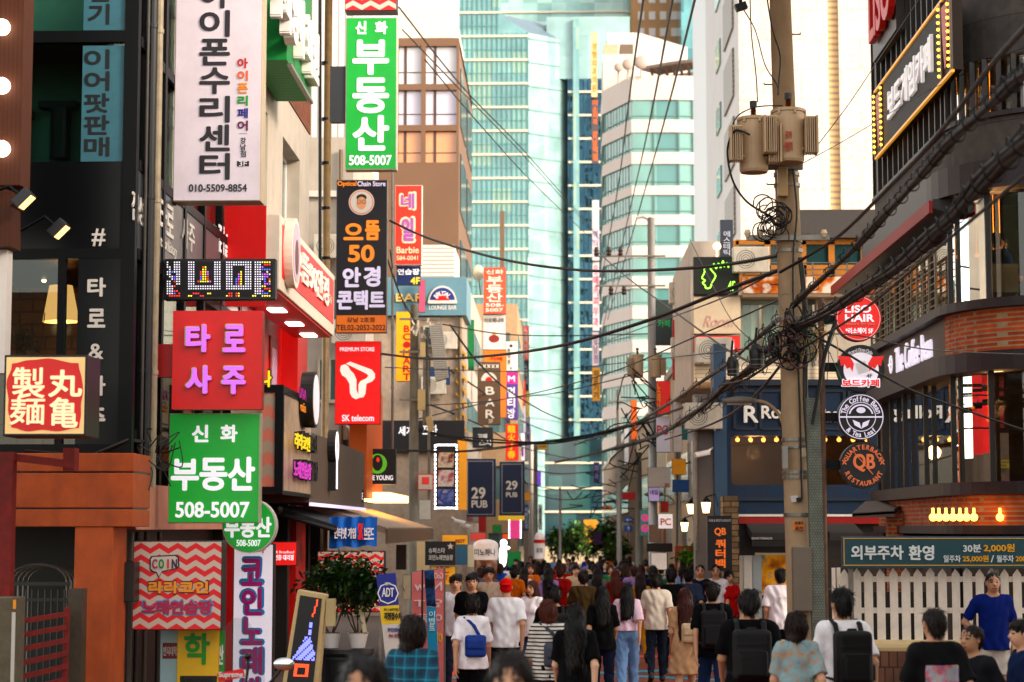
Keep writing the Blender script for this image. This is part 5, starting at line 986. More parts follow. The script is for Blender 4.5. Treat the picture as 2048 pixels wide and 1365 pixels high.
far=[
('orange red vertical sign with white Korean letters, high beside the satellite dish',(967,535,1012,628),80,'e84a28',.35,[('신화',(972,540,1007,549),'f4e8e0'),('부',(973,553,1005,569),'f4e8e0'),('동',(973,570,1005,586),'f4e8e0'),('산',(973,587,1005,604),'f4e8e0'),('508-',(971,607,1008,614),'f4e8e0'),('5007',(971,617,1006,624),'f4e8e0')]),
('white vertical panel with a small figure print below the orange red sign',(966,629,1012,700),80.2,'d8d2d0',0,[('타로페니아',(969,636,1008,646),'6a645c')]),
('brown vertical bar sign with big white letters',(955,724,1001,850),78,'64503f',0,[('B',(971,774,989,790),'e4dcd4'),('A',(971,798,989,813),'e4dcd4'),('R',(971,820,989,837),'e4dcd4'),('3F',(977,839,986,847),'c8beb0'),('×××××',(957,729,998,737),'e4dcd4')]),
('orange sign fading to yellow behind the brown bar sign',(968,701,1013,836),84,'f0701c',.3,[('카페',(980,714,1005,722),'9a2010')]),
('pale vertical sign with two orange dots, high on the left far side',(1010,683,1036,742),97,'e0d8cc',.1,[('|한의원',(1015,697,1021,730),'5a5248')]),
('purple and white vertical sign with an M and Korean letters',(1012,744,1036,840),96,'4a2a7c',.3,[('M',(1016,752,1030,764),'f0e8f4'),('|멀티방',(1015,774,1030,838),'f0ecf4')]),
('red vertical sign with yellow Chinese characters',(1011,848,1037,921),92,'e01c10',.45,[('|龍火子春',(1015,850,1031,918),'f4c818')]),
('tall red vertical sign at the far left edge of the pale tower',(1043,652,1058,721),130,'e04a38',.3,[('|스페인어',(1046,655,1055,718),'f0dcd4')]),
('dark vertical sign below the tall red one on the far left side',(1043,722,1058,782),130.2,'3a4048',0,[('|스터디',(1046,728,1055,770),'d0d0d0')]),
('small red vertical sign overlapping the dark far left sign',(1036,760,1051,810),118,'e23c30',.3,[('|유학원',(1039,763,1046,800),'f0dcd4')]),
('white vertical sign with lilac dots on the far left side',(1036,811,1052,866),118.2,'dcd4e4',.1,[('|피부과',(1039,826,1048,862),'9a78b8')]),
('yellow vertical strip sign, farthest on the left side',(1052,782,1059,836),140,'f0b820',.3,[]),
('lilac striped vertical sign on the far left side',(1052,836,1060,900),141,'c0b0dc',.1,[('|영어',(1053.5,845,1058.5,885),'5a4a9a')]),
('white and purple sign with dotted edge beside the red Chinese sign',(1037,866,1050,922),110,'e4dcee',.2,[('|노래',(1040,872,1047,915),'6a3a9a')]),
('black square sign with white brush lettering below the brown bar sign',(945,855,986,896),76,'26262a',0,[('고메',(955,868,974,878),'e8e4e0'),('스시',(958,880,982,892),'e8e4e0')]),
('pink lit sign framed in white dots below the smaller pub sign',(1019,1040,1041,1078),84,'d83878',.7,[]),
('black karaoke sign with a white star above the yellow shoe shop sign',(850,1083,911,1131),48,'26262c',0,[('슈퍼스타',(857,1096,890,1107),'d8d4d0'),('코인노래연습장',(857,1110,906,1121),'d8d4d0')]),
('yellow shoe shop sign with red letters at street level on the left',(862,1133,911,1170),48.2,'f2a818',.2,[('ABC',(870,1133,898,1147),'c01818'),('MART',(866,1151,897,1161),'c01818')]),
('small yellow pennant sign above the black karaoke sign',(884,1070,936,1090),50,'f0a81c',.2,[('BEST',(911,1079,930,1086),'8a3a18')]),
('blue poster sign right of the black karaoke sign',(911,1090,934,1130),52,'4a7a98',0,[]),
('cream poster with a yellow round print beside the white balloon',(935,1089,950,1135),56,'e4e0c8',0,[]),
('red crown topped sign above the white balloon',(941,1066,972,1082),62,'d84030',.3,[]),
('red panel sign under the larger pub sign',(957,1031,972,1065),88,'a82018',0,[]),
('green and white poster at street level, left far side',(1016,1104,1042,1135),75,'3aa864',0,[]),
('orange lantern sign below the pink lit sign',(1004,1068,1018,1080),80,'e0501c',.5,[]),
('orange roadside sign hung across the far street',(1075,887,1094,900),140,'e8a01c',.2,[('일방통행',(1077,891,1092,896),'5a3808')]),
('white narrow sign on the far left pole',(1077,1010,1084,1060),120,'d8d4d0',0,[('|약국',(1078.5,1015,1083,1050),'606060')]),
('blue vertical sign right of the smaller pub sign',(1047,1010,1057,1062),105,'3a4a7c',0,[('|시력교정',(1049,1014,1055,1058),'c8d0e0')]),
('purple lamp sign on the far left side',(1074,942,1082,972),115,'6a3ac0',.6,[]),
]
for lb,bx,Y,h,e,tx in far:
 r,pl=board('street_sign',lb,'sign',bx,Y,lit(h,e)if e else C(h,rough=.5),C('4a4440'),.35,.6)
 if tx:letters(r,pl,[(s,b_,C(c),dict(bold=.04,depth=.02))for s,b_,c in tx])
 if 'brown vertical bar' in lb:w=MB();c=pl.pt(978,762);k=mpp(Y);w.prism([c+Vector((math.cos(a)*16*k,0,math.sin(a)*17*k))for a in np.linspace(0,math.pi,18)],(0,-.01,0));w.prism([c+Vector((math.cos(a)*7*k,-.012,math.sin(a)*8*k))for a in np.linspace(0,math.pi,14)],(0,-.01,0),1);w.build('fan_emblem',[C('d8d0c8'),C('d04828')],r)
 if 'M and Korean' in lb:w=MB();w.obox(pl.pt(1024,757)+Vector((0,.003,0)),(10*mpp(Y),0,0),(0,.006,0),(0,0,11*mpp(Y)));w.build('pink_panel',C('d0388a'),r)
 if 'orange dots' in lb:w=MB();w.disc(pl.pt(1022,692),3.5*mpp(Y),(0,-1,0),.02,16);w.disc(pl.pt(1022,737),2.5*mpp(Y),(0,-1,0),.02,16);w.build('orange_dot',C('e8981c'),r)
 if 'white star' in lb:w=MB();c=pl.pt(901,1093);k=mpp(Y);w.prism([c+Vector((math.sin(i*math.pi/5)*(7 if i%2==0 else 3)*k,0,math.cos(i*math.pi/5)*(7 if i%2==0 else 3)*k))for i in range(10)],(0,-.01,0));w.build('star',offw,r)
 if 'yellow round print' in lb:w=MB();w.disc(pl.pt(943,1110),7*mpp(Y),(0,-1,0),.01,20);w.build('print',C('f0d020'),r)
 if 'small figure' in lb:w=MB();k=mpp(Y);c=pl.pt(988,672);w.disc(c+Vector((0,0,4*k)),4*k,(0,-1,0),.01,14);w.disc(c-Vector((0,0,6*k)),(11*k,8*k),(0,-1,0),.009,14,1);w.build('printed_figure',[C('c89a6a'),C('8a3a34')],r)
 if 'pink lit' in lb:
  w=MB()
  for i in range(8):
   for x in(1018.5,1041.5):w.obox(pl.pt(x,1042+i*4.8),(.02,0,0),(0,.02,0),(0,0,.03))
  w.build('light_dots',lit('fff0ff',3),r)
for x,z in((950,545),):
 sd_=thing('satellite_dish','cream satellite dish beside the orange red vertical sign','dish',at(956,570,81));w=MB();c=at(956,546,80.6);w.sphere(c,(.26,.06,.32),18,10);w.build('dish',C('e0d4c4'),sd_,smooth=True);w=MB();w.tube([c+Vector((0,.1,0)),c+Vector((.1,.3,-.9))],.03);w.build('mast',steel,sd_)
def block(name,label,x0,x1,y0,y1,zt,wallm,winm,floors,cols,inset=.2,side=None,fh=3.3,z0=None,wfrac=(.2,.8),hfrac=(.3,.8)):
 """plain building: walls with window openings on the camera side, each window its own part"""
 r=thing(name,label,'building',((x0+x1)/2,(y0+y1)/2,gz(y0)));zb_=gz(y1)-.2;w=MB();zs=[zb_];
 for f in range(floors):zz0=zt-.8-(f+1)*fh;zs+=[zz0+fh*hfrac[0],zz0+fh*hfrac[1]]
 zs=sorted(zs);zs.append(zt);cw=(x1-x0)/cols;us=[x0]
 for c in range(cols):us+=[x0+cw*(c+wfrac[0]),x0+cw*(c+wfrac[1])]
 us.append(x1)
 for i in range(0,len(us),2):w.box(us[i],us[i+1],y0,y0+.4,zb_,zt)
 for i in range(1,len(us)-1,2):
  for j in range(0,len(zs),2):w.box(us[i],us[i+1],y0+.002,y0+.39,zs[j],zs[j+1])
 w.box(x0,x1,y0+.4,y1,zb_,zt-.02)if side is None else None
 w.build('wall',wallm,r)
 for i in range(1,len(us)-1,2):
  for j in range(1,len(zs)-1,2):
   v=MB();v.box(us[i],us[i+1],y0+inset,y0+inset+.05,zs[j],zs[j+1]);v.build('window',winm,r)
 if side:
  sx,d=side;v=MB();v.box(x0,x1,y0+.4,y1,zb_,zt-.02);v.build('core',wallm,r)
  for j in range(1,len(zs)-1,2):v=MB();v.box(sx,sx+d,y0+1,y1-1,zs[j],zs[j+1]);v.build('side_window',winm,r)
 return r
dwin=panes('far_panes',('4a6a70','6a8c8c','33505a','8aa4a0'),(1.2,1.2,1.7),.1)
gry=mat('grey_ribs',hexc('a8a29a'),rough=.6,noise=.1)
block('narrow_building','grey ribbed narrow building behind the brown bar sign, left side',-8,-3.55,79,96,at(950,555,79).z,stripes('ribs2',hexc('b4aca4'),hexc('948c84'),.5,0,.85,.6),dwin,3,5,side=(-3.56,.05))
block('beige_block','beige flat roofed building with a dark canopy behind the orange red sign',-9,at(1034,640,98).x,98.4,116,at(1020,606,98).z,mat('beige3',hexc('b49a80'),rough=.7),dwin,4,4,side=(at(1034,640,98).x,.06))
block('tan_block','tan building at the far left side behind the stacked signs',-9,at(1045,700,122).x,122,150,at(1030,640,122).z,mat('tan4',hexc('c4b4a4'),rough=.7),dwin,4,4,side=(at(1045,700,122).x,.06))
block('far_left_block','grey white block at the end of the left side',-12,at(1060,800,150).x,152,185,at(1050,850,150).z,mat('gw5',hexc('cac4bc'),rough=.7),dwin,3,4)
w=MB();q=at(1005,600,150);w.box(at(999,0,145).x,at(1008,0,145).x,146,147,4,at(1004,418,145).z);w.build('mast',C('b89a80'),label='thin tan pylon rising in front of the teal tower on the left',cat='pylon')
def balloon(label,bx,Y,txt,band=None):
 x0,y0,x1,y1=bx;r=thing('inflatable_sign',label,'inflatable',at((x0+x1)/2,y1,Y));c=at((x0+x1)/2,y1,Y);R=(x1-x0)/2*mpp(Y);zt=at((x0+x1)/2,y0,Y).z;H=zt-c.z;pr=[(0,R*.93),(H*.5,R),(H*.72,R*.98)]+[(H*(.72+.28*math.sin(a)),R*.98*math.cos(a))for a in np.linspace(.2,1.5,7)]
 w=MB();w.tube([c+Vector((0,0,z))for z,_ in pr],[q for _,q in pr],28);w.build('body',lit('e8dcd8',.12),r,smooth=True);w=MB();w.tube([(c.x,c.y,gz(Y)),c],R*.9,20);w.build('base',spots('balloon_base',('2a2624','8a5a4a','c8b8a8'),3),r)
 letters(r,Plane('y',Y-R*1.01),[(s,b_,outl,dict(bold=.03))for s,b_ in txt]);
 if band:w=MB();z=at(0,band,Y).z;w.tube([(c.x,c.y,z-.08),(c.x,c.y,z+.08)],R*1.01,28);w.build('red_band',C('d03028'),r)
balloon('white domed inflatable sign with black Korean handwriting on the left',(946,1079,997,1120),52,[('미노하나',(949,1098,991,1112))])
balloon('white column balloon with a red band farther up the street',(1068,1064,1090,1118),90,[('포차',(1072,1096,1086,1106))],1083)
w=MB();c=at(1006,1112,56);w.sphere(c,(.11,.1,.33),16,10);w.sphere(c+Vector((.02,0,.36)),.1,14,8);w.sphere(c+Vector((.1,0,.22)),(.1,.06,.05),10,6);w.build('lit_figure',lit('ffffff',1.6),label='glowing white figure lamp right of the domed inflatable',cat='lamp',smooth=True)
# ================================================================ RIGHT SIDE
def ribbon(mb,path,z0,z1,t_out,t_in,m=0):
 """wall following a plan path (outside on the left of travel): from t_out outside the path to t_in inside"""
 P=[Vector((x,y))for x,y in path];nn=len(P);N=[]
 for i in range(nn):
  d=(P[min(i+1,nn-1)]-P[max(i-1,0)]).normalized();N.append(Vector((d.y,-d.x)))
 vs=[]
 for p,n in zip(P,N):
  a,b=p+n*t_out,p-n*t_in;vs+=[(a.x,a.y,z0),(a.x,a.y,z1),(b.x,b.y,z1),(b.x,b.y,z0)]
 fs=[(4*i+j,4*i+(j+1)%4,4*i+4+(j+1)%4,4*i+4+j)for i in range(nn-1)for j in range(4)]+[(3,2,1,0),tuple(4*(nn-1)+j for j in range(4))]
 return mb.add(vs,fs,m)
CX=6.3;straight=[(CX,38.9),(CX,36),(CX,34),(CX,32)];arc=[(8.3-2*math.cos(a),32-2*math.sin(a))for a in np.linspace(0,math.pi/2,13)];corner=arc+[(11,30),(15,30)]
full=straight[:-1]+corner;rev=lambda p:p
cb=thing('cafe_building','grey stone and brick cafe building with a curved corner and dark window bands','building',(9,34,0))
stone=brick('grey_stone',hexr('453e39'),hexr('3d3733'),hexr('292522'),1.1,.62,msize=.008,bump=.2);purp=C('32282b',rough=.5,noise=.15);cg=glass('cafe_glass',(.5,.44,.38),.12,.01)
def rib(name,m,path,z0,z1,o,i,**k):b=MB();ribbon(b,path,z0,z1,o,i);return b.build(name,m,cb,**k)
rib('stone_wall',stone,full,7.9,8.6,.0,.3);rib('stone_wall',stone,corner,9.55,13.5,0,.3);rib('stone_wall',stone,straight,11.9,13.5,.0,.3)
rib('ledge',purp,full,7.45,7.897,.28,.3);rib('ledge',purp,full,5.62,5.76,.18,.3);rib('ledge',purp,full,4.65,4.95,.22,.3);rib('ledge',purp,full,2.75,2.95,.18,.3);rib('ledge',purp,full,2.15,2.28,.14,.3);rib('ledge',purp,full,8.603,8.68,.06,.2)
rb_=brick('red_brick',hexc('c4683c'),hexc('96482a'),hexc('a89078'),.21,.072,msize=.012)
rib('brick_spandrel',rb_,corner,4.953,5.617,.03,.2);rib('brick_spandrel',rb_,full,2.283,2.747,.03,.2);rib('timber_fascia',stripes('brown_slats',hexc('4a3226'),hexc('3a261c'),.14,1,.9,.5),straight,4.953,5.617,.02,.2)
for z0,z1,p in((5.763,7.447,full),(2.953,4.647,full),(8.683,9.547,full),(9.55,11.9,straight)):
 rib('window_band',cg,p,z0,z1,-.08,.1)
 b=MB()
 for i in range(len(p)-1):
  A,B_=Vector(p[i]),Vector(p[i+1]);L=(B_-A).length;k=max(1,round(L/.55))if z0>8 else max(1,round(L/1.6))
  if z0<8 and p is full and i>2 and(i%4):continue
  for j in range(k):q=A.lerp(B_,j/k);b.box(q.x-.03,q.x+.05,q.y-.03,q.y+.03,z0,z1)
 b.build('mullion',C('2a2422',rough=.4),cb)
for z in(5.55,2.85,8.5,11.95):
 b=MB();b.prism([(CX+.32,38.6,z),(CX+.32,32,z),(7.2,31.2,z),(8.6,30.35,z),(15,30.35,z),(15,38.6,z)],(0,0,.12));b.build('floor_slab',C('3a302a'),cb)
b=MB();b.box(9.2,9.4,33,38.5,0,13);b.box(9.2,15,33,33.2,0,13);b.build('inner_wall',stripes('curtain',hexc('5c3a22'),hexc('38220f'),.4,0,.5,.8,zig=(.1,.9,2),soft=.4),cb)
b=MB();b.box(CX+.02,9.2,38.62,38.85,0,13.4);b.build('end_wall',C('4a4442'),cb)
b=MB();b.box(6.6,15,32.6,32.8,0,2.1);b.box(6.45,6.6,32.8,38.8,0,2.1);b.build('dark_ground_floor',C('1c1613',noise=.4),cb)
for i,(x,y,z,e)in enumerate(((7.6,34,7.1,60),(8.6,31.6,7.0,50),(7.6,34.5,4.3,45),(8.4,31.6,4.3,40),(7.4,35,9.4,50),(8.2,31.6,9.4,35),(7.4,31.5,2.0,9),(4.4,44.2,3.9,40),(8.2,44.2,3.9,40))):
 pl_=bpy.data.lights.new('cafe_lamp_light','POINT');po=bpy.data.objects.new('cafe_lamp_light',pl_);COL.objects.link(po);pl_.energy=e;pl_.color=(1,.6,.28);pl_.shadow_soft_size=.15;po.location=(x,y,z)
b=MB()
for z in np.arange(5.85,6.72,.12):b.tube([(CX-.12,32.2,z),(CX-.12,38.8,z)],.012,5)
for y in np.arange(32.2,38.9,.55):b.box(CX-.14,CX-.10,y-.02,y+.02,5.76,6.76)
b.tube([(CX-.12,32.2,6.76),(CX-.12,38.8,6.76)],.03,6);b.build('railing',C('8a7a64',rough=.4),cb)
b=thing('canopy','dark canopy with a long red edge projecting along the cafe street front','canopy',(6.1,36,7.1));w=MB();w.prism([(CX-.3,31.4,7.44),(CX+.0,31.4,7.44),(CX+.0,31.4,7.2),(CX-.3,31.4,7.3)],(0,11.3,0));w.build('canopy_top',C('30282a'),b);w=MB();w.box(CX-.36,CX-.303,31.4,42.7,7.22,7.42);w.build('red_edge',C('96201c',rough=.6),b)
k=0
rng=random.Random(9)
for fl_,(za,zb2),n in((8.62,(8.9,9.4),16),(5.76,(6.7,7.3),6),(2.95,(4.1,4.5),5)):
 for i in range(n):
  y=rng.uniform(31.6,38.2);x=rng.uniform(7.0,7.9)if y>32.5 else rng.uniform(7.6,8.4)
  zc=rng.uniform(za,zb2);b=MB();b.sphere((x,y,zc),.045 if fl_>8 else .04,10,6);b.tube([(x,y,zc+.04),(x,y,{8.62:11.9,5.76:8.4,2.95:5.5}[fl_])],.006,4)
  o=b.build('pendant_bulb',lit('ff9c30',5),label='tiny warm pendant bulb glowing behind the cafe %s windows'%{8.62:'top floor',5.76:'middle floor',2.95:'lower floor'}[fl_],cat='lamp',group='pendant bulbs in the cafe %s'%{8.62:'top floor',5.76:'middle floor',2.95:'lower floor'}[fl_])
for i,px in enumerate((1866,1878,1892,1906,1920,1933,1948,2000)):
 c=at(px,1035,30.6);b=MB();b.sphere(c,.06,12,8);b.tube([c+Vector((0,0,.05)),c+Vector((0,0,.14))],.02,6);b.build('terrace_lamp',lit('ffb040',3),label='warm glowing lamp in the row under the cafe brick ledge',cat='lamp',group='lamps under the brick ledge')
SX=6.14;ya_,yb_=onx(1905,100,SX).y,onx(1752,260,SX).y;sz0,sz1=9.28,10.52
bs=thing('marquee_sign','long dark board game cafe sign edged with yellow bulbs on the grey stone building','sign',(SX,(ya_+yb_)/2,sz0))
w=MB();w.box(SX,SX+.16,ya_,yb_,sz0,sz1);w.build('board',mat('marquee_brown',hexr('1c120d'),rough=.6,spec=.15),bs)
w=MB();w.box(SX-.03,SX+.02,ya_-.02,yb_+.02,sz0-.045,sz0-.003);w.box(SX-.03,SX+.02,ya_-.02,yb_+.02,sz1+.003,sz1+.045);w.build('yellow_edge',lit('f0a01c',.5),bs)
w=MB()
for y in(ya_,ya_+.75,yb_-.75,yb_):
 w.box(SX-.04,SX-.003,y-.04,y+.04,sz0,sz1)
w.build('divider',C('5a4a44'),bs)
for y in(ya_+.1,ya_+.85,yb_-.85,yb_-.06):
 w=MB()
 for z in np.linspace(sz0+.08,sz1-.08,11):w.sphere((SX-.05,y,z),.026,8,6)
 w.build('bulb',lit('ffb830',2.5),bs)
for y in(ya_+.45,yb_-.45):w=MB();w.prism([(SX-.03,y-.26,sz1-.1),(SX-.03,y+.26,sz1-.1),(SX-.03,y+.18,(sz0+sz1)/2),(SX-.03,y+.05,sz0+.12),(SX-.03,y-.05,sz0+.12),(SX-.03,y-.18,(sz0+sz1)/2)],(.02,0,0));w.build('red_shape',C('b8402c'),bs)
PS=Plane('x',SX-.002);letters(bs,PS,[('보드게임카페',zbox(PS,1778,1868,sz0+.32,sz1-.3),lit('ece6e4',.3),dict(bold=.05,depth=.05))])
hs_=thing('facade_letters','red raised letters of the hair salon on the grey wall at the top right','sign',(6.0,35,11.6));PH_=Plane('x',6.1);letters(hs_,PH_,[('LISO',(1748,-60,1792,60),C('c81c18'),dict(bold=.06,depth=.12))]);w=MB();w.box(6.13,6.29,onx(1800,50,6.2).y,onx(1752,50,6.2).y,11.15,12.6);w.build('backing',C('3a302e'),hs_)
tc=thing('facade_letters','white script letters of the coffee shop on the brown timber fascia','sign',(CX,35,5.1));PC=Plane('x',CX-.025);letters(tc,PC,[('The Coffee Bean',zbox(PC,1792,1866,5.06,5.52),lit('f0e8f8',.6),dict(bold=.0,depth=.03))]);w=MB();yc=onx(1785,740,CX).y;w.ring((CX-.04,yc,5.28),.10,.17,(-1,0,0),.03,20);w.box(CX-.05,CX-.03,yc-.2,yc+.2,5.26,5.30);w.build('round_emblem',lit('f0e8f8',.6),tc)
YB=43.0;gb=lambda px:at(px,900,YB).x;zB=lambda py:at(1560,py,YB).z
blu=mat('navy_front',hexr('15273f'),rough=.5,noise=.15,grime=.3,spec=.2);blud=mat('navy_trim',hexr('0f1d30'),rough=.5)
bl=thing('blue_restaurant','navy blue panelled restaurant front with white serif letters behind the utility pole','restaurant',(6,YB+3,gz(YB)));bx0,bx1=gb(1410),11.5
wx=[(1462,1570),(1640,1740),(1790,1900)];w=MB();e=[gb(1450)]+[gb(v)for a in wx for v in a]+[bx1]
for i in range(0,len(e),2):w.box(e[i],e[i+1],YB,YB+.4,zB(970),zB(872))
w.box(gb(1450),bx1,YB,YB+.4,zB(872)+.001,zB(768));w.box(gb(1450),bx1,YB,YB+.4,zB(1028),zB(970)-.001);w.build('wall',blu,bl)
w=MB();w.box(gb(1450),bx1,YB-.12,YB,zB(772),zB(760));w.box(gb(1450),bx1,YB-.06,YB,zB(1002),zB(996))
for a,c in((1470,1512),(1522,1566),(1640,1690),(1700,1750),(1770,1830)):
 for x in(a,c):w.box(gb(x)-.03,gb(x)+.03,YB-.035,YB-.002,zB(858),zB(782))
 for y in(858,782):w.box(gb(a)+.03,gb(c)-.03,YB-.035,YB-.002,zB(y)-.03,zB(y)+.03)
w.build('moulding',blud,bl)
for a,c in wx:w=MB();w.box(gb(a),gb(c),YB+.2,YB+.24,zB(970),zB(872));w.build('window',cg,bl)
w=MB();w.box(gb(1450),bx1,YB+3,YB+3.1,0,5.3);w.box(gb(1450),bx1,YB+.4,YB+3,zB(985),zB(975));w.build('inner_wall',C('4a3420',noise=.5),bl)
w=MB();w.box(gb(1425),gb(1450)-.002,YB-.5,YB+.4,gz(YB),zB(692));w.build('blue_column',C('3a5068',rough=.5),bl);w=MB();w.box(gb(1388),gb(1425)-.002,YB-.2,YB+.4,gz(YB),zB(790));w.build('grey_column',C('8a8480',rough=.6,grime=.2),bl)
for i in range(8):
 px=1475+i*26 if i<4 else 1650+(i-4)*28;c=at(px,880,YB+1.2);b=MB();b.sphere(c,.05,10,6);b.tube([c,c+Vector((0,0,.8))],.008,4);b.build('pendant_bulb',lit('ffc060',5),label='pendant bulb glowing in a blue restaurant window',cat='lamp',group='pendant bulbs in the blue restaurant')
w=MB();w.box(gb(1450),bx1,YB-.08,YB+.3,zB(1048),zB(1034));w.build('red_band',C('8a1a1c'),bl);w=MB();w.box(gb(1450),bx1,YB-.1,YB+.3,zB(1033.5),zB(1029));w.build('white_band',offw,bl)
letters(bl,Plane('y',YB),[('R',(1487,812,1516,846),C('e8e4e0'),dict(bold=.05,depth=.08)),('Rolling',(1522,812,1618,846),C('e8e4e0'),dict(bold=.035,depth=.08)),('Pasta',(1636,814,1700,845),C('e8e4e0'),dict(bold=.035,depth=.08))])
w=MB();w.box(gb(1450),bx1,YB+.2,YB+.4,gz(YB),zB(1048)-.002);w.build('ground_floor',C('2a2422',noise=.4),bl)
for i,(a,c,lb)in enumerate(((1490,1592,'dark grey fabric awning under the blue restaurant, left of the pole'),(1640,1705,'dark grey fabric awning under the blue restaurant, right of the pole'))):
 aw=thing('awning',lb,'awning',at((a+c)/2,1075,YB-1));w=MB();w.prism([(gb(a),YB-.003,zB(1046)),(gb(a),YB-1.3,zB(1066)),(gb(a),YB-1.3,zB(1080)),(gb(a),YB-.003,zB(1062))],(gb(c)-gb(a),0,0));w.build('canopy',C('3a3634',rough=.8),aw);w=MB();q=zB(1081);w.box(gb(a),gb(c),YB-1.31,YB-1.28,q-.12,q);v=w.build('valance',C('1c1a1a'),aw)
 if not i:letters(aw,Plane('y',YB-1.31),[('QUARTERBACK',(1503,1075,1545,1080),wht,dict(bold=0))])
w=MB();w.box(gb(1505),gb(1590),YB-.3,YB-.25,at(1550,1190,YB).z,at(1550,1106,YB).z);pf=thing('food_poster','large food poster in a pale frame beside the cabinet on the pole','poster',at(1547,1190,YB-.3));w.build('frame',C('c8c0b4'),pf);w=MB();w.box(gb(1509),gb(1586),YB-.312,YB-.301,at(1550,1186,YB).z,at(1550,1110,YB).z);w.build('picture',spots('poster_print',('3a2a1c','b87a34','dca860','6a7a70','e8d8c0'),2.4),pf)
for i in range(3):w=MB();p=at(1478+i*18,1170,YB-.8);w.box(p.x-.1,p.x+.1,YB-.8,YB-.75,gz(YB),at(0,1110,YB).z);w.build('menu_board',C(('b8b0a8','c8c4c0','9aa0a4')[i]),label=['first grey upright menu board beside the food poster','second, paler upright menu board beside the food poster','third, bluish upright menu board beside the food poster'][i],cat='board',group='menu boards at the restaurant')
YC=44.2;gc=lambda px:at(px,600,YC).x;zC=lambda py:at(1560,py,YC).z
ub=thing('terrace_building','beige building with rusty terrace rail and yellow window frames above the blue restaurant','building',(7,YC+4,zC(765)))
w=MB();w.box(gc(1388),11.5,YC,YC+.3,zC(763),zC(733));w.build('cream_slats',stripes('cream_slats',hexc('d8ccb8'),hexc('a89c88'),.09,2,.85,.6),ub)
w=MB();w.box(gc(1388),gc(1482),YC,YC+.3,zC(733)+.002,zC(590));w.box(gc(1632),11.5,YC,YC+.3,zC(733)+.002,zC(590));w.box(gc(1482),gc(1632),YC+.002,YC+.3,zC(733)+.003,zC(722));w.box(gc(1388),11.5,YC-.15,YC+.1,zC(692)-.05,zC(692)+.02)if False else None;w.build('wall',beige,ub)
for a,c,hx in((1482,1525,0),(1525,1575,1),(1575,1632,0)):
 w=MB();w.box(gc(a)+.06,gc(c)-.06,YC+.18,YC+.2,zC(720),zC(608));wn=w.build('window',panes('green_panes',('6a8478','8aa090','587468','9cb0a0'),(.5,3,9),.15),ub);w=MB();w.box(gc(a),gc(a)+.06,YC+.1,YC+.25,zC(722),zC(592));w.box(gc(a)+.06,gc(c),YC+.1,YC+.25,zC(608),zC(592));w.build('window_frame',C('8a948a'),wn)
w=MB();w.box(gc(1480),11.5,YC-.5,YC-.42,zC(592),zC(560));w.build('rusty_parapet',spots('rust_white',('d8cfc4','d8cfc4','c07a3c','9a4a1c','d0c4b4'),3),ub)
w=MB();w.box(gc(1480),11.5,YC-.48,YC+.3,zC(592)-.08,zC(592)-.002);w.build('terrace_floor',C('8a7a68'),ub)
w=MB()
for z in(556,545,532):w.tube([(gc(1480),YC-.46,zC(z)),(11.5,YC-.46,zC(z))],.014,5)
for px in range(1485,1900,34):w.box(gc(px)-.015,gc(px)+.015,YC-.47,YC-.44,zC(560),zC(530))
w.build('rail',steel,ub)
yel=C('a87428',rough=.6,noise=.2);w=MB();xs_=[1480,1545,1618,1676,1742,1800,1860]
for a in xs_:w.box(gc(a)-.07,gc(a)+.07,YC+.9,YC+1.05,zC(558),zC(470))
w.box(gc(1480),11.5,YC+.9,YC+1.04,zC(478),zC(468));w.box(gc(1480),11.5,YC+.9,YC+1.04,zC(560),zC(520));w.build('yellow_frame',yel,ub)
for a,c in zip(xs_,xs_[1:]):w=MB();w.box(gc(a)+.07,gc(c)-.07,YC+.95,YC+.98,zC(520),zC(478));w.build('dark_window',panes('teal_dark',('1c3a3c','24484a','183034'),(1,1,1),.1),ub)
w=MB();w.box(gc(1590),11.5,YC+.7,YC+7,zC(467),zC(410));w.build('dark_parapet',C('4a4644',rough=.6,grime=.2),ub)
w=MB();w.box(gc(1388),11.5,YC+1.06,YC+8,zC(763),zC(469));w.build('core',beige,ub)
r,pl=board('neon_sign','black sign with a green neon face outline on the beige building','sign',(1387,514,1477,589),YC-.35,C('23241f',rough=.5),C('302e2c'),.25,.5)
gn=lit('8cff3a',1.6);w=MB();P=lambda x,y:pl.pt(x,y)-Vector((0,.02,0))
w.tube(spline([P(*q)for q in((1408,535),(1409,545),(1404,556),(1410,562),(1405,566),(1410,572),(1412,577),(1420,576),(1424,566),(1431,553),(1426,545),(1420,538))],5),.013,6);w.tube(spline([P(*q)for q in((1425,536),(1428,528),(1432,538),(1437,527),(1441,536),(1446,522),(1448,534),(1454,526),(1457,536))],4),.012,6);w.build('neon_tube',gn,r);letters(r,pl,[('4F',(1456,563,1470,582),gn,dict(bold=0))])
r,pl=board('wall_sign','blank cream square sign with faint pink script on the beige building','sign',(1387,594,1481,668),YC-.3,C('dccbb4'),C('b8a890'),.2,.6);letters(r,pl,[('Room',(1410,632,1468,655),C('cfa8a0'),dict(bold=0,slant=.15))])
r,pl=board('wall_sign','red sign with white Korean hair salon letters below the blank cream sign','sign',(1387,672,1480,704),YC-.3,lit('dc241c',.25),None,.2,.5);letters(r,pl,[('준호헤어',(1393,681,1468,700),wl,dict(bold=.06))])
r,pl=board('vertical_sign','narrow dark blue vertical sign above the green neon sign','sign',(1441,440,1466,514),YC+.4,C('3c4250'),None,.2,.5);letters(r,pl,[('|에스테틱',(1447,462,1460,512),C('c8ccd8'),dict(bold=.02))])
w=MB();w.sphere(at(1434,493,YC-.2),.09,14,10);w.tube([at(1434,500,YC-.2),at(1434,514,YC-.2)],.02,6);w.build('globe_lamp',lit('ffd890',1.5),label='yellow globe lamp on top of the green neon sign',cat='lamp',smooth=False)
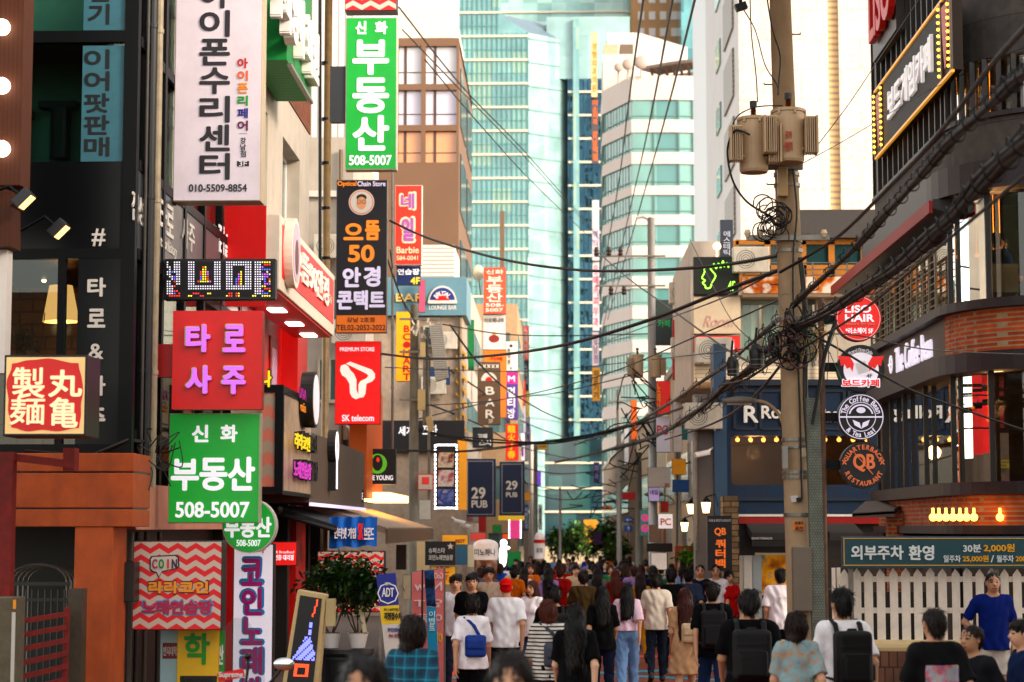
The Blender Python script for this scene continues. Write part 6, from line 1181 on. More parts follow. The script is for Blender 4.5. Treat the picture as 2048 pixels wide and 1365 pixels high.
r,pl=board('vertical_sign','tall black pub sign with orange Korean letters near the stone pillar','sign',(1415,1032,1464,1142),38,C('222326',rough=.5),None,.3,.6);og=lit('f0701c',.5);letters(r,pl,[('PUB & RESTAURANT',(1418,1039,1462,1044),wht,dict(bold=0)),('QB',(1429,1056,1452,1073),og,dict(bold=.05)),('|쿼터백',(1431,1078,1451,1137),og,dict(bold=.06))])
for i,(px,py,Y,lb)in enumerate(((1382,1016,46,'left hanging lantern of the pair beside the stone pillar'),(1412,1013,42,'right lantern of the pair, in front of the stone pillar'),(1369,1052,50,'lowest glowing lantern, left of the wooden arch'))):
 c=at(px,py,Y);r=thing('lantern',lb,'lamp',c,'lanterns by the stone pillar');w=MB();w.tube([c-Vector((0,0,.14)),c+Vector((0,0,.08))],[.06,.1],8);w.build('lamp_glass',lit('ffd080',3),r);w=MB();w.tube([c+Vector((0,0,.08)),c+Vector((0,0,.2))],[.13,.02],8);w.tube([c+Vector((0,0,.2)),c+Vector((.2,0,.25)),c+Vector((.25,0,0))],.015,5);w.tube([c-Vector((0,0,.17)),c-Vector((0,0,.14))],.07,8);w.build('lantern_frame',blk,r)
w=MB();w.box(gc(1421),gc(1450),41.4,42,gz(42),at(0,993,41.4).z);w.build('stone_pillar',brick('stone_blocks',hexc('9a8468'),hexc('78664e'),hexc('4a4036'),.3,.12),label='rough stone pillar beside the tall black pub sign',cat='pillar')
ar=thing('wooden_arch','orange brown wooden panel with a round arched opening, right side','panel',at(1375,1140,47));w=MB();P=Plane('y',47);
pts=[P.pt(1350,1145),P.pt(1350,1092),P.pt(1393,1092),P.pt(1393,1145),P.pt(1388,1145)]+[P.pt(1372+17*math.cos(a),1122-20*math.sin(a))for a in np.linspace(0,math.pi,14)]+[P.pt(1355,1145)];w.prism(pts,(0,.15,0));w.build('panel',C('a05420',noise=.2),ar);w=MB();w.box(P.pt(1353,0).x,P.pt(1391,0).x,47.3,47.4,gz(47),P.pt(0,1095).z);w.build('dark_back',C('1c1612'),ar)
leafy('shrub','small bright green shrub in front of the wooden arch','plant',at(1371,1140,46),.75,.45,350,[C('5a8a1c'),C('7aa82c'),C('3c6a1a')],bark,leaf=.13,crown0=.15,stems=4,seed=8)
YP=26.4;kp=mpp(YP)
rp=thing('sign_pole','thin rusty pole carrying the column of four round signs','pole',at(1646,1140,YP));w=MB();p=at(1646,900,YP);w.tube([(p.x,YP,gz(YP)),(p.x,YP,at(0,600,YP).z)],.04,10);w.build('shaft',mat('rusty_pole',hexc('6a5244'),rough=.7,noise=.4,scale=8,grime=.5),rp)
w=MB()
for y in(640,735,835,930):w.beam(at(1646,y,YP+.02),at(1690,y,YP+.02),.05,.12)
w.build('arm',blk,rp)
def rsign(label,px,py,R,facem,rim=None):
 c=at(px,py,YP-.1);r=thing('round_sign',label,'sign',c-Vector((0,0,R*kp)),'round signs on the rusty pole');w=MB();w.disc(c,R*kp,(0,-1,0),.16,48);w.build('case',rim or C('1a1a1c'),r);w=MB();w.disc(c-Vector((0,.007,0)),(R-1.5)*kp,(0,-1,0),.006,48);w.build('face',facem,r);return r,c-Vector((0,.009,0)),Plane('y',YP-.108)
r,c,pl=rsign('red round hair salon sign, topmost of the four round signs',1717,637,46,lit('e01a14',.45),C('7a1412'));w=MB();w.ring(c,42.2*kp,43.2*kp,(0,-1,0),.003,48);w.build('ring',wht,r)
letters(r,pl,[('LISO',(1690,611,1742,626),wl,dict(bold=.06)),('HAIR',(1690,629,1748,644),wl,dict(bold=.06)),('restore for you',(1690,645,1749,652),C('f0b8a8'),dict(bold=.01)),('*리소헤어 5F',(1691,656,1746,668),wl,dict(bold=.03))])
r,c,pl=rsign('round board game cafe sign with red wings, second of the four round signs',1722,737,47,C('1c1c20'));w=MB();w.disc(c-Vector((0,.001,.02)),35*kp,(0,-1,0),.004,40);w.build('white_disc',lit('e8e2ec',.4),r)
P=Plane('y',pl.c-.006);w=MB()
for s in(-1,1):w.prism([P.pt(1722+s*a,b)for a,b in((14,728),(22,714),(46,712),(42,722),(40,733),(33,729),(28,738),(22,735),(17,744))],(0,-.006,0))
w.build('wings',lit('e01c18',.45),r);w=MB();w.obox(P.pt(1724,735),(10*kp,0,3*kp),(0,.006,0),(-3*kp,0,11*kp));w.build('white_block',wht,r)
arc_text(w:=MB(),'Board Game Cafe',at(1722,737,YP-.112),36.5*kp,-38,38,7*kp,5);w.build('arc_lettering',wht,r);letters(r,Plane('y',pl.c-.005),[('4F',(1733,748,1744,756),outl,dict(bold=.02)),('보드카페',(1682,757,1760,776),wl,dict(bold=.16))]);letters(r,Plane('y',pl.c-.019),[('보드카페',(1684,759,1758,774),lit('e01c18',.45),dict(bold=.07))])
ww=lit('e0d8ec',.4)
r,c,pl=rsign('round black and white coffee shop sign, third of the four round signs',1722,834,46,C('1c1a20'));w=MB();w.ring(c,42.5*kp,44.3*kp,(0,-1,0),.003,48);w.ring(c,28*kp,29.5*kp,(0,-1,0),.003,40);w.ring(c,22*kp,25*kp,(0,-1,0),.003,30,a0=.25,a1=math.pi-.25);w.disc(c+Vector((0,0,13*kp)),(9*kp,6*kp),(0,-1,0),.003,20);w.obox(c+Vector((0,0,-.5*kp)),(42*kp,0,0),(0,.004,0),(0,0,1.5*kp))
for s in(-1,1):w.prism([c+Vector((0,-.002,-24*kp)),c+Vector((s*3*kp,-.002,-12*kp)),c+Vector((s*17*kp,-.002,-6*kp)),c+Vector((s*13*kp,-.002,-17*kp))],(0,-.003,0))
w.build('bean_emblem',ww,r);arc_text(w:=MB(),'The Coffee Bean',c,36*kp,-80,80,9.5*kp,6,bold=.04);arc_text(w,'& Tea Leaf',c,36*kp,228,132,9*kp,6,bold=.04,flip=True);w.build('arc_lettering',ww,r)
r,c,pl=rsign('round black restaurant sign with orange letters, lowest of the four round signs',1727,931,46,C('26282a'));og2=lit('d0683a',.35)
arc_text(w:=MB(),'QUARTERBACK',c,36*kp,-78,78,9*kp,6,bold=.05);arc_text(w,'RESTAURANT',c,36*kp,250,110,9*kp,6,bold=.05,flip=True);put(w,'QB',pl,(1706,908,1750,944),0,.05);put(w,'×',pl,(1684,920,1693,930));put(w,'×',pl,(1760,920,1769,930));w.beam(c+Vector((-17*kp,-.004,24*kp)),c+Vector((18*kp,-.004,-18*kp)),.02,.01);w.build('lettering',og2,r)
YF=26.0;kf=mpp(YF)
fe=thing('picket_fence','white picket fence with pointed boards on the low brick wall, right','fence',at(1860,1285,YF));pk=mat('fence_paint',hexr('f4e6d6'),rough=.6,noise=.16,grime=.3);xw0,xw1=at(1500,1300,YF).x,13
for i in range(0,56):
 px=1690+i*24.8;a=at(px,1290,YF);zt=at(px,1137,YF).z+rng.uniform(-.012,.012);hw=.053+rng.uniform(-.003,.003);a.x+=rng.uniform(-.008,.008);w=MB();w.prism([(a.x-hw,YF,a.z),(a.x+hw,YF,a.z),(a.x+hw,YF,zt-.075),(a.x+rng.uniform(-.008,.008),YF,zt),(a.x-hw,YF,zt-.075)],(0,.022,0));w.build('picket',pk,fe)
w=MB()
for y in(1158,1220):z=at(0,y,YF).z;w.box(at(1672,0,YF).x,13,YF+.024,YF+.06,z-.035,z+.035)
w.build('rail',pk,fe)
for i in range(2):w=MB();px=1668+i*10;a=at(px,1290,YF+.4+i*.15);w.box(a.x-.03,a.x+.02,YF+.3+i*.15,YF+.32+i*.15,a.z,at(px,1137,YF).z);w.build('return_picket',pk,fe)
lw=thing('garden_wall','low brown brick wall with a rounded cream coping under the picket fence','wall',at(1800,1320,YF));w=MB();zt=at(0,1300,YF).z;w.box(xw0,13,YF-.1,YF+.2,gz(YF)-.1,zt);w.build('brickwork',brick('brown_pavers',hexc('7a5848'),hexc('64463a'),hexc('3c2c24'),.11,.24,msize=.01),lw);w=MB();w.tube([(xw0,YF-.02,zt+.05),(13,YF-.02,zt+.05)],.095,14);w.box(xw0,13,YF-.05,YF+.15,zt+.002,zt+.12);w.build('coping',C('d8c4a0',rough=.6,noise=.1,grime=.15),lw)
r,pl=board('parking_sign','long dark teal parking sign with white and yellow Korean prices above the fence','sign',(1684,1073,2090,1137),YF-.25,C('2c5058',rough=.5),C('24487a'),.08,.8)
pw=C('e4e8e8');py_=C('e8b42c');letters(r,pl,[('외부주차',(1702,1091,1807,1120),pw,dict(bold=.05)),('환영',(1817,1091,1868,1121),pw,dict(bold=.05)),('30분',(1926,1089,1962,1105),pw,dict(bold=.04)),('2,000원',(1967,1088,2029,1105),py_,dict(bold=.05)),('일주차',(1887,1111,1921,1125),pw,dict(bold=.03)),('25,000원',(1925,1111,1977,1125),py_,dict(bold=.04)),('/',(1981,1111,1988,1125),pw,dict(bold=.02)),('월주차',(1993,1111,2027,1125),pw,dict(bold=.03)),('200,000원',(2031,1111,2088,1125),py_,dict(bold=.04))])
w=MB();k=mpp(pl.c)
for y in(1077,1131):w.obox(pl.pt(1888,y),(199*k,0,0),(0,.003,0),(0,0,.8*k))
w.obox(pl.pt(1688,1104),(.8*k,0,0),(0,.003,0),(0,0,25*k));w.build('yellow_line',py_,r)
for px in(1700,1990):w=MB();a=at(px,1100,YF-.1);w.box(a.x-.03,a.x+.03,YF-.16,YF-.11,gz(YF),a.z);w.build('post',steel,r)
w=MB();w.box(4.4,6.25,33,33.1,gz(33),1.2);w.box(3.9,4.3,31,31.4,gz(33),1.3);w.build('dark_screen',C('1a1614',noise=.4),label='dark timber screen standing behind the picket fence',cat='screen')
bo=thing('slanted_awning','grey pitched awning on a brick pier behind the parking sign','awning',at(1770,1050,36.5));w=MB();P=Plane('y',36);w.prism([P.pt(1705,1026),P.pt(1790,1021),P.pt(1845,998)+Vector((0,2,0)),P.pt(1765,1000)+Vector((0,2,0))],(0,0,-.06));w.prism([P.pt(1705,1028),P.pt(1790,1023),P.pt(1790,1034),P.pt(1705,1036)],(0,.04,0));w.build('canopy',C('7a706a',rough=.8),bo);w=MB();a=P.pt(1795,1030);w.box(a.x-.13,a.x+.13,36.2,36.5,gz(36),a.z);w.build('pier',rb_,bo);w=MB();w.tube([P.pt(1790,1022),P.pt(1845,1000)+Vector((0,1.5,0))],.03,6);w.build('arm',blk,bo)
YU=23.0;ku=mpp(YU);tan=mat('tan_concrete',hexr('a08464'),rough=.75,noise=.2,scale=3,grime=.3)
up=thing('utility_pole','tall tan concrete utility pole with strapped boxes and cable clamps, right of the street','utility pole',(at(1607,1300,YU).x,YU,gz(YU)))
top,b0=at(1556,-120,YU),Vector((at(1612,1330,YU).x,YU,gz(YU)));w=MB();w.tube([b0,b0.lerp(top,.5),top],[.185,.15,.12],20);w.build('shaft',tan,up,smooth=True)
def onpole(py):z=at(1580,py,YU).z;t=(z-b0.z)/(top.z-b0.z);return b0.lerp(top,t),.185-.065*t
w=MB()
for py in(350,372,482,503,640,880,895,945,955,1030):c,r_=onpole(py);w.tube([c-Vector((0,0,.02)),c+Vector((0,0,.02))],r_+.012,20)
w.build('steel_band',steel,up)
w=MB();c,r_=onpole(480);w.box(at(1490,480,YU).x,at(1655,480,YU).x,YU-r_-.05,YU-r_,c.z-.03,c.z+.03);w.build('crossarm',steel,up)
w=MB()
for px in(1495,1520,1543,1648):q=at(px,472,YU-.2);w.tube([q-Vector((0,0,.02)),q+Vector((0,0,.03)),q+Vector((0,0,.07))],[.02,.04,.025],10)
w.build('insulator',C('d8c4a8',rough=.3),up)
w=MB();q=at(1565,365,YU-.22);w.obox(q,(.055,0,0),(0,.06,0),(0,0,.17));w.build('tan_box',C('a8906c'),up,bevel=.01)
w=MB();q=at(1570,915,YU-.2);w.obox(q,(.03,0,0),(0,.05,0),(0,0,.13));w.build('grey_box',C('9a9a94'),up,bevel=.005)
w=MB();q=at(1604,1158,YU-.26);w.obox(q,(.105,0,0),(0,.09,0),(0,0,.36));w.build('cabinet',C('7a7066',rough=.5,grime=.2),up,bevel=.01)
w=MB();q=at(1597,1052,YU-.21);w.obox(q,(.06,0,0),(0,.004,0),(0,0,.05));op=w.build('orange_notice',C('e08a28'),up);letters(op,Plane('y',YU-.215),[('쓰레기',(1589,1043,1606,1050),outl),('금지',(1590,1053,1605,1060),outl)])
for px,py,h_,a_,b2 in((1589,998,'d8d4d0',.04,.035),(1598,1000,'2a2a2c',.03,.025),(1600,1100,'b8b0a4',.03,.04),(1592,1125,'d0ccc4',.02,.02),(1607,905,'c8b8a0',.03,.05)):w=MB();q=at(px,py,YU-.2);w.obox(q,(a_,.006,.004),(0,.004,0),(-.004,0,b2));w.build('sticker',C(h_,noise=.4),up)
for i in range(9):c,r_=onpole(70+i*100);w=MB();s=1 if i%2==0 else-1;w.tube([c+Vector((s*r_*.8,-.02,0)),c+Vector((s*(r_+.09),-.02,0)),c+Vector((s*(r_+.095),-.02,.02))],.009,6);w.build('step_bolt',C('6a5038'),up)
w=MB();w.tube(spline([onpole(y)[0]+Vector((dx,-.19,0))for y,dx in((520,.1),(600,.13),(700,.12),(800,.1),(950,.12),(1080,.14))],5),.03,8);w.build('riser_cable',C('22201e'),up)
w=MB();w.tube(spline([onpole(y)[0]+Vector((dx,-.2,0))for y,dx in((340,.05),(430,.08),(520,.02),(640,.0),(760,.03),(1000,.02))],5),.012,6);w.build('riser_cable',C('1a1816'),up)
sp=thing('steel_post','grey dimpled steel post standing against the tan utility pole','post',at(1632,1215,YU-.2));w=MB();a,c=at(1625,797,YU-.25),at(1638,1300,YU-.25);w.obox((a+c)/2,(.075,0,0),(0,.07,0),(a-c)/2);w.build('shaft',brick('dimpled_steel',hexc('7c8078'),hexc('74786f'),hexc('5c6058'),.03,.03,msize=.004),sp)
tanp=mat('transformer_paint',hexr('b89a76'),rough=.5,noise=.12,scale=4,grime=.25)
def transformer(label,cx,y0,y1,wpx,Y,rads,group='transformers on the utility poles',bush=True):
 k=mpp(Y);c=at(cx,y1,Y);H=(y1-y0)*k;R=wpx/2*k;r=thing('transformer',label,'transformer',c,group);w=MB();w.tube([c,c+Vector((0,0,.03)),c+Vector((0,0,H*.97)),c+Vector((0,0,H))],[R*.9,R*.97,R,R*.98],28);w.build('tank',tanp,r);w=MB();w.tube([c+Vector((0,0,H+.001)),c+Vector((0,0,H+.035))],R*1.06,28)
 for a in range(6):q=c+Vector((math.cos(a)*R*1.06,math.sin(a)*R*1.06,H));w.obox(q,(.012,0,0),(0,.012,0),(0,0,.035))
 w.build('lid',tanp,r)
 for sx,sy,hz in rads:
  q=c+Vector((sx*R*1.28,sy*R*1.1-.06,H*.5));w=MB()
  for i in range(6):w.obox(q+Vector(((i-2.5)*.024,.01*(i%2),0)),(.0075,0,0),(0,.1,0),(0,0,hz*H))
  for z in(-.97,.97):w.tube([q+Vector((-.07,-.05,z*hz*H)),q+Vector((.07,-.05,z*hz*H))],.02,8)
  w.obox(q+Vector((sx*.066,-.02,0)),(.012,0,0),(0,.11,0),(0,0,hz*H*1.03));w.tube([q+Vector((-sx*.07,.02,hz*H*.7)),q+Vector((-sx*R*.5,.03,hz*H*.7))],.02,8);w.tube([q+Vector((-sx*.07,.02,-hz*H*.7)),q+Vector((-sx*R*.5,.03,-hz*H*.7))],.02,8);w.build('radiator',tanp,r,bevel=.004)
 if bush:
  w=MB();q=c+Vector((0,0,H+.03));rs=[];zs=[]
  for i in range(6):zs+=[i*.022,i*.022+.011];rs+=[.038,.024]
  w.tube([q+Vector((0,0,z))for z in zs],rs,12);w.build('bushing',C('5a2a1e',rough=.25),r);w=MB();w.tube([q+Vector((0,0,.13)),q+Vector((0,0,.2))],.042,10);w.build('bushing_cap',C('22201f'),r)
 return r
transformer('left and lower tan transformer drum on the main utility pole',1508,240,346,60,YU-.42,[(-1,-.6,.33),(1,-.4,.36)]);tr=transformer('right and higher tan transformer drum on the main utility pole',1578,224,326,64,YU-.48,[(-1,-.5,.36),(1,-.3,.36)]);letters(tr,Plane('y',YU-.48-32*mpp(YU)-.004),[('공가',(1570,262,1584,278),C('b0502c')),('변압기',(1569,283,1585,302),C('b0502c'))])
w=MB();w.box(at(1530,300,YU).x,at(1600,300,YU).x,YU-.25,YU-.17,at(0,352,YU).z,at(0,330,YU).z);w.build('transformer_bracket',steel,up)
w=MB();q=at(1482,14,22);w.obox(q,(.06,0,.02),(0,.05,0),(-.015,0,.035));w.tube([q,at(1476,-60,22)],.02,6);w.build('cable_clamp',blk,label='black clamp box hanging from a wire at the top edge',cat='clamp')
sl_=thing('street_lamp','grey flat headed street lamp on a curved arm from the utility pole','street lamp',at(1480,815,YU));w=MB();q=at(1480,804,YU);n=16
vs=[];
for i in range(9):
 t=i/8;x=-.20+.40*t;hw=.085*math.sin(math.pi*(.12+.8*t))+.02;h=.045*math.sin(math.pi*(.1+.8*t))+.015
 vs+=[q+Vector((x,-hw,-.02)),q+Vector((x,-hw*.6,h)),q+Vector((x,hw*.6,h)),q+Vector((x,hw,-.02))]
w.add(vs,[(4*i+j,4*i+(j+1)%4,4*i+4+(j+1)%4,4*i+4+j)for i in range(8)for j in range(4)]+[(0,1,2,3),(35,34,33,32)]);w.build('lamp_head',C('6c645c',rough=.4),sl_,smooth=True);w=MB();w.obox(q-Vector((.01,0,.025)),(.14,0,0),(0,.06,0),(0,0,.01));w.build('lens',C('c8c0b0'),sl_);w=MB();w.tube(spline([q+Vector((.19,0,.01)),at(1535,808,YU),at(1558,830,YU),at(1572,868,YU),at(1582,905,YU)],6),.02,8);w.build('arm',C('a08a6c',rough=.4),sl_)
def pole(label,px,ytop,Y,r,m,tilt=0):
 t=thing('utility_pole',label,'utility pole',(at(px,1000,Y).x,Y,gz(Y)),'utility poles along the street');w=MB();p=at(px,ytop,Y);w.tube([(p.x+tilt,Y,gz(Y)),(p.x,Y,p.z)],[r,r*.75],14);w.build('shaft',m,t,smooth=True);return t
grc=mat('grey_concrete',hexc('8a8880'),rough=.8,noise=.2,scale=3,grime=.3);lgt=mat('pale_steel',hexc('b8b6b4'),rough=.4,metal=.2,noise=.1)
lp=pole('pale steel lamp post with a swan neck top and transformers, right middle distance',1302,436,58,.14,lgt);w=MB();w.tube(spline([at(1302,470,58),at(1300,445,58),at(1288,434,58),at(1274,436,58)],5),.05,8);w.build('arm',lgt,lp)
w=MB();
for y in(516,575):w.box(at(1190,y,58).x,at(1330,y,58).x,57.8,57.9,at(0,y+3,58).z,at(0,y,58).z)
w.build('crossarm',steel,lp);w=MB()
for px,y in((1193,512),(1218,512),(1241,512),(1222,590),(1248,590)):q=at(px,y,57.8);w.tube([q+Vector((0,0,.05*i))for i in range(6)],[.05,.08,.05,.08,.05,.06],8)
w.build('insulator',C('3a2a24'),lp)
for i,px in enumerate((1275,1311)):transformer(['left tan transformer on the pale lamp post','right tan transformer on the pale lamp post'][i],px,712,756,24,57.6,[(-1 if i==0 else 1,-.3,.4)])
lpl=pole('grey utility pole with stacked brackets and a lattice box, left middle distance',829,610,54,.15,grc)
w=MB();
for y in(640,705,800):w.box(at(800,y,54).x,at(880,y,54).x,53.75,53.85,at(0,y+4,54).z,at(0,y,54).z)
w.build('crossarm',steel,lpl);w=MB();q=at(878,705,53.6);w.obox(q,(.17,0,.05),(0,.16,0),(-.09,0,.75));w.build('ribbed_box',stripes('ribbed_grey',hexc('9a9894'),hexc('5c5a58'),.05,2,.6,.5,bump=.6),lpl)
w=MB();w.tube([at(852,660,53.8),at(850,850,53.8)],.07,8);w.tube([at(858,720,53.7),at(858,1000,53.7)],.04,8);w.build('conduit',steel,lpl);w=MB();w.obox(at(843,800,53.6),(.1,0,0),(0,.08,0),(0,0,.28));w.obox(at(846,700,53.6),(.07,0,0),(0,.08,0),(0,0,.2));w.obox(at(860,848,53.5),(.08,0,.04),(0,.1,0),(-.04,0,.2));w.build('junction_box',C('a89878'),lpl)
w=MB()
for i in range(14):q=at(830+rng.uniform(-10,50),650+rng.uniform(-5,30),53.6);w.tube([q,q+Vector((rng.uniform(-.1,.1),0,.12))],.03,6)
w.build('insulator',C('b8b0a4'),lpl);w=MB();w.obox(at(812,1130,53.6)if False else at(846,1125,53.6),(.16,0,0),(0,.1,0),(0,0,.55));w.build('pale_box',C('d8c8a8'),lpl)
pole('dark grey pole up the street, left, beside the stacked far signs',1071,890,120,.16,grc);pole('tan pole behind the lamp post, right middle distance',1353,640,66,.14,tan);pole('grey pole near the blue arrow signs, right',1277,905,75,.15,grc);pole('thin pole with crossarm farther up the right side',1237,780,110,.16,lgt);pole('dark pole at the left end of the white pedestrian signs',1395,1040,52,.1,C('4a4640'));pole('pale pole before the dark glass at the street end',1120,975,170,.13,lgt)
w=MB();w.box(at(1212,0,110).x,at(1262,0,110).x,109.7,109.8,at(0,806,110).z,at(0,803,110).z);w.build('crossarm',steel,label='thin steel crossarm on the pole farther up the right side',cat='crossarm')
sl2=thing('street_lamp','small grey street lamp on a curved arm, right middle distance','street lamp',at(1310,990,60));w=MB();w.sphere(at(1308,989,60),(.3,.12,.09),14,8);w.build('lamp_head',C('7a746c'),sl2,smooth=True);w=MB();w.tube(spline([at(1322,989,60),at(1340,995,60),at(1352,1010,60)],5),.035,6);w.build('arm',tan,sl2)
def rblock(label,X,y0,y1,zt,wallm,pxs=None,h='street_building'):
 r=thing(h,label,'building',(X+4,(y0+y1)/2,gz(y0)));w=MB();w.box(X,X+9,y0,y1,gz(y1),zt);w.build('wall',wallm,r)
 for f in range(max(1,int((zt-3)/3.2))):
  w=MB();w.box(X-.06,X-.003,y0+.8,y1-.8,3.2+f*3.2,4.9+f*3.2);w.build('side_window',dwin,r)
  for i in range(2):w=MB();w.box(X+.5+i*3,X+2.6+i*3,y0-.06,y0-.003,3.3+f*3.2,4.8+f*3.2);w.build('window',dwin,r)
 w=MB();w.box(X-.1,X+9.1,y0-.1,y1+.1,zt,zt+.3);w.build('parapet',C('8a8278'),r);w=MB();w.box(X-.08,X-.004,y0+.3,y1-.3,gz(y1),2.6);w.build('shop_front',panes('rshop'+label[:6],('3a2a20','b8743a','8a9aa0','5a3a2c','c8b090'),(1,2.4,2.0),.3),r)
rblock('slate grey building behind the blue restaurant, right side',4.25,52,64,at(1385,560,52).z,C('8c8e92',rough=.6,noise=.15));rblock('tan building behind the pale lamp post, right side',4.7,66,84,at(1370,690,66).z,mat('tan_r',hexc('c4b09a'),rough=.7,noise=.1));rblock('cream building farther up the right side',4.9,88,120,at(1300,800,88).z,mat('cream_r',hexc('d0c4b4'),rough=.7,noise=.1));rblock('brown building far up the right side',4.6,124,190,at(1240,880,124).z,mat('brown_r',hexc('9a8878'),rough=.7,noise=.1))
rfar=[
('red square sign with yellow side lettering below the lamp post transformers',(1313,762,1341,829),57,'d82018',.3,[('|노래방',(1314,766,1321,826),'f0b020')]),
('white sign with red PC letters under the red square sign',(1312,834,1341,905),57.3,'d8d0dc',.1,[('PC',(1314,851,1336,870),'d04a30')]),
('dark green sign with green letters high behind the lamp post',(1310,600,1350,690),62,'2a3430',0,[('카페',(1316,640,1340,655),'3aa060')]),
('white hanging PC sign with orange letters, right middle distance',(1316,1028,1346,1058),50,'f0ece8',.45,[('PC',(1321,1037,1342,1051),'e8601c')]),
('blue road sign with a left arrow, upper of the two',(1249,1034,1265,1046),76,'2a6ab8',0,[('←',(1251,1037,1263,1043),'f0f0f0')]),
('blue road sign with an up arrow, lower of the two',(1249,1051,1265,1064),76,'2a6ab8',0,[('↑',(1254,1053,1260,1062),'f0f0f0')]),
('small orange lit panel sign, right middle distance',(1303,1004,1319,1037),60,'e8a880',.4,[]),
('small red panel beside the orange lit panel',(1322,1003,1337,1025),60.4,'a81c14',.2,[]),
('teal panel behind two pink round signs',(1280,1020,1298,1072),66,'4a9a8c',.1,[]),
('white notice sign with red mark below the red PC sign',(1296,935,1341,975),57.6,'dcd4cc',0,[('20',(1329,967,1338,973),'c04030')]),
('lilac sign below the white notice sign',(1297,975,1319,1003),57.7,'c0a8d8',.3,[('네일',(1300,980,1316,990),'6a4a9a')]),
('tall pale yellow vertical sign high before the striped office',(1182,65,1195,195),200,'e4c48c',.15,[('|성형외과의원',(1184,85,1193,185),'b08a4a')]),
('dark vertical sign with orange letters before the striped office',(1183,196,1197,328),200.5,'5a5458',0,[('|미소치과',(1185,200,1195,250),'e8821c'),('|강남역점',(1185,262,1195,322),'e8821c')]),
('grey white upper vertical sign with pink letters before the striped office',(1184,400,1199,522),180,'d4c8c8',.05,[('|메디칼',(1187,460,1196,515),'9a8aa8')]),
('white lower vertical sign with pink letters before the striped office',(1185,524,1199,662),180.4,'dccccc',.05,[('|유메카피부과',(1187,530,1197,655),'c86a80')]),
('grey vertical sign under the white vertical sign up the right side',(1184,664,1198,733),178,'b0a4a8',0,[('|강남점',(1187,670,1196,728),'6a5a70')]),
('amber vertical sign up the right side',(1184,735,1201,803),150,'e89a1c',.25,[('|의료기기',(1187,740,1197,798),'4a3010')]),
('purple vertical sign far up the right side',(1187,925,1199,966),160,'4a3a78',0,[('|치과',(1189,930,1197,960),'b0a8d0')]),
('purple banner on a pole far up the right side',(1188,1065,1203,1090),140,'5a2a6a',0,[]),
('orange road sign hung over the far right side',(1205,1012,1224,1020),130,'e0701c',.2,[]),
('print panel with pale blue pattern on the right side',(1299,1050,1322,1085),55,'a08878',0,[]),
('dark menu sign with flames print on the right side',(1293,1087,1345,1104),54,'2c241e',0,[]),
('white price poster at street level on the right side',(1302,1106,1334,1140),52,'d4d0d0',0,[]),
('yellow narrow sign far up the right side',(1236,1056,1242,1080),120,'e8b01c',.2,[]),
]
for lb,bx,Y,h,e,tx in rfar:
 r,pl=board('street_sign',lb,'sign',bx,Y,lit(h,e)if e else C(h,rough=.5),C('4a4440'),.3,.6)
 if tx:letters(r,pl,[(s,b_,C(c),dict(bold=.04,depth=.02))for s,b_,c in tx])
for i,y in enumerate((1036,1057)):
 c=at(1290,y,65.5);r=thing('round_sign',['upper of two pink round signs on the teal panel','lower of two pink round signs on the teal panel'][i],'sign',c-Vector((0,0,.13)),'pink round signs');w=MB();w.disc(c,7.5*mpp(65.5),(0,-1,0),.1,24);w.build('face',lit('d83a8c',.5),r);w=MB();w.disc(c+Vector((0,-.004,.03)),(4*mpp(65.5),2.5*mpp(65.5)),(0,-1,0),.003,16);w.build('emblem',C('f0b03a'),r)
w=MB();w.prism([at(1345+a,b,47.2)for a,b in((45,1050),(62,1046),(65,1066),(58,1082),(50,1072))],(0,.1,0));w.build('red_cloth',C('d01c14'),label='red cloth hung beside the tall black pub sign',cat='cloth')
# ================================================================ FAR BUILDINGS
SO=220;so_=thing('striped_office','white office block with curved teal window bands, centre right background','building',(11,SO+6,gz(SO)));X=lambda px,Y=SO:at(px,600,Y).x;zS=lambda py:at(1300,py,SO).z
path=[(X(1203,238),238),(X(1206,228),228),(X(1265),SO),(X(1310),SO),(X(1360),SO),(X(1418),SO+.5)]
wb=mat('office_white',hexc('dccfc6'),rough=.6,noise=.05,scale=.3);og_=panes('office_panes',('6a9c94','4c8280','86b0a4','3c7072','7c9c84','a0b894'),(2.6,40,40),.08,vary=1)
rows_=[(200,240),(265,305),(328,372),(390,430),(450,492),(515,553),(577,612),(638,680),(705,742),(768,806),(832,870),(896,934)];prev=152
for a,c in rows_:
 w=MB();ribbon(w,path,zS(a),zS(prev),.0,.6);w.build('spandrel',wb,so_);w=MB();ribbon(w,path,zS(c)-.001,zS(a)+.001,-.25,.5);w.build('window_band',og_,so_)
 w=MB();z=zS(c-(c-a)*.2);ribbon(w,path,z-.06,z+.06,-.15,.3);
 for i in range(len(path)-1):
  A,B_=Vector(path[i]),Vector(path[i+1])
  for j in range(max(1,int((B_-A).length/1.6))):q=A.lerp(B_,j/max(1,int((B_-A).length/1.6)));w.box(q.x-.06,q.x+.06,q.y+.05,q.y+.2,zS(c),zS(a))
 w.build('mullion',C('6a8a84'),so_);prev=c
w=MB();ribbon(w,path,gz(SO)-1,zS(prev),0,.6);w.build('base_wall',wb,so_);w=MB();w.box(X(1275),X(1418),SO+1.2,SO+30,gz(SO),zS(152));w.build('core',wb,so_)
w=MB();w.box(X(1212),X(1276),SO+8,SO+16,zS(165),zS(75));w.build('roof_block',wb,so_)
for i,(a,c)in enumerate(((1214,1244),(1248,1276))):w=MB();w.box(X(a),X(c),SO+9,SO+12,zS(75)+.003,zS(50));w.build('roof_unit',C('c8b49c' if i==0 else '7a6a5c',noise=.3),so_)
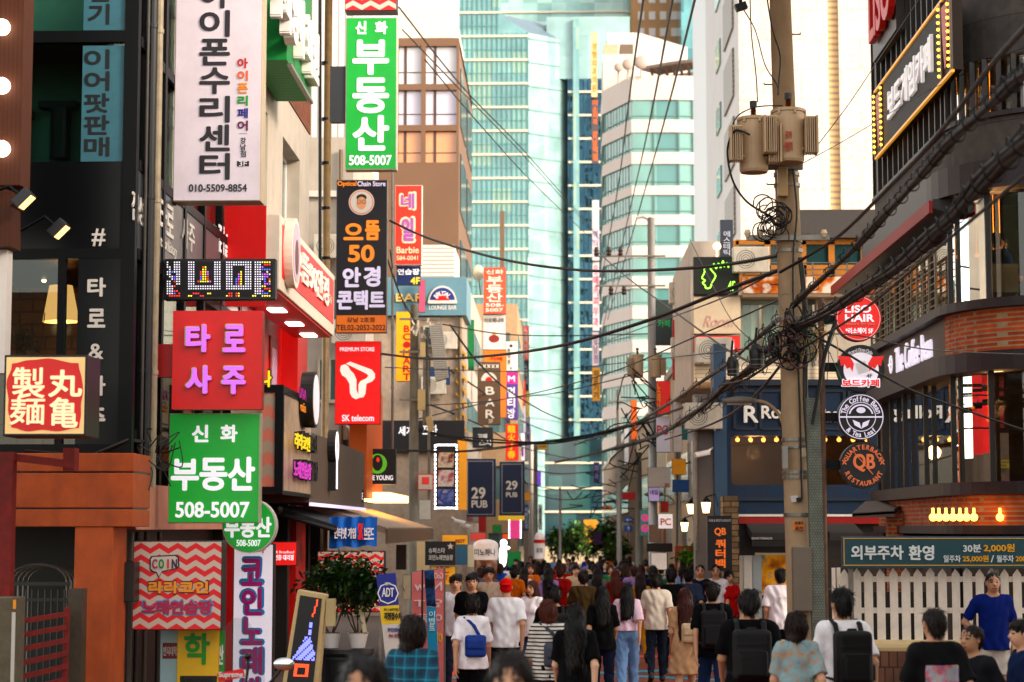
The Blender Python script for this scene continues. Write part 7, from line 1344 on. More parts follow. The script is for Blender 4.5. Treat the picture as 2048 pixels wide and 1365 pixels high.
for i,(px,py,R)in enumerate(((1237,135,9),(1256,129,12),(1282,125,14))):w=MB();c=at(px,py,SO-1);w.sphere(c,(R*mpp(SO),.3,R*mpp(SO)),18,10);w.tube([c+Vector((0,.4,0)),c+Vector((0,.8,-1.6))],.1,6);w.build('satellite_dish',C('b8a8a0'),label=['smallest and leftmost rooftop dish on the striped office','middle rooftop dish on the striped office','largest and rightmost rooftop dish on the striped office'][i],cat='dish',group='rooftop dishes',smooth=True)
w=MB();cxx=X(1420);pts=[(X(1295)+(X(1425)-X(1295))*t,SO+6-4*math.sin(t*1.57))for t in np.linspace(0,1,10)];ribbon(w,pts,zS(118),zS(112),.6,3);w.build('roof_canopy',C('8a7a70'),so_)
w=MB();ribbon(w,[(x+.6,y+4)for x,y in pts],zS(152),zS(119),0,.5);w.build('roof_wall',C('a8988c'),so_)
for i in range(8):w=MB();p=pts[1+i]if i+1<len(pts)else pts[-1];w.beam((p[0],p[1]-.6,zS(117)),(p[0]+.5,p[1]+3,zS(135)),.3);w.build('canopy_strut',C('6a5c50'),so_)
WB=110;wbk=thing('white_block','tall white tiled building with a louvred strip, right background','building',(14,WB+10,gz(WB)));X=lambda px,Y=WB:at(px,300,Y).x
tile=brick('white_tile',hexc('ded6cc'),hexc('d9d0c6'),hexc('c0b4a6'),2.2,1.7,msize=.02,bump=.1);xa,xb_=X(1480),X(1790)
w=MB();w.box(xa,X(1659),WB,WB+.5,gz(WB),40);w.box(X(1681),xb_,WB,WB+.5,gz(WB),40);w.build('front_wall',tile,wbk);w=MB();w.box(X(1659),X(1681),WB+.25,WB+.5,gz(WB),40);w.build('louvre_strip',stripes('louvres',hexc('d8bc96'),hexc('a89684'),.35,2,.6,.5,bump=.4),wbk)
w=MB();w.box(xa,xb_,WB+.5,WB+24,gz(WB),40);w.build('core',mat('shaded_tile',hexc('c4bcb8'),rough=.5,noise=.08,scale=.4),wbk)  # side turned from the sun: its shade is put into a greyer tile colour
for i in range(9):w=MB();z=3+i*4;w.box(xa-.12,xa-.003,WB+3,WB+9,z,z+2.8);w.build('side_louvre',stripes('side_louv',hexc('a09890'),hexc('8a827c'),.3,2,.6,.5,bump=.4),wbk);w=MB();w.box(xa-.1,xa-.003,WB+12,WB+15,z,z+1.6);w.build('side_window',og_,wbk)
w=MB();w.box(X(1416,136),X(1416,136)+3,136,150,gz(140),45);w.build('grey_tower',mat('pale_grey',hexc('ccc8c8'),rough=.35,noise=.06),label='slim pale grey tower between the striped office and the white block',cat='building')
TY=340;tw=thing('glass_tower','tall teal glass office tower with cream floor bands at the end of the street','tower',(-5,TY+15,gz(TY)));X=lambda px,Y=TY:at(px,500,Y).x;zT=lambda py,Y=TY:at(1040,py,Y).z
tg=panes('tower_panes',('6c9c9e','76a6a6','68989c','7caaa4','72a2a2','8cac9a'),(3.4,50,4.0),.12,spec=.9);cband=mat('tower_band',hexc('e6dcc8'),rough=.5,noise=.04)
Pt=lambda px,py,Y=TY:at(px,py,Y)
w=MB();w.prism([Pt(918,1075),Pt(1055,1075),Pt(1055,64),Pt(1000,28),Pt(995,-80),Pt(918,-80)],(0,20,0));w.build('glazing',tg,tw)
w=MB()
for i in range(24):
 y=24+47.3*i;x1_=1055 if y>60 else 998;w.box(X(918)-.2,X(x1_)+.1,TY-.35,TY,zT(y+4),zT(y))
w.build('floor_band',cband,tw)
w=MB()
for i in range(24):
 y=24+47.3*i+28;x1_=1055 if y>66 else 998;w.box(X(918),X(x1_),TY-.14,TY-.004,zT(y+1),zT(y))
for i in range(14):px=925+i*10;w.box(X(px)-.08,X(px)+.08,TY-.2,TY-.002,zT(1075),zT(66 if px>1000 else-80))
w.build('mullion',mat('mull_teal',hexc('6a9c9a'),rough=.4),tw)
a,c=Pt(1056,1075),Pt(1142,1075,TY+14);t0,t1=Pt(1056,66),Pt(1142,85,TY+14);pale=panes('glare_panes',('86aaaa','90b4b2','80a4a4','8cb0ac'),(3,50,4),.1,spec=.9)  # sky glare on this face is painted in as paler panes
w=MB();w.prism([a+Vector((.1,0,0)),c,t1,t0+Vector((.1,0,0))],(0,6,0));w.build('pale_face',pale,tw)
w=MB();w.prism([Pt(1000,29),Pt(1055,65),Pt(1142,86,TY+14),Pt(1096,50,TY+18)],(0,1,.15));w.build('slanted_roof',C('6a7a86',rough=.3),tw)
w=MB();
for i in range(22):
 y=90+47.3*i
 if y<1060:p,q=Pt(1057,y-12),Pt(1142,y,TY+14);w.beam(p+Vector((.1,-.1,0)),q-Vector((0,.1,0)),.12,.25)
w.build('pale_floor_line',mat('pale_line',hexr('6c9090'),rough=.5),tw)
TZ=350;rw=thing('glass_wing','dark blue reflecting glass wing right of the pale tower face','tower',(8,TZ+10,gz(TZ)));X=lambda px,Y=TZ:at(px,500,Y).x;zT2=lambda py:at(1160,py,TZ).z
m,t,bsdf=nodes_of('mirror_glass');bsdf.inputs['Base Color'].default_value=(*hexr('2c5264'),1);bsdf.inputs['Metallic'].default_value=.75;bsdf.inputs['Roughness'].default_value=.05
tcn=t.nodes.new('ShaderNodeTexCoord');nz=t.nodes.new('ShaderNodeTexNoise');nz.inputs['Scale'].default_value=.16;nz.inputs['Detail'].default_value=3;t.links.new(tcn.outputs['Object'],nz.inputs['Vector']);bp=t.nodes.new('ShaderNodeBump');bp.inputs['Strength'].default_value=.7;bp.inputs['Distance'].default_value=1.5;t.links.new(nz.outputs[0],bp.inputs['Height']);t.links.new(bp.outputs[0],bsdf.inputs['Normal'])
w=MB();w.box(X(1136),X(1262),TZ,TZ+18,gz(TZ)-1,zT2(158));w.build('dark_glazing',m,rw);w=MB();w.box(X(1147),X(1159),TZ-.8,TZ,gz(TZ)-1,zT2(40));w.build('light_strip',tg,rw);w=MB();w.box(X(1094),X(1262),TZ+.002,TZ+18,zT2(157.8),zT2(34));w.build('pale_top',pale,rw)  # top part gets the same painted glare colour for the reflected sky
w=MB()
for i in range(22):y=183+46.8*i;w.box(X(1137),X(1262),TZ-.5,TZ-.002,zT2(y+4),zT2(y))if y<1080 else None
w.build('floor_band',cband,rw)
w=MB()
for i in range(13):px=1140+i*9.5;w.box(X(px)-.1,X(px)+.1,TZ-.25,TZ-.001,gz(TZ),zT2(160))
w.build('mullion',C('24485a'),rw)
lowg=thing('glass_podium','dark teal glass podium closing the street below the towers','building',(2,322,gz(320)));w=MB();w.box(at(1088,0,322).x,at(1210,0,322).x,322,330,gz(322)-1,at(0,880,322).z);w.build('glazing',panes('podium_glass',('20444c','1c3a44','2c5a5c','183038','24504e'),(2.2,50,3),.08),lowg);w=MB()
for y in(925,975,1022):w.box(at(1088,0,322).x,at(1210,0,322).x,321.6,321.99,at(0,y+4,322).z,at(0,y,322).z)
w.build('floor_band',cband,lowg);w=MB();w.box(at(1164,0,318).x,at(1192,0,318).x,318,320,gz(318)-1,at(0,1040,318).z);w.build('lit_entrance',C('d8964c'),lowg)
w=MB();w.box(at(1085,0,300).x,at(1215,0,300).x,300,301,gz(300)-1,at(0,1093,300).z);w.build('stone_wall',C('c8b8a0'),label='long pale stone wall at the foot of the glass podium',cat='wall')
bt=thing('back_tower','pale glass tower rising behind the teal tower at the top edge','tower',(10,420,0));X=lambda px,Y=410:at(px,0,Y).x;w=MB();w.box(X(996),X(1268),410,425,60,at(0,-90,410).z);w.build('glazing',panes('back_glass',('84b4b2','94c0bc','78aaa8','a0c8c0'),(3,50,4),.1),bt);w=MB()
for i in range(4):z=at(0,-60+i*45,410).z;w.box(X(996),X(1268),409.6,410,z-.3,z)
w.build('floor_band',cband,bt)
bo2=thing('brown_tower','brown stone tower with pale square windows at the top edge','tower',(25,400,0));X=lambda px,Y=395:at(px,0,Y).x;w=MB();w.box(X(1265),X(1362),395,410,30,at(0,-90,395).z);w.build('wall',mat('brown_stone',hexc('b08c6c'),rough=.7,noise=.1,scale=.3),bo2)
for i in range(4):
 for j in range(6):w=MB();x=X(1281+i*22);z=at(0,-60+j*33,395).z;w.box(x-.55,x+.75,394.9,394.99,z-.85,z+.85);w.build('window',mat('pale_win',hexc('cfc4c0'),rough=.1),bo2)
w=MB();w.box(at(1362,0,380).x,at(1418,0,380).x,380,395,30,at(0,-90,380).z);w.build('teal_tower',panes('teal_t',('3a7a84','48868e','306a74','56949a'),(2.2,50,3.6),.1),label='saturated teal glass tower at the top edge beside the brown tower',cat='tower')
w=MB();w.prism([at(1215,170,300),at(1375,170,300),at(1375,95,300),at(1278,66,300),at(1215,66,300)],(0,12,0));w.build('white_hall',mat('white_hall',hexc('e8e0d8'),rough=.6),label='white roofed block with a sloping top behind the rooftop dishes',cat='building')
greens=[C('32502a',noise=.3),C('4f7240',noise=.3),C('7a9a54',noise=.3)]
for i,(px,Y,h,rad,n,lb)in enumerate(((1128,175,4.2,1.7,900,'dark layered pine tree at the end of the street'),(1160,205,5.0,1.7,700,'pale green pine tree right of the darker pine at the street end'),(1212,150,4.6,1.6,900,'leafy street tree far up the right side'),(1228,118,3.2,.9,500,'smaller leafy tree before the far right tree'),(1182,230,4.0,1.2,400,'thin dark tree before the podium entrance'))):
 leafy('street_tree',lb,'tree',(at(px,1000,Y).x,Y,gz(Y)),h,rad,n,greens,bark,'trees at the end of the street',leaf=.5,crown0=.3,stems=4,seed=30+i)
w=MB();w.box(11,26,-45,19,-.1,13.5);w.build('shade_block',beige,label='plain office block on the near right, beside the viewer',cat='building')  # out of view, added to keep the sun off the near street
# ================================================================ CABLES
black=C('14130f',rough=.6);ncab=0
def cable(label,pts,r,rings=0,strands=1,group='overhead cables',name='overhead_cable',m=black):
 P=spline([at(*p)for p in pts],9);px,py,pY=pts[-1]
 if px>2050 or py<0:d=P[-1]-P[-4];d.z*=.35;P.append(P[-1]+d.normalized()*22)
 if pts[0][1]<0 and len(pts)<5:d=P[0]-P[3];P.insert(0,P[0]+d.normalized()*12)
 w=MB();rng=random.Random(len(label)+len(pts))
 for s in range(strands):
  o=Vector((0,0,0))if strands==1 else Vector((rng.uniform(-1,1),0,rng.uniform(-1,1)))*r*1.1;ph=rng.uniform(0,6)
  w.tube([p+o+Vector((0,0,math.sin(i*.5+ph)*r*.5 if strands>1 else 0))for i,p in enumerate(P)],r*(.55 if strands>1 else 1),6)
 if rings:
  L=0
  for i in range(1,len(P)):
   if i%rings:continue
   d=(P[i]-P[i-1]).normalized();u=d.cross(Vector((0,0,1))).normalized();v=u.cross(d);R=r*2.1
   w.tube([P[i]+(u*math.cos(a)+v*math.sin(a))*R+d*a*.02 for a in np.linspace(0,6.6,12)],.006,4)
   w.tube([P[i]+v*R,P[i]+v*R*1.9+d*.05,P[i]+v*R*1.4+d*.15,P[i]+d*.2],.005,4)
 return w.build(name,m,label=label,cat='cable',group=group)
cable('thick lashed cable bundle, lowest of three rising to the upper right edge',[(1590,660,22.8),(1680,612,20),(1780,545,16.8),(1880,462,14),(1960,372,12.2),(2075,262,10.3)],.032,2,7)
cable('thick lashed cable bundle, middle of three rising to the upper right edge',[(1585,612,22.8),(1700,505,19),(1800,398,15.8),(1900,285,13.2),(2000,190,11.4),(2075,128,10.3)],.025,2,6)
cable('thick plain cable, highest of three rising to the upper right edge',[(1560,545,22.7),(1620,510,22),(1690,462,20),(1800,352,16.4),(1850,300,14.8),(1920,215,13),(1985,128,11.5),(2075,30,10)],.018)
cable('heavy cable sagging from the black optician sign across to the main pole',[(780,442,42),(860,478,40),(1000,518,35),(1150,540,31),(1300,541,27.5),(1440,531,25),(1555,512,23)],.024)
cable('heavy cable sagging low from the red telecom sign up to the main pole',[(762,708,43),(860,718,40),(980,712,36),(1130,690,31),(1300,640,27.5),(1440,585,25),(1560,540,23)],.026)
cable('lashed cable bundle running down left from the main pole along the street',[(1585,655,22.8),(1520,715,26),(1450,775,31),(1380,830,38),(1310,872,50),(1200,905,80),(1110,925,120)],.042,3,6)
cable('upper lashed cable running down left from the main pole',[(1575,620,22.8),(1500,690,26.5),(1420,752,32),(1340,805,40),(1260,850,55),(1150,890,95)],.03,3,4)
cable('dark cable from the left pole across the street to the lamp post',[(830,860,54),(950,880,54),(1080,885,55),(1200,868,57),(1302,835,58)],.04,0,3)
cable('second dark cable low across the street',[(800,902,52),(940,900,53),(1090,884,55),(1230,858,57),(1400,800,45),(1590,690,23)],.032,0,2)
thin=[
('leftmost of three thin wires leaning across the striped office',[(1288,-10,40),(1258,200,70),(1232,400,110),(1195,600,170)],.03),
('middle of three thin wires leaning across the striped office',[(1347,-10,40),(1300,240,70),(1260,420,110),(1205,660,170)],.03),
('rightmost of three thin wires leaning across the striped office',[(1392,-10,40),(1340,200,60),(1290,380,90),(1215,640,170)],.03),
('upper thin wire slanting down right across the teal tower',[(798,15,45),(930,180,60),(1055,310,85),(1195,470,130)],.022),
('middle thin wire slanting down right across the teal tower',[(805,60,45),(930,190,58),(1060,325,80),(1200,480,125)],.018),
('lower thin wire slanting down right across the teal tower',[(850,120,50),(960,250,62),(1070,370,84),(1195,490,125)],.02),
('thin wire from the right transformer up to the red letters',[(1628,300,22.6),(1700,205,24),(1770,100,27),(1850,-20,30)],.006),
('faint thin wire from the main pole to the marquee sign',[(1600,330,22.8),(1700,275,25),(1870,175,31),(2060,90,30)],.005),
('left of two wires dropping onto the transformers',[(1500,-5,22),(1503,70,22.2),(1512,150,22.4),(1515,205,22.5)],.007),
('right of two wires dropping onto the transformers',[(1484,15,22),(1510,60,22.2),(1530,130,22.4),(1553,168,22.5),(1557,190,22.5)],.007),
('black wire looping beside the top of the main pole',[(1533,-10,22.2),(1545,60,22.5),(1560,110,22.6),(1558,160,22.6),(1556,190,22.5)],.009),
('black wire hanging in a long loop left of the transformers',[(1500,270,22.3),(1470,262,22.3),(1455,300,22.4),(1465,360,22.4),(1495,405,22.5),(1545,435,22.7)],.012),
('wire arching over the two transformers',[(1463,255,22.4),(1478,230,22.4),(1515,214,22.4),(1565,212,22.4)],.008),
('thin wire crossing at the level of the red Chinese sign',[(880,648,56),(1000,668,60),(1120,672,62),(1300,668,58)],.02),
('thin wire crossing just under the heavy low cable',[(770,735,45),(900,740,52),(1080,742,60),(1300,720,58),(1560,690,24)],.014),
('thin wire rising from the left pole to the main pole',[(835,812,54),(1000,800,50),(1200,752,40),(1400,670,30),(1580,590,23)],.012),
('thin wire crossing below the amber vertical sign',[(830,840,54),(1000,800,62),(1120,785,70),(1300,742,58)],.02),
('thin wire slanting down across the bar sign',[(900,650,58),(960,730,62),(1030,790,75),(1120,838,100),(1190,850,130)],.03),
('thin wire from the cafe corner down to the main pole',[(1620,668,22.8),(1720,672,24),(1860,700,27),(2075,710,29)],.009),
('dark wire slanting down right past the round signs',[(1600,655,22.8),(1680,700,23),(1800,770,24),(1900,810,24.5),(2075,870,25)],.014),
('dark diagonal stay cable from the main pole to the steel post',[(1672,640,22.6),(1650,710,22.6),(1636,790,22.6),(1625,850,22.6)],.022),
('thin wire from the neon sign up to the main pole',[(1190,690,90),(1330,640,50),(1460,590,32),(1570,530,23)],.014),
('thin wire crossing low over the far street',[(1040,935,110),(1120,948,115),(1210,940,118),(1300,915,60)],.03),
('second thin wire crossing low over the far street',[(1030,960,110),(1120,980,118),(1220,968,112),(1380,925,52)],.025),
('third thin wire crossing low over the far street',[(1050,985,120),(1130,1000,130),(1240,985,112)],.03),
('short wire from the optician sign down to the left pole',[(775,520,42),(800,590,47),(828,640,53.5)],.018),
('thin wire slanting across the blank cream sign',[(1380,480,40),(1420,560,36),(1470,650,30),(1560,720,24)],.008),
('thin wire from the lamp post to the cream sign',[(1190,500,58),(1260,560,50),(1330,610,42),(1440,690,30),(1500,725,26)],.016),
]
thin+=[('extra wire hugging the lowest cable bundle at the upper right',[(1600,700,22.8),(1720,625,19),(1860,510,14.6),(2075,330,10.6)],.012),('slack wire looping between the two lowest bundles, right',[(1600,640,22.8),(1740,560,18),(1900,420,13.6),(2075,215,10.4)],.008),
('wire from the pole tangle down to the left splice case',[(1580,700,22.8),(1530,735,23.5),(1490,760,24.4),(1440,770,27)],.014),('wire from the tangle left to the blue column',[(1575,680,22.8),(1500,740,28),(1440,790,36),(1412,820,42)],.016),('second loose wire left of the tangle',[(1570,720,22.8),(1500,800,27),(1420,850,35),(1330,880,55)],.018),
('thin wire from the left pole into the far street',[(835,700,54),(960,780,75),(1060,850,110),(1180,890,150)],.03),('second thin wire from the left pole into the far street',[(835,800,54),(960,850,75),(1060,900,110),(1180,925,150)],.03),('thin wire dropping along the black optician sign',[(780,500,44),(790,560,48),(812,620,53)],.015)]
for lb,pts,r in thin:cable(lb,pts,r,group='thin overhead wires',name='wire')
rng=random.Random(21);w=MB()
for i in range(46):
 c=at(1575+rng.gauss(0,20),682+rng.gauss(0,27),YU-.3-rng.random()*.12);a0=rng.uniform(0,6);R=rng.uniform(.04,.15)
 w.tube(spline([c+Vector((math.cos(a0+a)*R*rng.uniform(.7,1.2),math.sin(a)*.05,math.sin(a0+a)*R*1.2))for a in np.linspace(0,rng.uniform(3,6),6)],4),rng.choice((.006,.009,.012)),5,rng.choice((0,0,0,0,1,2)))
w.build('cable_tangle',[black,C('5a3a38'),C('6a6a68')],label='dense tangle of black loops on the main pole at cable height',cat='cables')
w=MB()
for i in range(26):
 c=at(1545+rng.uniform(-20,22),440+rng.gauss(0,16),YU-.25-rng.random()*.1);a0=rng.uniform(0,6);R=rng.uniform(.04,.14);w.tube(spline([c+Vector((math.cos(a0+a)*R,math.sin(a)*.04,math.sin(a0+a)*R))for a in np.linspace(0,rng.uniform(3,6),6)],4),.008,5)
w.build('cable_tangle',black,label='small tangle of wires under the transformers',cat='cables')
w=MB()
for i in range(22):c=at(1590+rng.uniform(0,40),660+rng.uniform(0,30),YU-.3);w.tube(spline([c,c+Vector((rng.uniform(0,.25),0,rng.uniform(-.05,.1))),c+Vector((rng.uniform(.0,.32),0,rng.uniform(-.5,-.1)))],4),.005,4,i%3)
w.build('loose_wires',[black,C('2a6a5a'),C('c8962c')],label='loose thin wires fanning out right of the cable tangle',cat='cables')
for i,(px,py,Y,rx,rz,lb)in enumerate(((1466,733,24.5,.075,.12,'black rounded splice case with pale rings hanging on the cables, left one'),(1514,712,24,.09,.14,'black angular splice case hanging on the cables, right one'))):
 c=at(px,py,Y);r=thing('splice_case',lb,'cable box',c,'splice cases on the cables');w=MB();w.tube([c+Vector((-.02,0,rz)),c+Vector((-.01,0,rz*.5)),c,c-Vector((0,0,rz))],[rx*.5,rx,rx*1.05,rx*.9],16);w.build('case',C('1c1c1e',rough=.4),r);w=MB();
 for z in(.3,.75):w.tube([c-Vector((0,0,rz*z)),c-Vector((0,0,rz*z+.012))],rx*1.08,16)
 w.build('band',C('6a6a6a'),r);w=MB();w.tube([c+Vector((-.02,0,rz)),c+Vector((.0,0,rz+.2))],.015,6);w.build('hanger',black,r)
w=MB()
for i in range(60):t=rng.random();c=at(1400+190*t,815-150*t,36-12.5*t)+Vector((0,0,rng.uniform(-.1,.05)));w.tube(spline([c,c+Vector((rng.uniform(-.12,.12),0,rng.uniform(-.22,-.03))),c+Vector((rng.uniform(.0,.25),0,rng.uniform(-.03,.05)))],4),.006,4)
w.build('loose_wires',black,label='loose loops of wire hanging along the cable bundle left of the pole',cat='cables')
w=MB()
for i in range(30):c=at(1285+rng.gauss(0,12),840+rng.gauss(0,45),57.4);w.tube(spline([c,c+Vector((rng.uniform(-.5,.5),0,rng.uniform(-.6,.3))),c+Vector((rng.uniform(-.7,.4),0,rng.uniform(-.9,.6)))],4),.018,4)
w.build('cable_tangle',black,label='tangle of black cables on the lamp post below its transformers',cat='cables')
w=MB()
for i in range(24):c=at(1215+rng.gauss(0,28),1000+rng.gauss(0,18),115);w.tube(spline([c,c+Vector((rng.uniform(-.8,.8),0,rng.uniform(-.5,.3))),c+Vector((rng.uniform(-1.2,1.2),0,rng.uniform(-.4,.4)))],4),.03,4)
w.build('cable_tangle',black,label='far dark tangle of cables above the street on the right',cat='cables')
# ================================================================ CLUTTER ON THE WALLS
def ac_unit(label,px,py,Y,X=None,w_=.8,group='air conditioner units on the walls'):
 q=onx(px,py,X)if X is not None else at(px,py,Y);r=thing('air_conditioner',label,'air conditioner',q,group);d=Vector((0,1,0))if X is not None else Vector((1,0,0));n=Vector((1 if X and X<0 else-1,0,0))if X is not None else Vector((0,-1,0));c=q+n*.17+Vector((0,0,.28))
 b=MB();b.obox(c,d*w_/2,n*.16,Vector((0,0,.28)));b.build('casing',C('cfc8bc',noise=.2,grime=.4),r,bevel=.015);b=MB();g=c+n*.163-d*.12
 for R in(.05,.1,.15,.2):b.ring(g,R-.006,R+.006,n,.008,20)
 b.build('fan_grille',C('3a3a3a'),r);b=MB()
 for s in(-.3,.3):b.obox(q+d*s*w_+n*.15-Vector((0,0,.02)),d*.02,n*.17,Vector((0,0,.02)))
 b.build('bracket',steel,r)
for i,a in enumerate((('dusty air conditioner on the beige wall beside the pale sign pole',664,520,46.2),('lower dusty air conditioner behind the red telecom sign',700,690,46.2),('air conditioner beside the cream blank sign on the beige building',1425,728,44.0),('air conditioner high on the slate grey building',1368,610,51.8),('lower air conditioner on the slate grey building',1372,720,51.8),('air conditioner on the bar building beside the yellow fins',890,700,64.3),('lower air conditioner on the bar building',868,790,64.3),('air conditioner on the terrace of the beige building',1500,548,43.9),('air conditioner on the grey column left of the blue restaurant',1405,860,42.7),('air conditioner on the tan building behind the lamp post',1378,800,65.8))):ac_unit(*a)
for lb,px,y0,y1,Y,r_,h in(('brown drain pipe down the beige wall beside the ribbed upper storey',682,300,900,46.3,.05,'7a6a58'),('thin grey conduit behind the optician sign',785,300,900,46.3,.03,'6a6660'),('drain pipe at the corner of the bar building',921,636,1000,64.4,.06,'8a7a66'),('dark drain pipe down the slate grey building',1356,560,1100,51.9,.06,'4a4644'),('pale pipe on the grey column of the blue restaurant',1392,795,1100,42.75,.04,'a8a29a'),('rusty pipe on the cream slatted wall',1640,590,760,44.1,.035,'8a6a50'),('tan pipe beside the stone pillar',1455,1000,1130,41.5,.03,'b09070')):
 w=MB();a,b_=at(px,y0,Y),at(px,y1,Y);w.tube([a,b_],r_,8)
 for k in range(1,5):q=a.lerp(b_,k/5);w.tube([q,q+Vector((0,0,.05))],r_*1.35,8)
 w.build('drain_pipe',C(h,noise=.3,grime=.5),label=lb,cat='pipe')
clut=[('small white shop sign on the beige wall under the optician sign',(700,868,722,893),45.9,'d8d0c8',[]),('red vertical sign on the slate grey building wall',(1345,640,1360,760),51.5,'c83a28',[]),('white vertical sign on the slate grey building, low',(1346,800,1364,905),51.4,'d8d4d4',[]),('yellow square sign low on the slate grey building',(1344,918,1372,950),51.2,'e0a820',[]),('dark blue sign on the bar building between its conditioners',(852,734,900,770),64.0,'24406a',[]),('white notice board at street level left of the food menu sign',(838,1000,862,1040),58,'d8d4c8',[]),('pink vertical sign behind the left pole',(838,560,850,625),63.8,'d86a80',[]),('green vertical sign on the narrow ribbed building',(936,640,948,740),78.6,'2a7a4a',[]),('teal sign over the shops on the tan right building',(1350,850,1384,880),65.6,'2a7a78',[]),('orange vertical sign on the cream right building',(1262,800,1274,880),87.6,'e07a24',[]),('white vertical sign on the cream right building',(1248,850,1258,930),87.4,'d4d4d8',[]),('red shop sign at street level, right far side',(1244,985,1272,1000),86,'b82a20',[]),('yellow shop sign at street level, left far side',(1030,985,1062,1002),100,'d8a020',[]),('green shop sign low on the left far side',(985,1050,1003,1066),76,'2a8a4a',[]),('blue shop sign low on the right, before the lanterns',(1345,960,1378,985),49,'2c5a98',[]),('red lantern shaped sign under the awning',(783,1062,797,1078),45,'d02a1c',[]),('dark menu panel beside the grey awning',(792,1090,812,1140),47,'3a2c24',[]),('cream menu stand by the left pole',(806,1150,822,1200),40,'d8cdb4',[])]
for lb,bx,Y,h,tx in clut:
 r,pl=board('street_sign',lb,'sign',bx,Y,C(h,rough=.45,noise=.15),C('4a4440'),.15,.6)
 if tx:letters(r,pl,[(s,b_,C(c),dict(bold=.04,depth=.015))for s,b_,c in tx])
for i,(px,py,Y,s)in enumerate(((910,1042,57,1),(922,1050,57.2,1),(1418,905,42.4,-1),(700,860,45.8,1))):
 q=at(px,py,Y);r=thing('security_camera',['upper white security camera by the grey awning','lower white security camera by the grey awning','white security camera on the grey column','white security camera under the red telecom sign'][i],'camera',q,'security cameras');w=MB();d=Vector((s*.9,-.4,-.2)).normalized();w.tube([q,q+d*.34],.06,10);w.build('camera_body',offw,r);w=MB();w.tube([q+d*.1,q+Vector((-s*.1,.2,.1))],.025,6);w.build('mount',offw,r)
for i,(a,b_,c,d,Y)in enumerate(((1352,1388,665,702,51.96),(1352,1388,760,800,51.96),(1352,1388,570,600,51.96),(850,880,655,690,64.46),(640,672,560,640,46.36),(700,740,560,640,46.36),(640,680,720,800,46.36))):
 w=MB();p,q=at(a,d,Y),at(b_,c,Y);r=thing('wall_window',['middle window of three on the slate grey front','lowest window of three on the slate grey front','top window of three on the slate grey front','window on the bar building by the left pole','window on the beige wall left of the pale sign pole','window on the beige wall behind the optician sign','lower window on the beige wall left of the pale sign pole'][i],'window',(p+q)/2)
 w.box(p.x-.08,q.x+.08,Y-.06,Y-.002,p.z-.08,p.z);w.box(p.x-.06,q.x+.06,Y-.05,Y-.002,q.z,q.z+.06);w.box(p.x-.06,p.x,Y-.05,Y-.002,p.z,q.z);w.box(q.x,q.x+.06,Y-.05,Y-.002,p.z,q.z);w.box((p.x+q.x)/2-.02,(p.x+q.x)/2+.02,Y-.045,Y-.002,p.z,q.z);w.build('window_frame',C('b8b0a4'),r);w=MB();w.box(p.x,q.x,Y-.02,Y-.003,p.z,q.z);w.build('pane',dw,r)
# ================================================================ THE CROWD
stripe_top=stripes('striped_cloth',hexc('d8d4cc'),hexc('2a2a32'),.042,2,.62,.9,soft=.06);plaid_top=plaid('plaid_cloth',hexc('14586a'),hexc('10344e'),hexc('2a9ab0'));bloom=spots('patterned_cloth',('8a9ea2','9aaeb0','92a6aa','b89a80','7a929a'),16)
B='black';
person(1022,1304,8.4,'right one of two women at the bottom edge, only dark hair and forehead showing','amble',True,('tee','c8b8b0'),('jeans','2a3040'),('long','1a110d'),rot=176,skin=0)
person(728,1312,8.0,'left one of two women at the bottom edge, only dark hair and forehead showing','amble',True,('tee','303840'),('jeans','2a3040'),('long','140e0b'),rot=170,skin=1)
person(826,1231,14.5,'woman seen from behind in a teal and navy plaid shirt with shoulder length dark hair','amble',True,('long',plaid_top),('jeans','1c2030'),('bob','1c120e'),skin=0,rot=-12)
person(945,1190,22.5,'person in white T-shirt and black shorts with a blue shoulder bag','walk_l',True,('tee','f6f0f4'),('shorts','0d0d10'),('short','14100e'),bag=('sling','20408a','blue shoulder bag on the back of the white T-shirt person'),rot=-4)
person(1012,1156,26,'tall man in a white T-shirt and a red backwards cap','amble',False,('tee','f8f2f4'),('shorts','0b0b0e'),('cap','d01418'),skin=1)
person(1096,1199,20.7,'woman in a black and white striped top with a short brown bob','amble',True,('half',stripe_top),('skirt','16161a'),('bob','4a2412'),bag=('sling','4a4c58','grey sling bag on the striped top woman'),rot=6)
person(1150,1207,18.4,'woman in a black T-shirt with very long black hair down her back','walk_r',True,('tee','0b0b0e'),('skirt','121215'),('longer','0c0909'),skin=2)
person(1204,1172,26.5,'woman in a black T-shirt and dark jeans right of the very long haired woman','walk_l',True,('tee','0d0d11'),('jeans','1c2236'),('long','0e0a0a'))
person(1254,1166,29.5,'woman in a pale pink blouse and light blue wide jeans with long black hair','walk_r',True,('blouse','ecd2e0'),('wide','7d98bc'),('long','0d0a0a'),shoe='4a3226')
person(1370,1176,25.8,'woman in a beige dress with long auburn hair carrying a cream tote','walk_r',True,('dress','cdaa8c'),None,('longer','3c1a0c'),skin=2,shoe='c8b8a8',bag=('sling','d8c0a4','cream tote bag of the beige dress woman'))
person(1424,1165,24,'man in black T-shirt with black backpack, right of the beige dress woman','walk_l',False,('tee','0b0b0e'),('jeans','283a5c'),('short','1c120e'),bag=('pack','0f0f13','black backpack on the man right of the beige dress woman'))
person(1497,1182,18,'broad man in a black T-shirt with a large black backpack near the pole','amble',False,('tee','0a0a0c'),('jeans','1c2230'),('short','14100f'),bag=('pack','0d0d10','large black backpack on the broad man near the pole'),wide=1.1,skin=1)
person(1591,1224,16.6,'woman in a pale patterned top with dark brown hair, between two backpack men','amble',True,('tee',bloom),('jeans','2a2e3a'),('bob','1c0f0b'),rot=10)
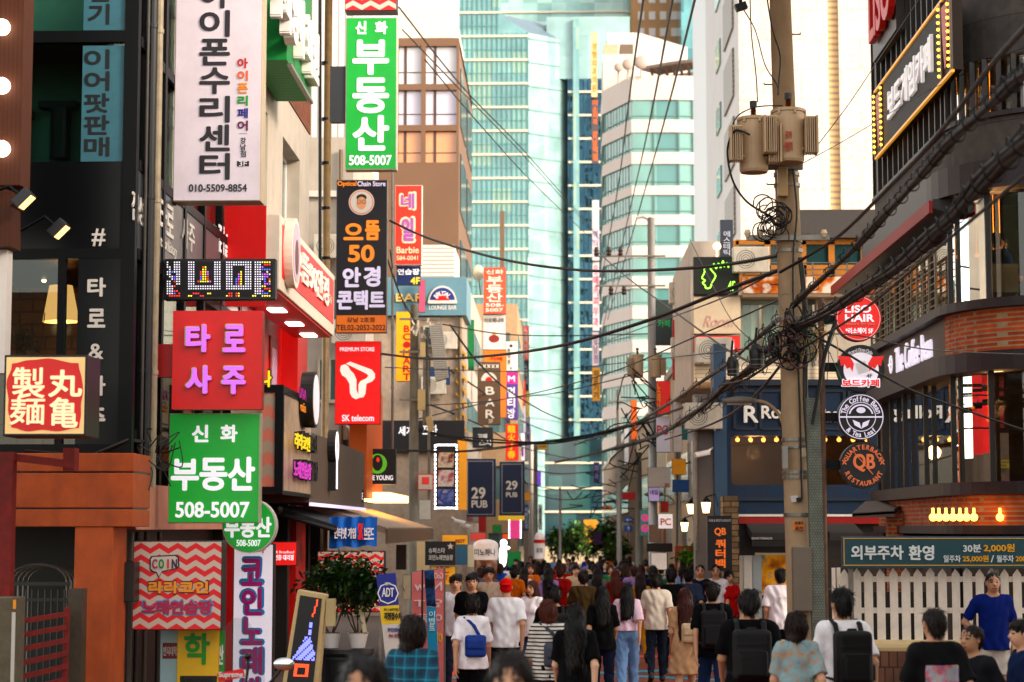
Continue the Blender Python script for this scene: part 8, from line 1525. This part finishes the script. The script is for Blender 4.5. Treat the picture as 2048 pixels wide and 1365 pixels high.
person(1683,1179,17,'man in white T-shirt with black box backpack before the picket fence','amble',False,('tee','f8f2f4'),('jeans','20222a'),('short','0e0b0a'),rot=14,bag=('pack','0b0b0e','black box shaped backpack on the white T-shirt man by the fence'),skin=1)
person(1868,1216,14.8,'young man in a black T-shirt with a printed back before the fence','amble',False,('tee',printed('print_back','0e0e11',('d0a020','a8b4c0','c06a70','5a7a9a','c8a060'))),('jeans','22242c'),('crop','1c1412'),rot=18,skin=1)
person(1943,1250,15.2,'man turning toward the camera in a dark T-shirt, beside the printed shirt man','phone',False,('tee','24242a'),('jeans','22242c'),('crop','20140f'),rot=130,skin=1)
person(2046,1240,15.5,'person in a navy T-shirt cut by the right edge','amble',False,('tee','1c2a4a'),('jeans','22242c'),('short','14100f'),rot=95)
person(1985,1145,24.6,'man in a navy polo shirt and pale shorts standing facing the camera before the fence','hips',False,('polo','16286a'),('shorts','d4cac2'),('crop','14100e'),rot=178,skin=1)
person(1560,1136,31,'man in a white T-shirt standing by the pole with his back turned','stand',False,('tee',printed('text_back','f2eaee',('f2eaee','f2eaee','c4bcc4','f2eaee'),.12,1.18,1.3)),('shorts','1c1e26'),('crop','100c0b'),skin=1)
person(912,1150,29.5,'young man facing the camera in a white T-shirt, farthest left in the crowd','amble',False,('tee','f2ecf0'),('jeans','2a3040'),('short','181210'),rot=176)
person(944,1148,29,'man facing the camera in a black T-shirt, left part of the crowd','walk_r',False,('tee','0d0d10'),('shorts','22242c'),('short','120e0c'),rot=180)
person(978,1136,36,'man facing the camera in a beige T-shirt behind the red cap','amble',False,('tee','b8a898'),('jeans','2a3040'),('short','16100e'),rot=178)
person(1064,1162,30.5,'woman facing the camera with long brown hair in a white T-shirt','amble',True,('tee','f4eef0'),('jeans','3a4a6a'),('long','3a1c10'),rot=150)
person(1108,1172,24,'person in a black T-shirt with a black backpack in the middle of the crowd','amble',False,('tee','0a0a0c'),('jeans','20242e'),('short','100c0b'),bag=('pack','0b0b0e','black backpack in the middle of the crowd'))
person(1166,1142,34,'man in an olive brown T-shirt in the middle of the crowd','amble',False,('tee','4a3c28'),('jeans','20242e'),('short','181210'))
person(1230,1140,42,'woman in a rust red top with auburn hair','amble',True,('tee','7a2c1c'),('jeans','2c3a58'),('long','4a2010'))
person(1280,1146,38,'woman in a mustard top and yellow trousers','walk_l',True,('tee','c89048'),('jeans','c8984a'),('long','22130d'))
person(1312,1148,32,'man in a cream T-shirt and dark jeans','walk_r',False,('tee','d8cfc4'),('jeans','242c3c'),('short','120e0d'))
person(1342,1138,34,'man in a black long shirt walking away','walk_l',False,('long','0e0e11'),('jeans','282c38'),('short','120d0c'))
person(1376,1138,35.5,'man in a slate blue T-shirt walking away','amble',False,('tee','3c465a'),('jeans','282c38'),('short','120d0c'))
person(1400,1130,38,'man in a dark navy top facing the camera beside the slate blue one','amble',False,('tee','1c2238'),('jeans','282c38'),('crop','120d0c'),rot=175)
person(1432,1130,38,'man in a white T-shirt facing the camera below the black pub sign','amble',False,('tee','f2ecee'),('jeans','323848'),('crop','120d0c'),rot=170)
person(1458,1142,38,'person in a red top near the menu boards','amble',True,('tee','b81c1c'),('skirt','20222a'),('tail','120d0c'),rot=200)
tops=[('white','f4eeee'),('black','0b0b0e'),('navy','1c2848'),('pale blue','8aa4c0'),('orange','c0702c'),('grey','6a6a70'),('blue','2a52a8'),('lilac','a088b8'),('green','3a6a4a'),('cream','c8b8a0'),('red','98261c')]
bots=[('dark jeans','jeans','22283a'),('black shorts','shorts','0e0e11'),('beige trousers','wide','a89478'),('light jeans','jeans','6a86a8'),('grey skirt','skirt','4c4a4e')]
rng=random.Random(77);combos=[(t,b_)for t in tops for b_ in bots];rng.shuffle(combos);poses=['amble','walk_r','walk_l','stand','strap']
n=0
for row,(Y,yb_,cnt,xa_,xb2)in enumerate(((44,1131,13,935,1385),(51,1127,13,945,1362),(60,1123,13,968,1335),(74,1118,11,990,1300),(95,1112,9,1012,1265))):
 for i in range(cnt):
  (tn,tc_),(bn,bk,bc)=combos[n%len(combos)];fem=bk in('skirt',)or rng.random()<.45;px=xa_+(xb2-xa_)*(i+rng.uniform(.2,.8))/cnt;face=rng.random()<.33;n+=1
  T=at(px,yb_,Y);yy=yb_+rng.uniform(-1,7)*34/Y
  hair=(rng.choice(('long','bob','tail','longer'))if fem else rng.choice(('short','short','crop')),rng.choice(('120d0c','1a110e','2a160e','3a1c10','0e0a0a')))
  person(px,yy,Y+rng.uniform(-2.5,2.5),f'{"woman" if fem else "man"} in a {tn} top and {bn} {"facing the camera" if face else "walking away"} in the {["mid street", "mid street", "farther", "far", "farthest"][row]} crowd',rng.choice(poses),fem,('tee',tc_),(bk,bc),hair,rot=(180 if face else 0)+rng.uniform(-20,20),skin=rng.randrange(3),group='people in the crowd up the street')
cz=5.67;sx=at(1998,560,32.6);o=person(1998,515,32.6,'seated guest in a blue shirt behind the cafe middle floor glass','sit',False,('tee','2a4a9a'),('jeans','22242c'),('short','120d0c'),rot=-60);o.location=(sx.x,32.6,cz-.47);
ch=thing('cafe_chair','pale grey low backed chair of the seated guest upstairs in the cafe','chair',(sx.x,32.6,cz));b=MB();b.box(sx.x-.25,sx.x+.25,32.35,32.85,cz+.3,cz+.38);b.build('seat',C('8a98a0'),ch);b=MB();b.box(sx.x-.25,sx.x+.25,32.28,32.34,cz+.38,cz+.85);b.build('backrest',C('8a98a0'),ch);b=MB();b.box(sx.x-.04,sx.x+.04,32.55,32.63,cz,cz+.3);b.build('leg',blk,ch)
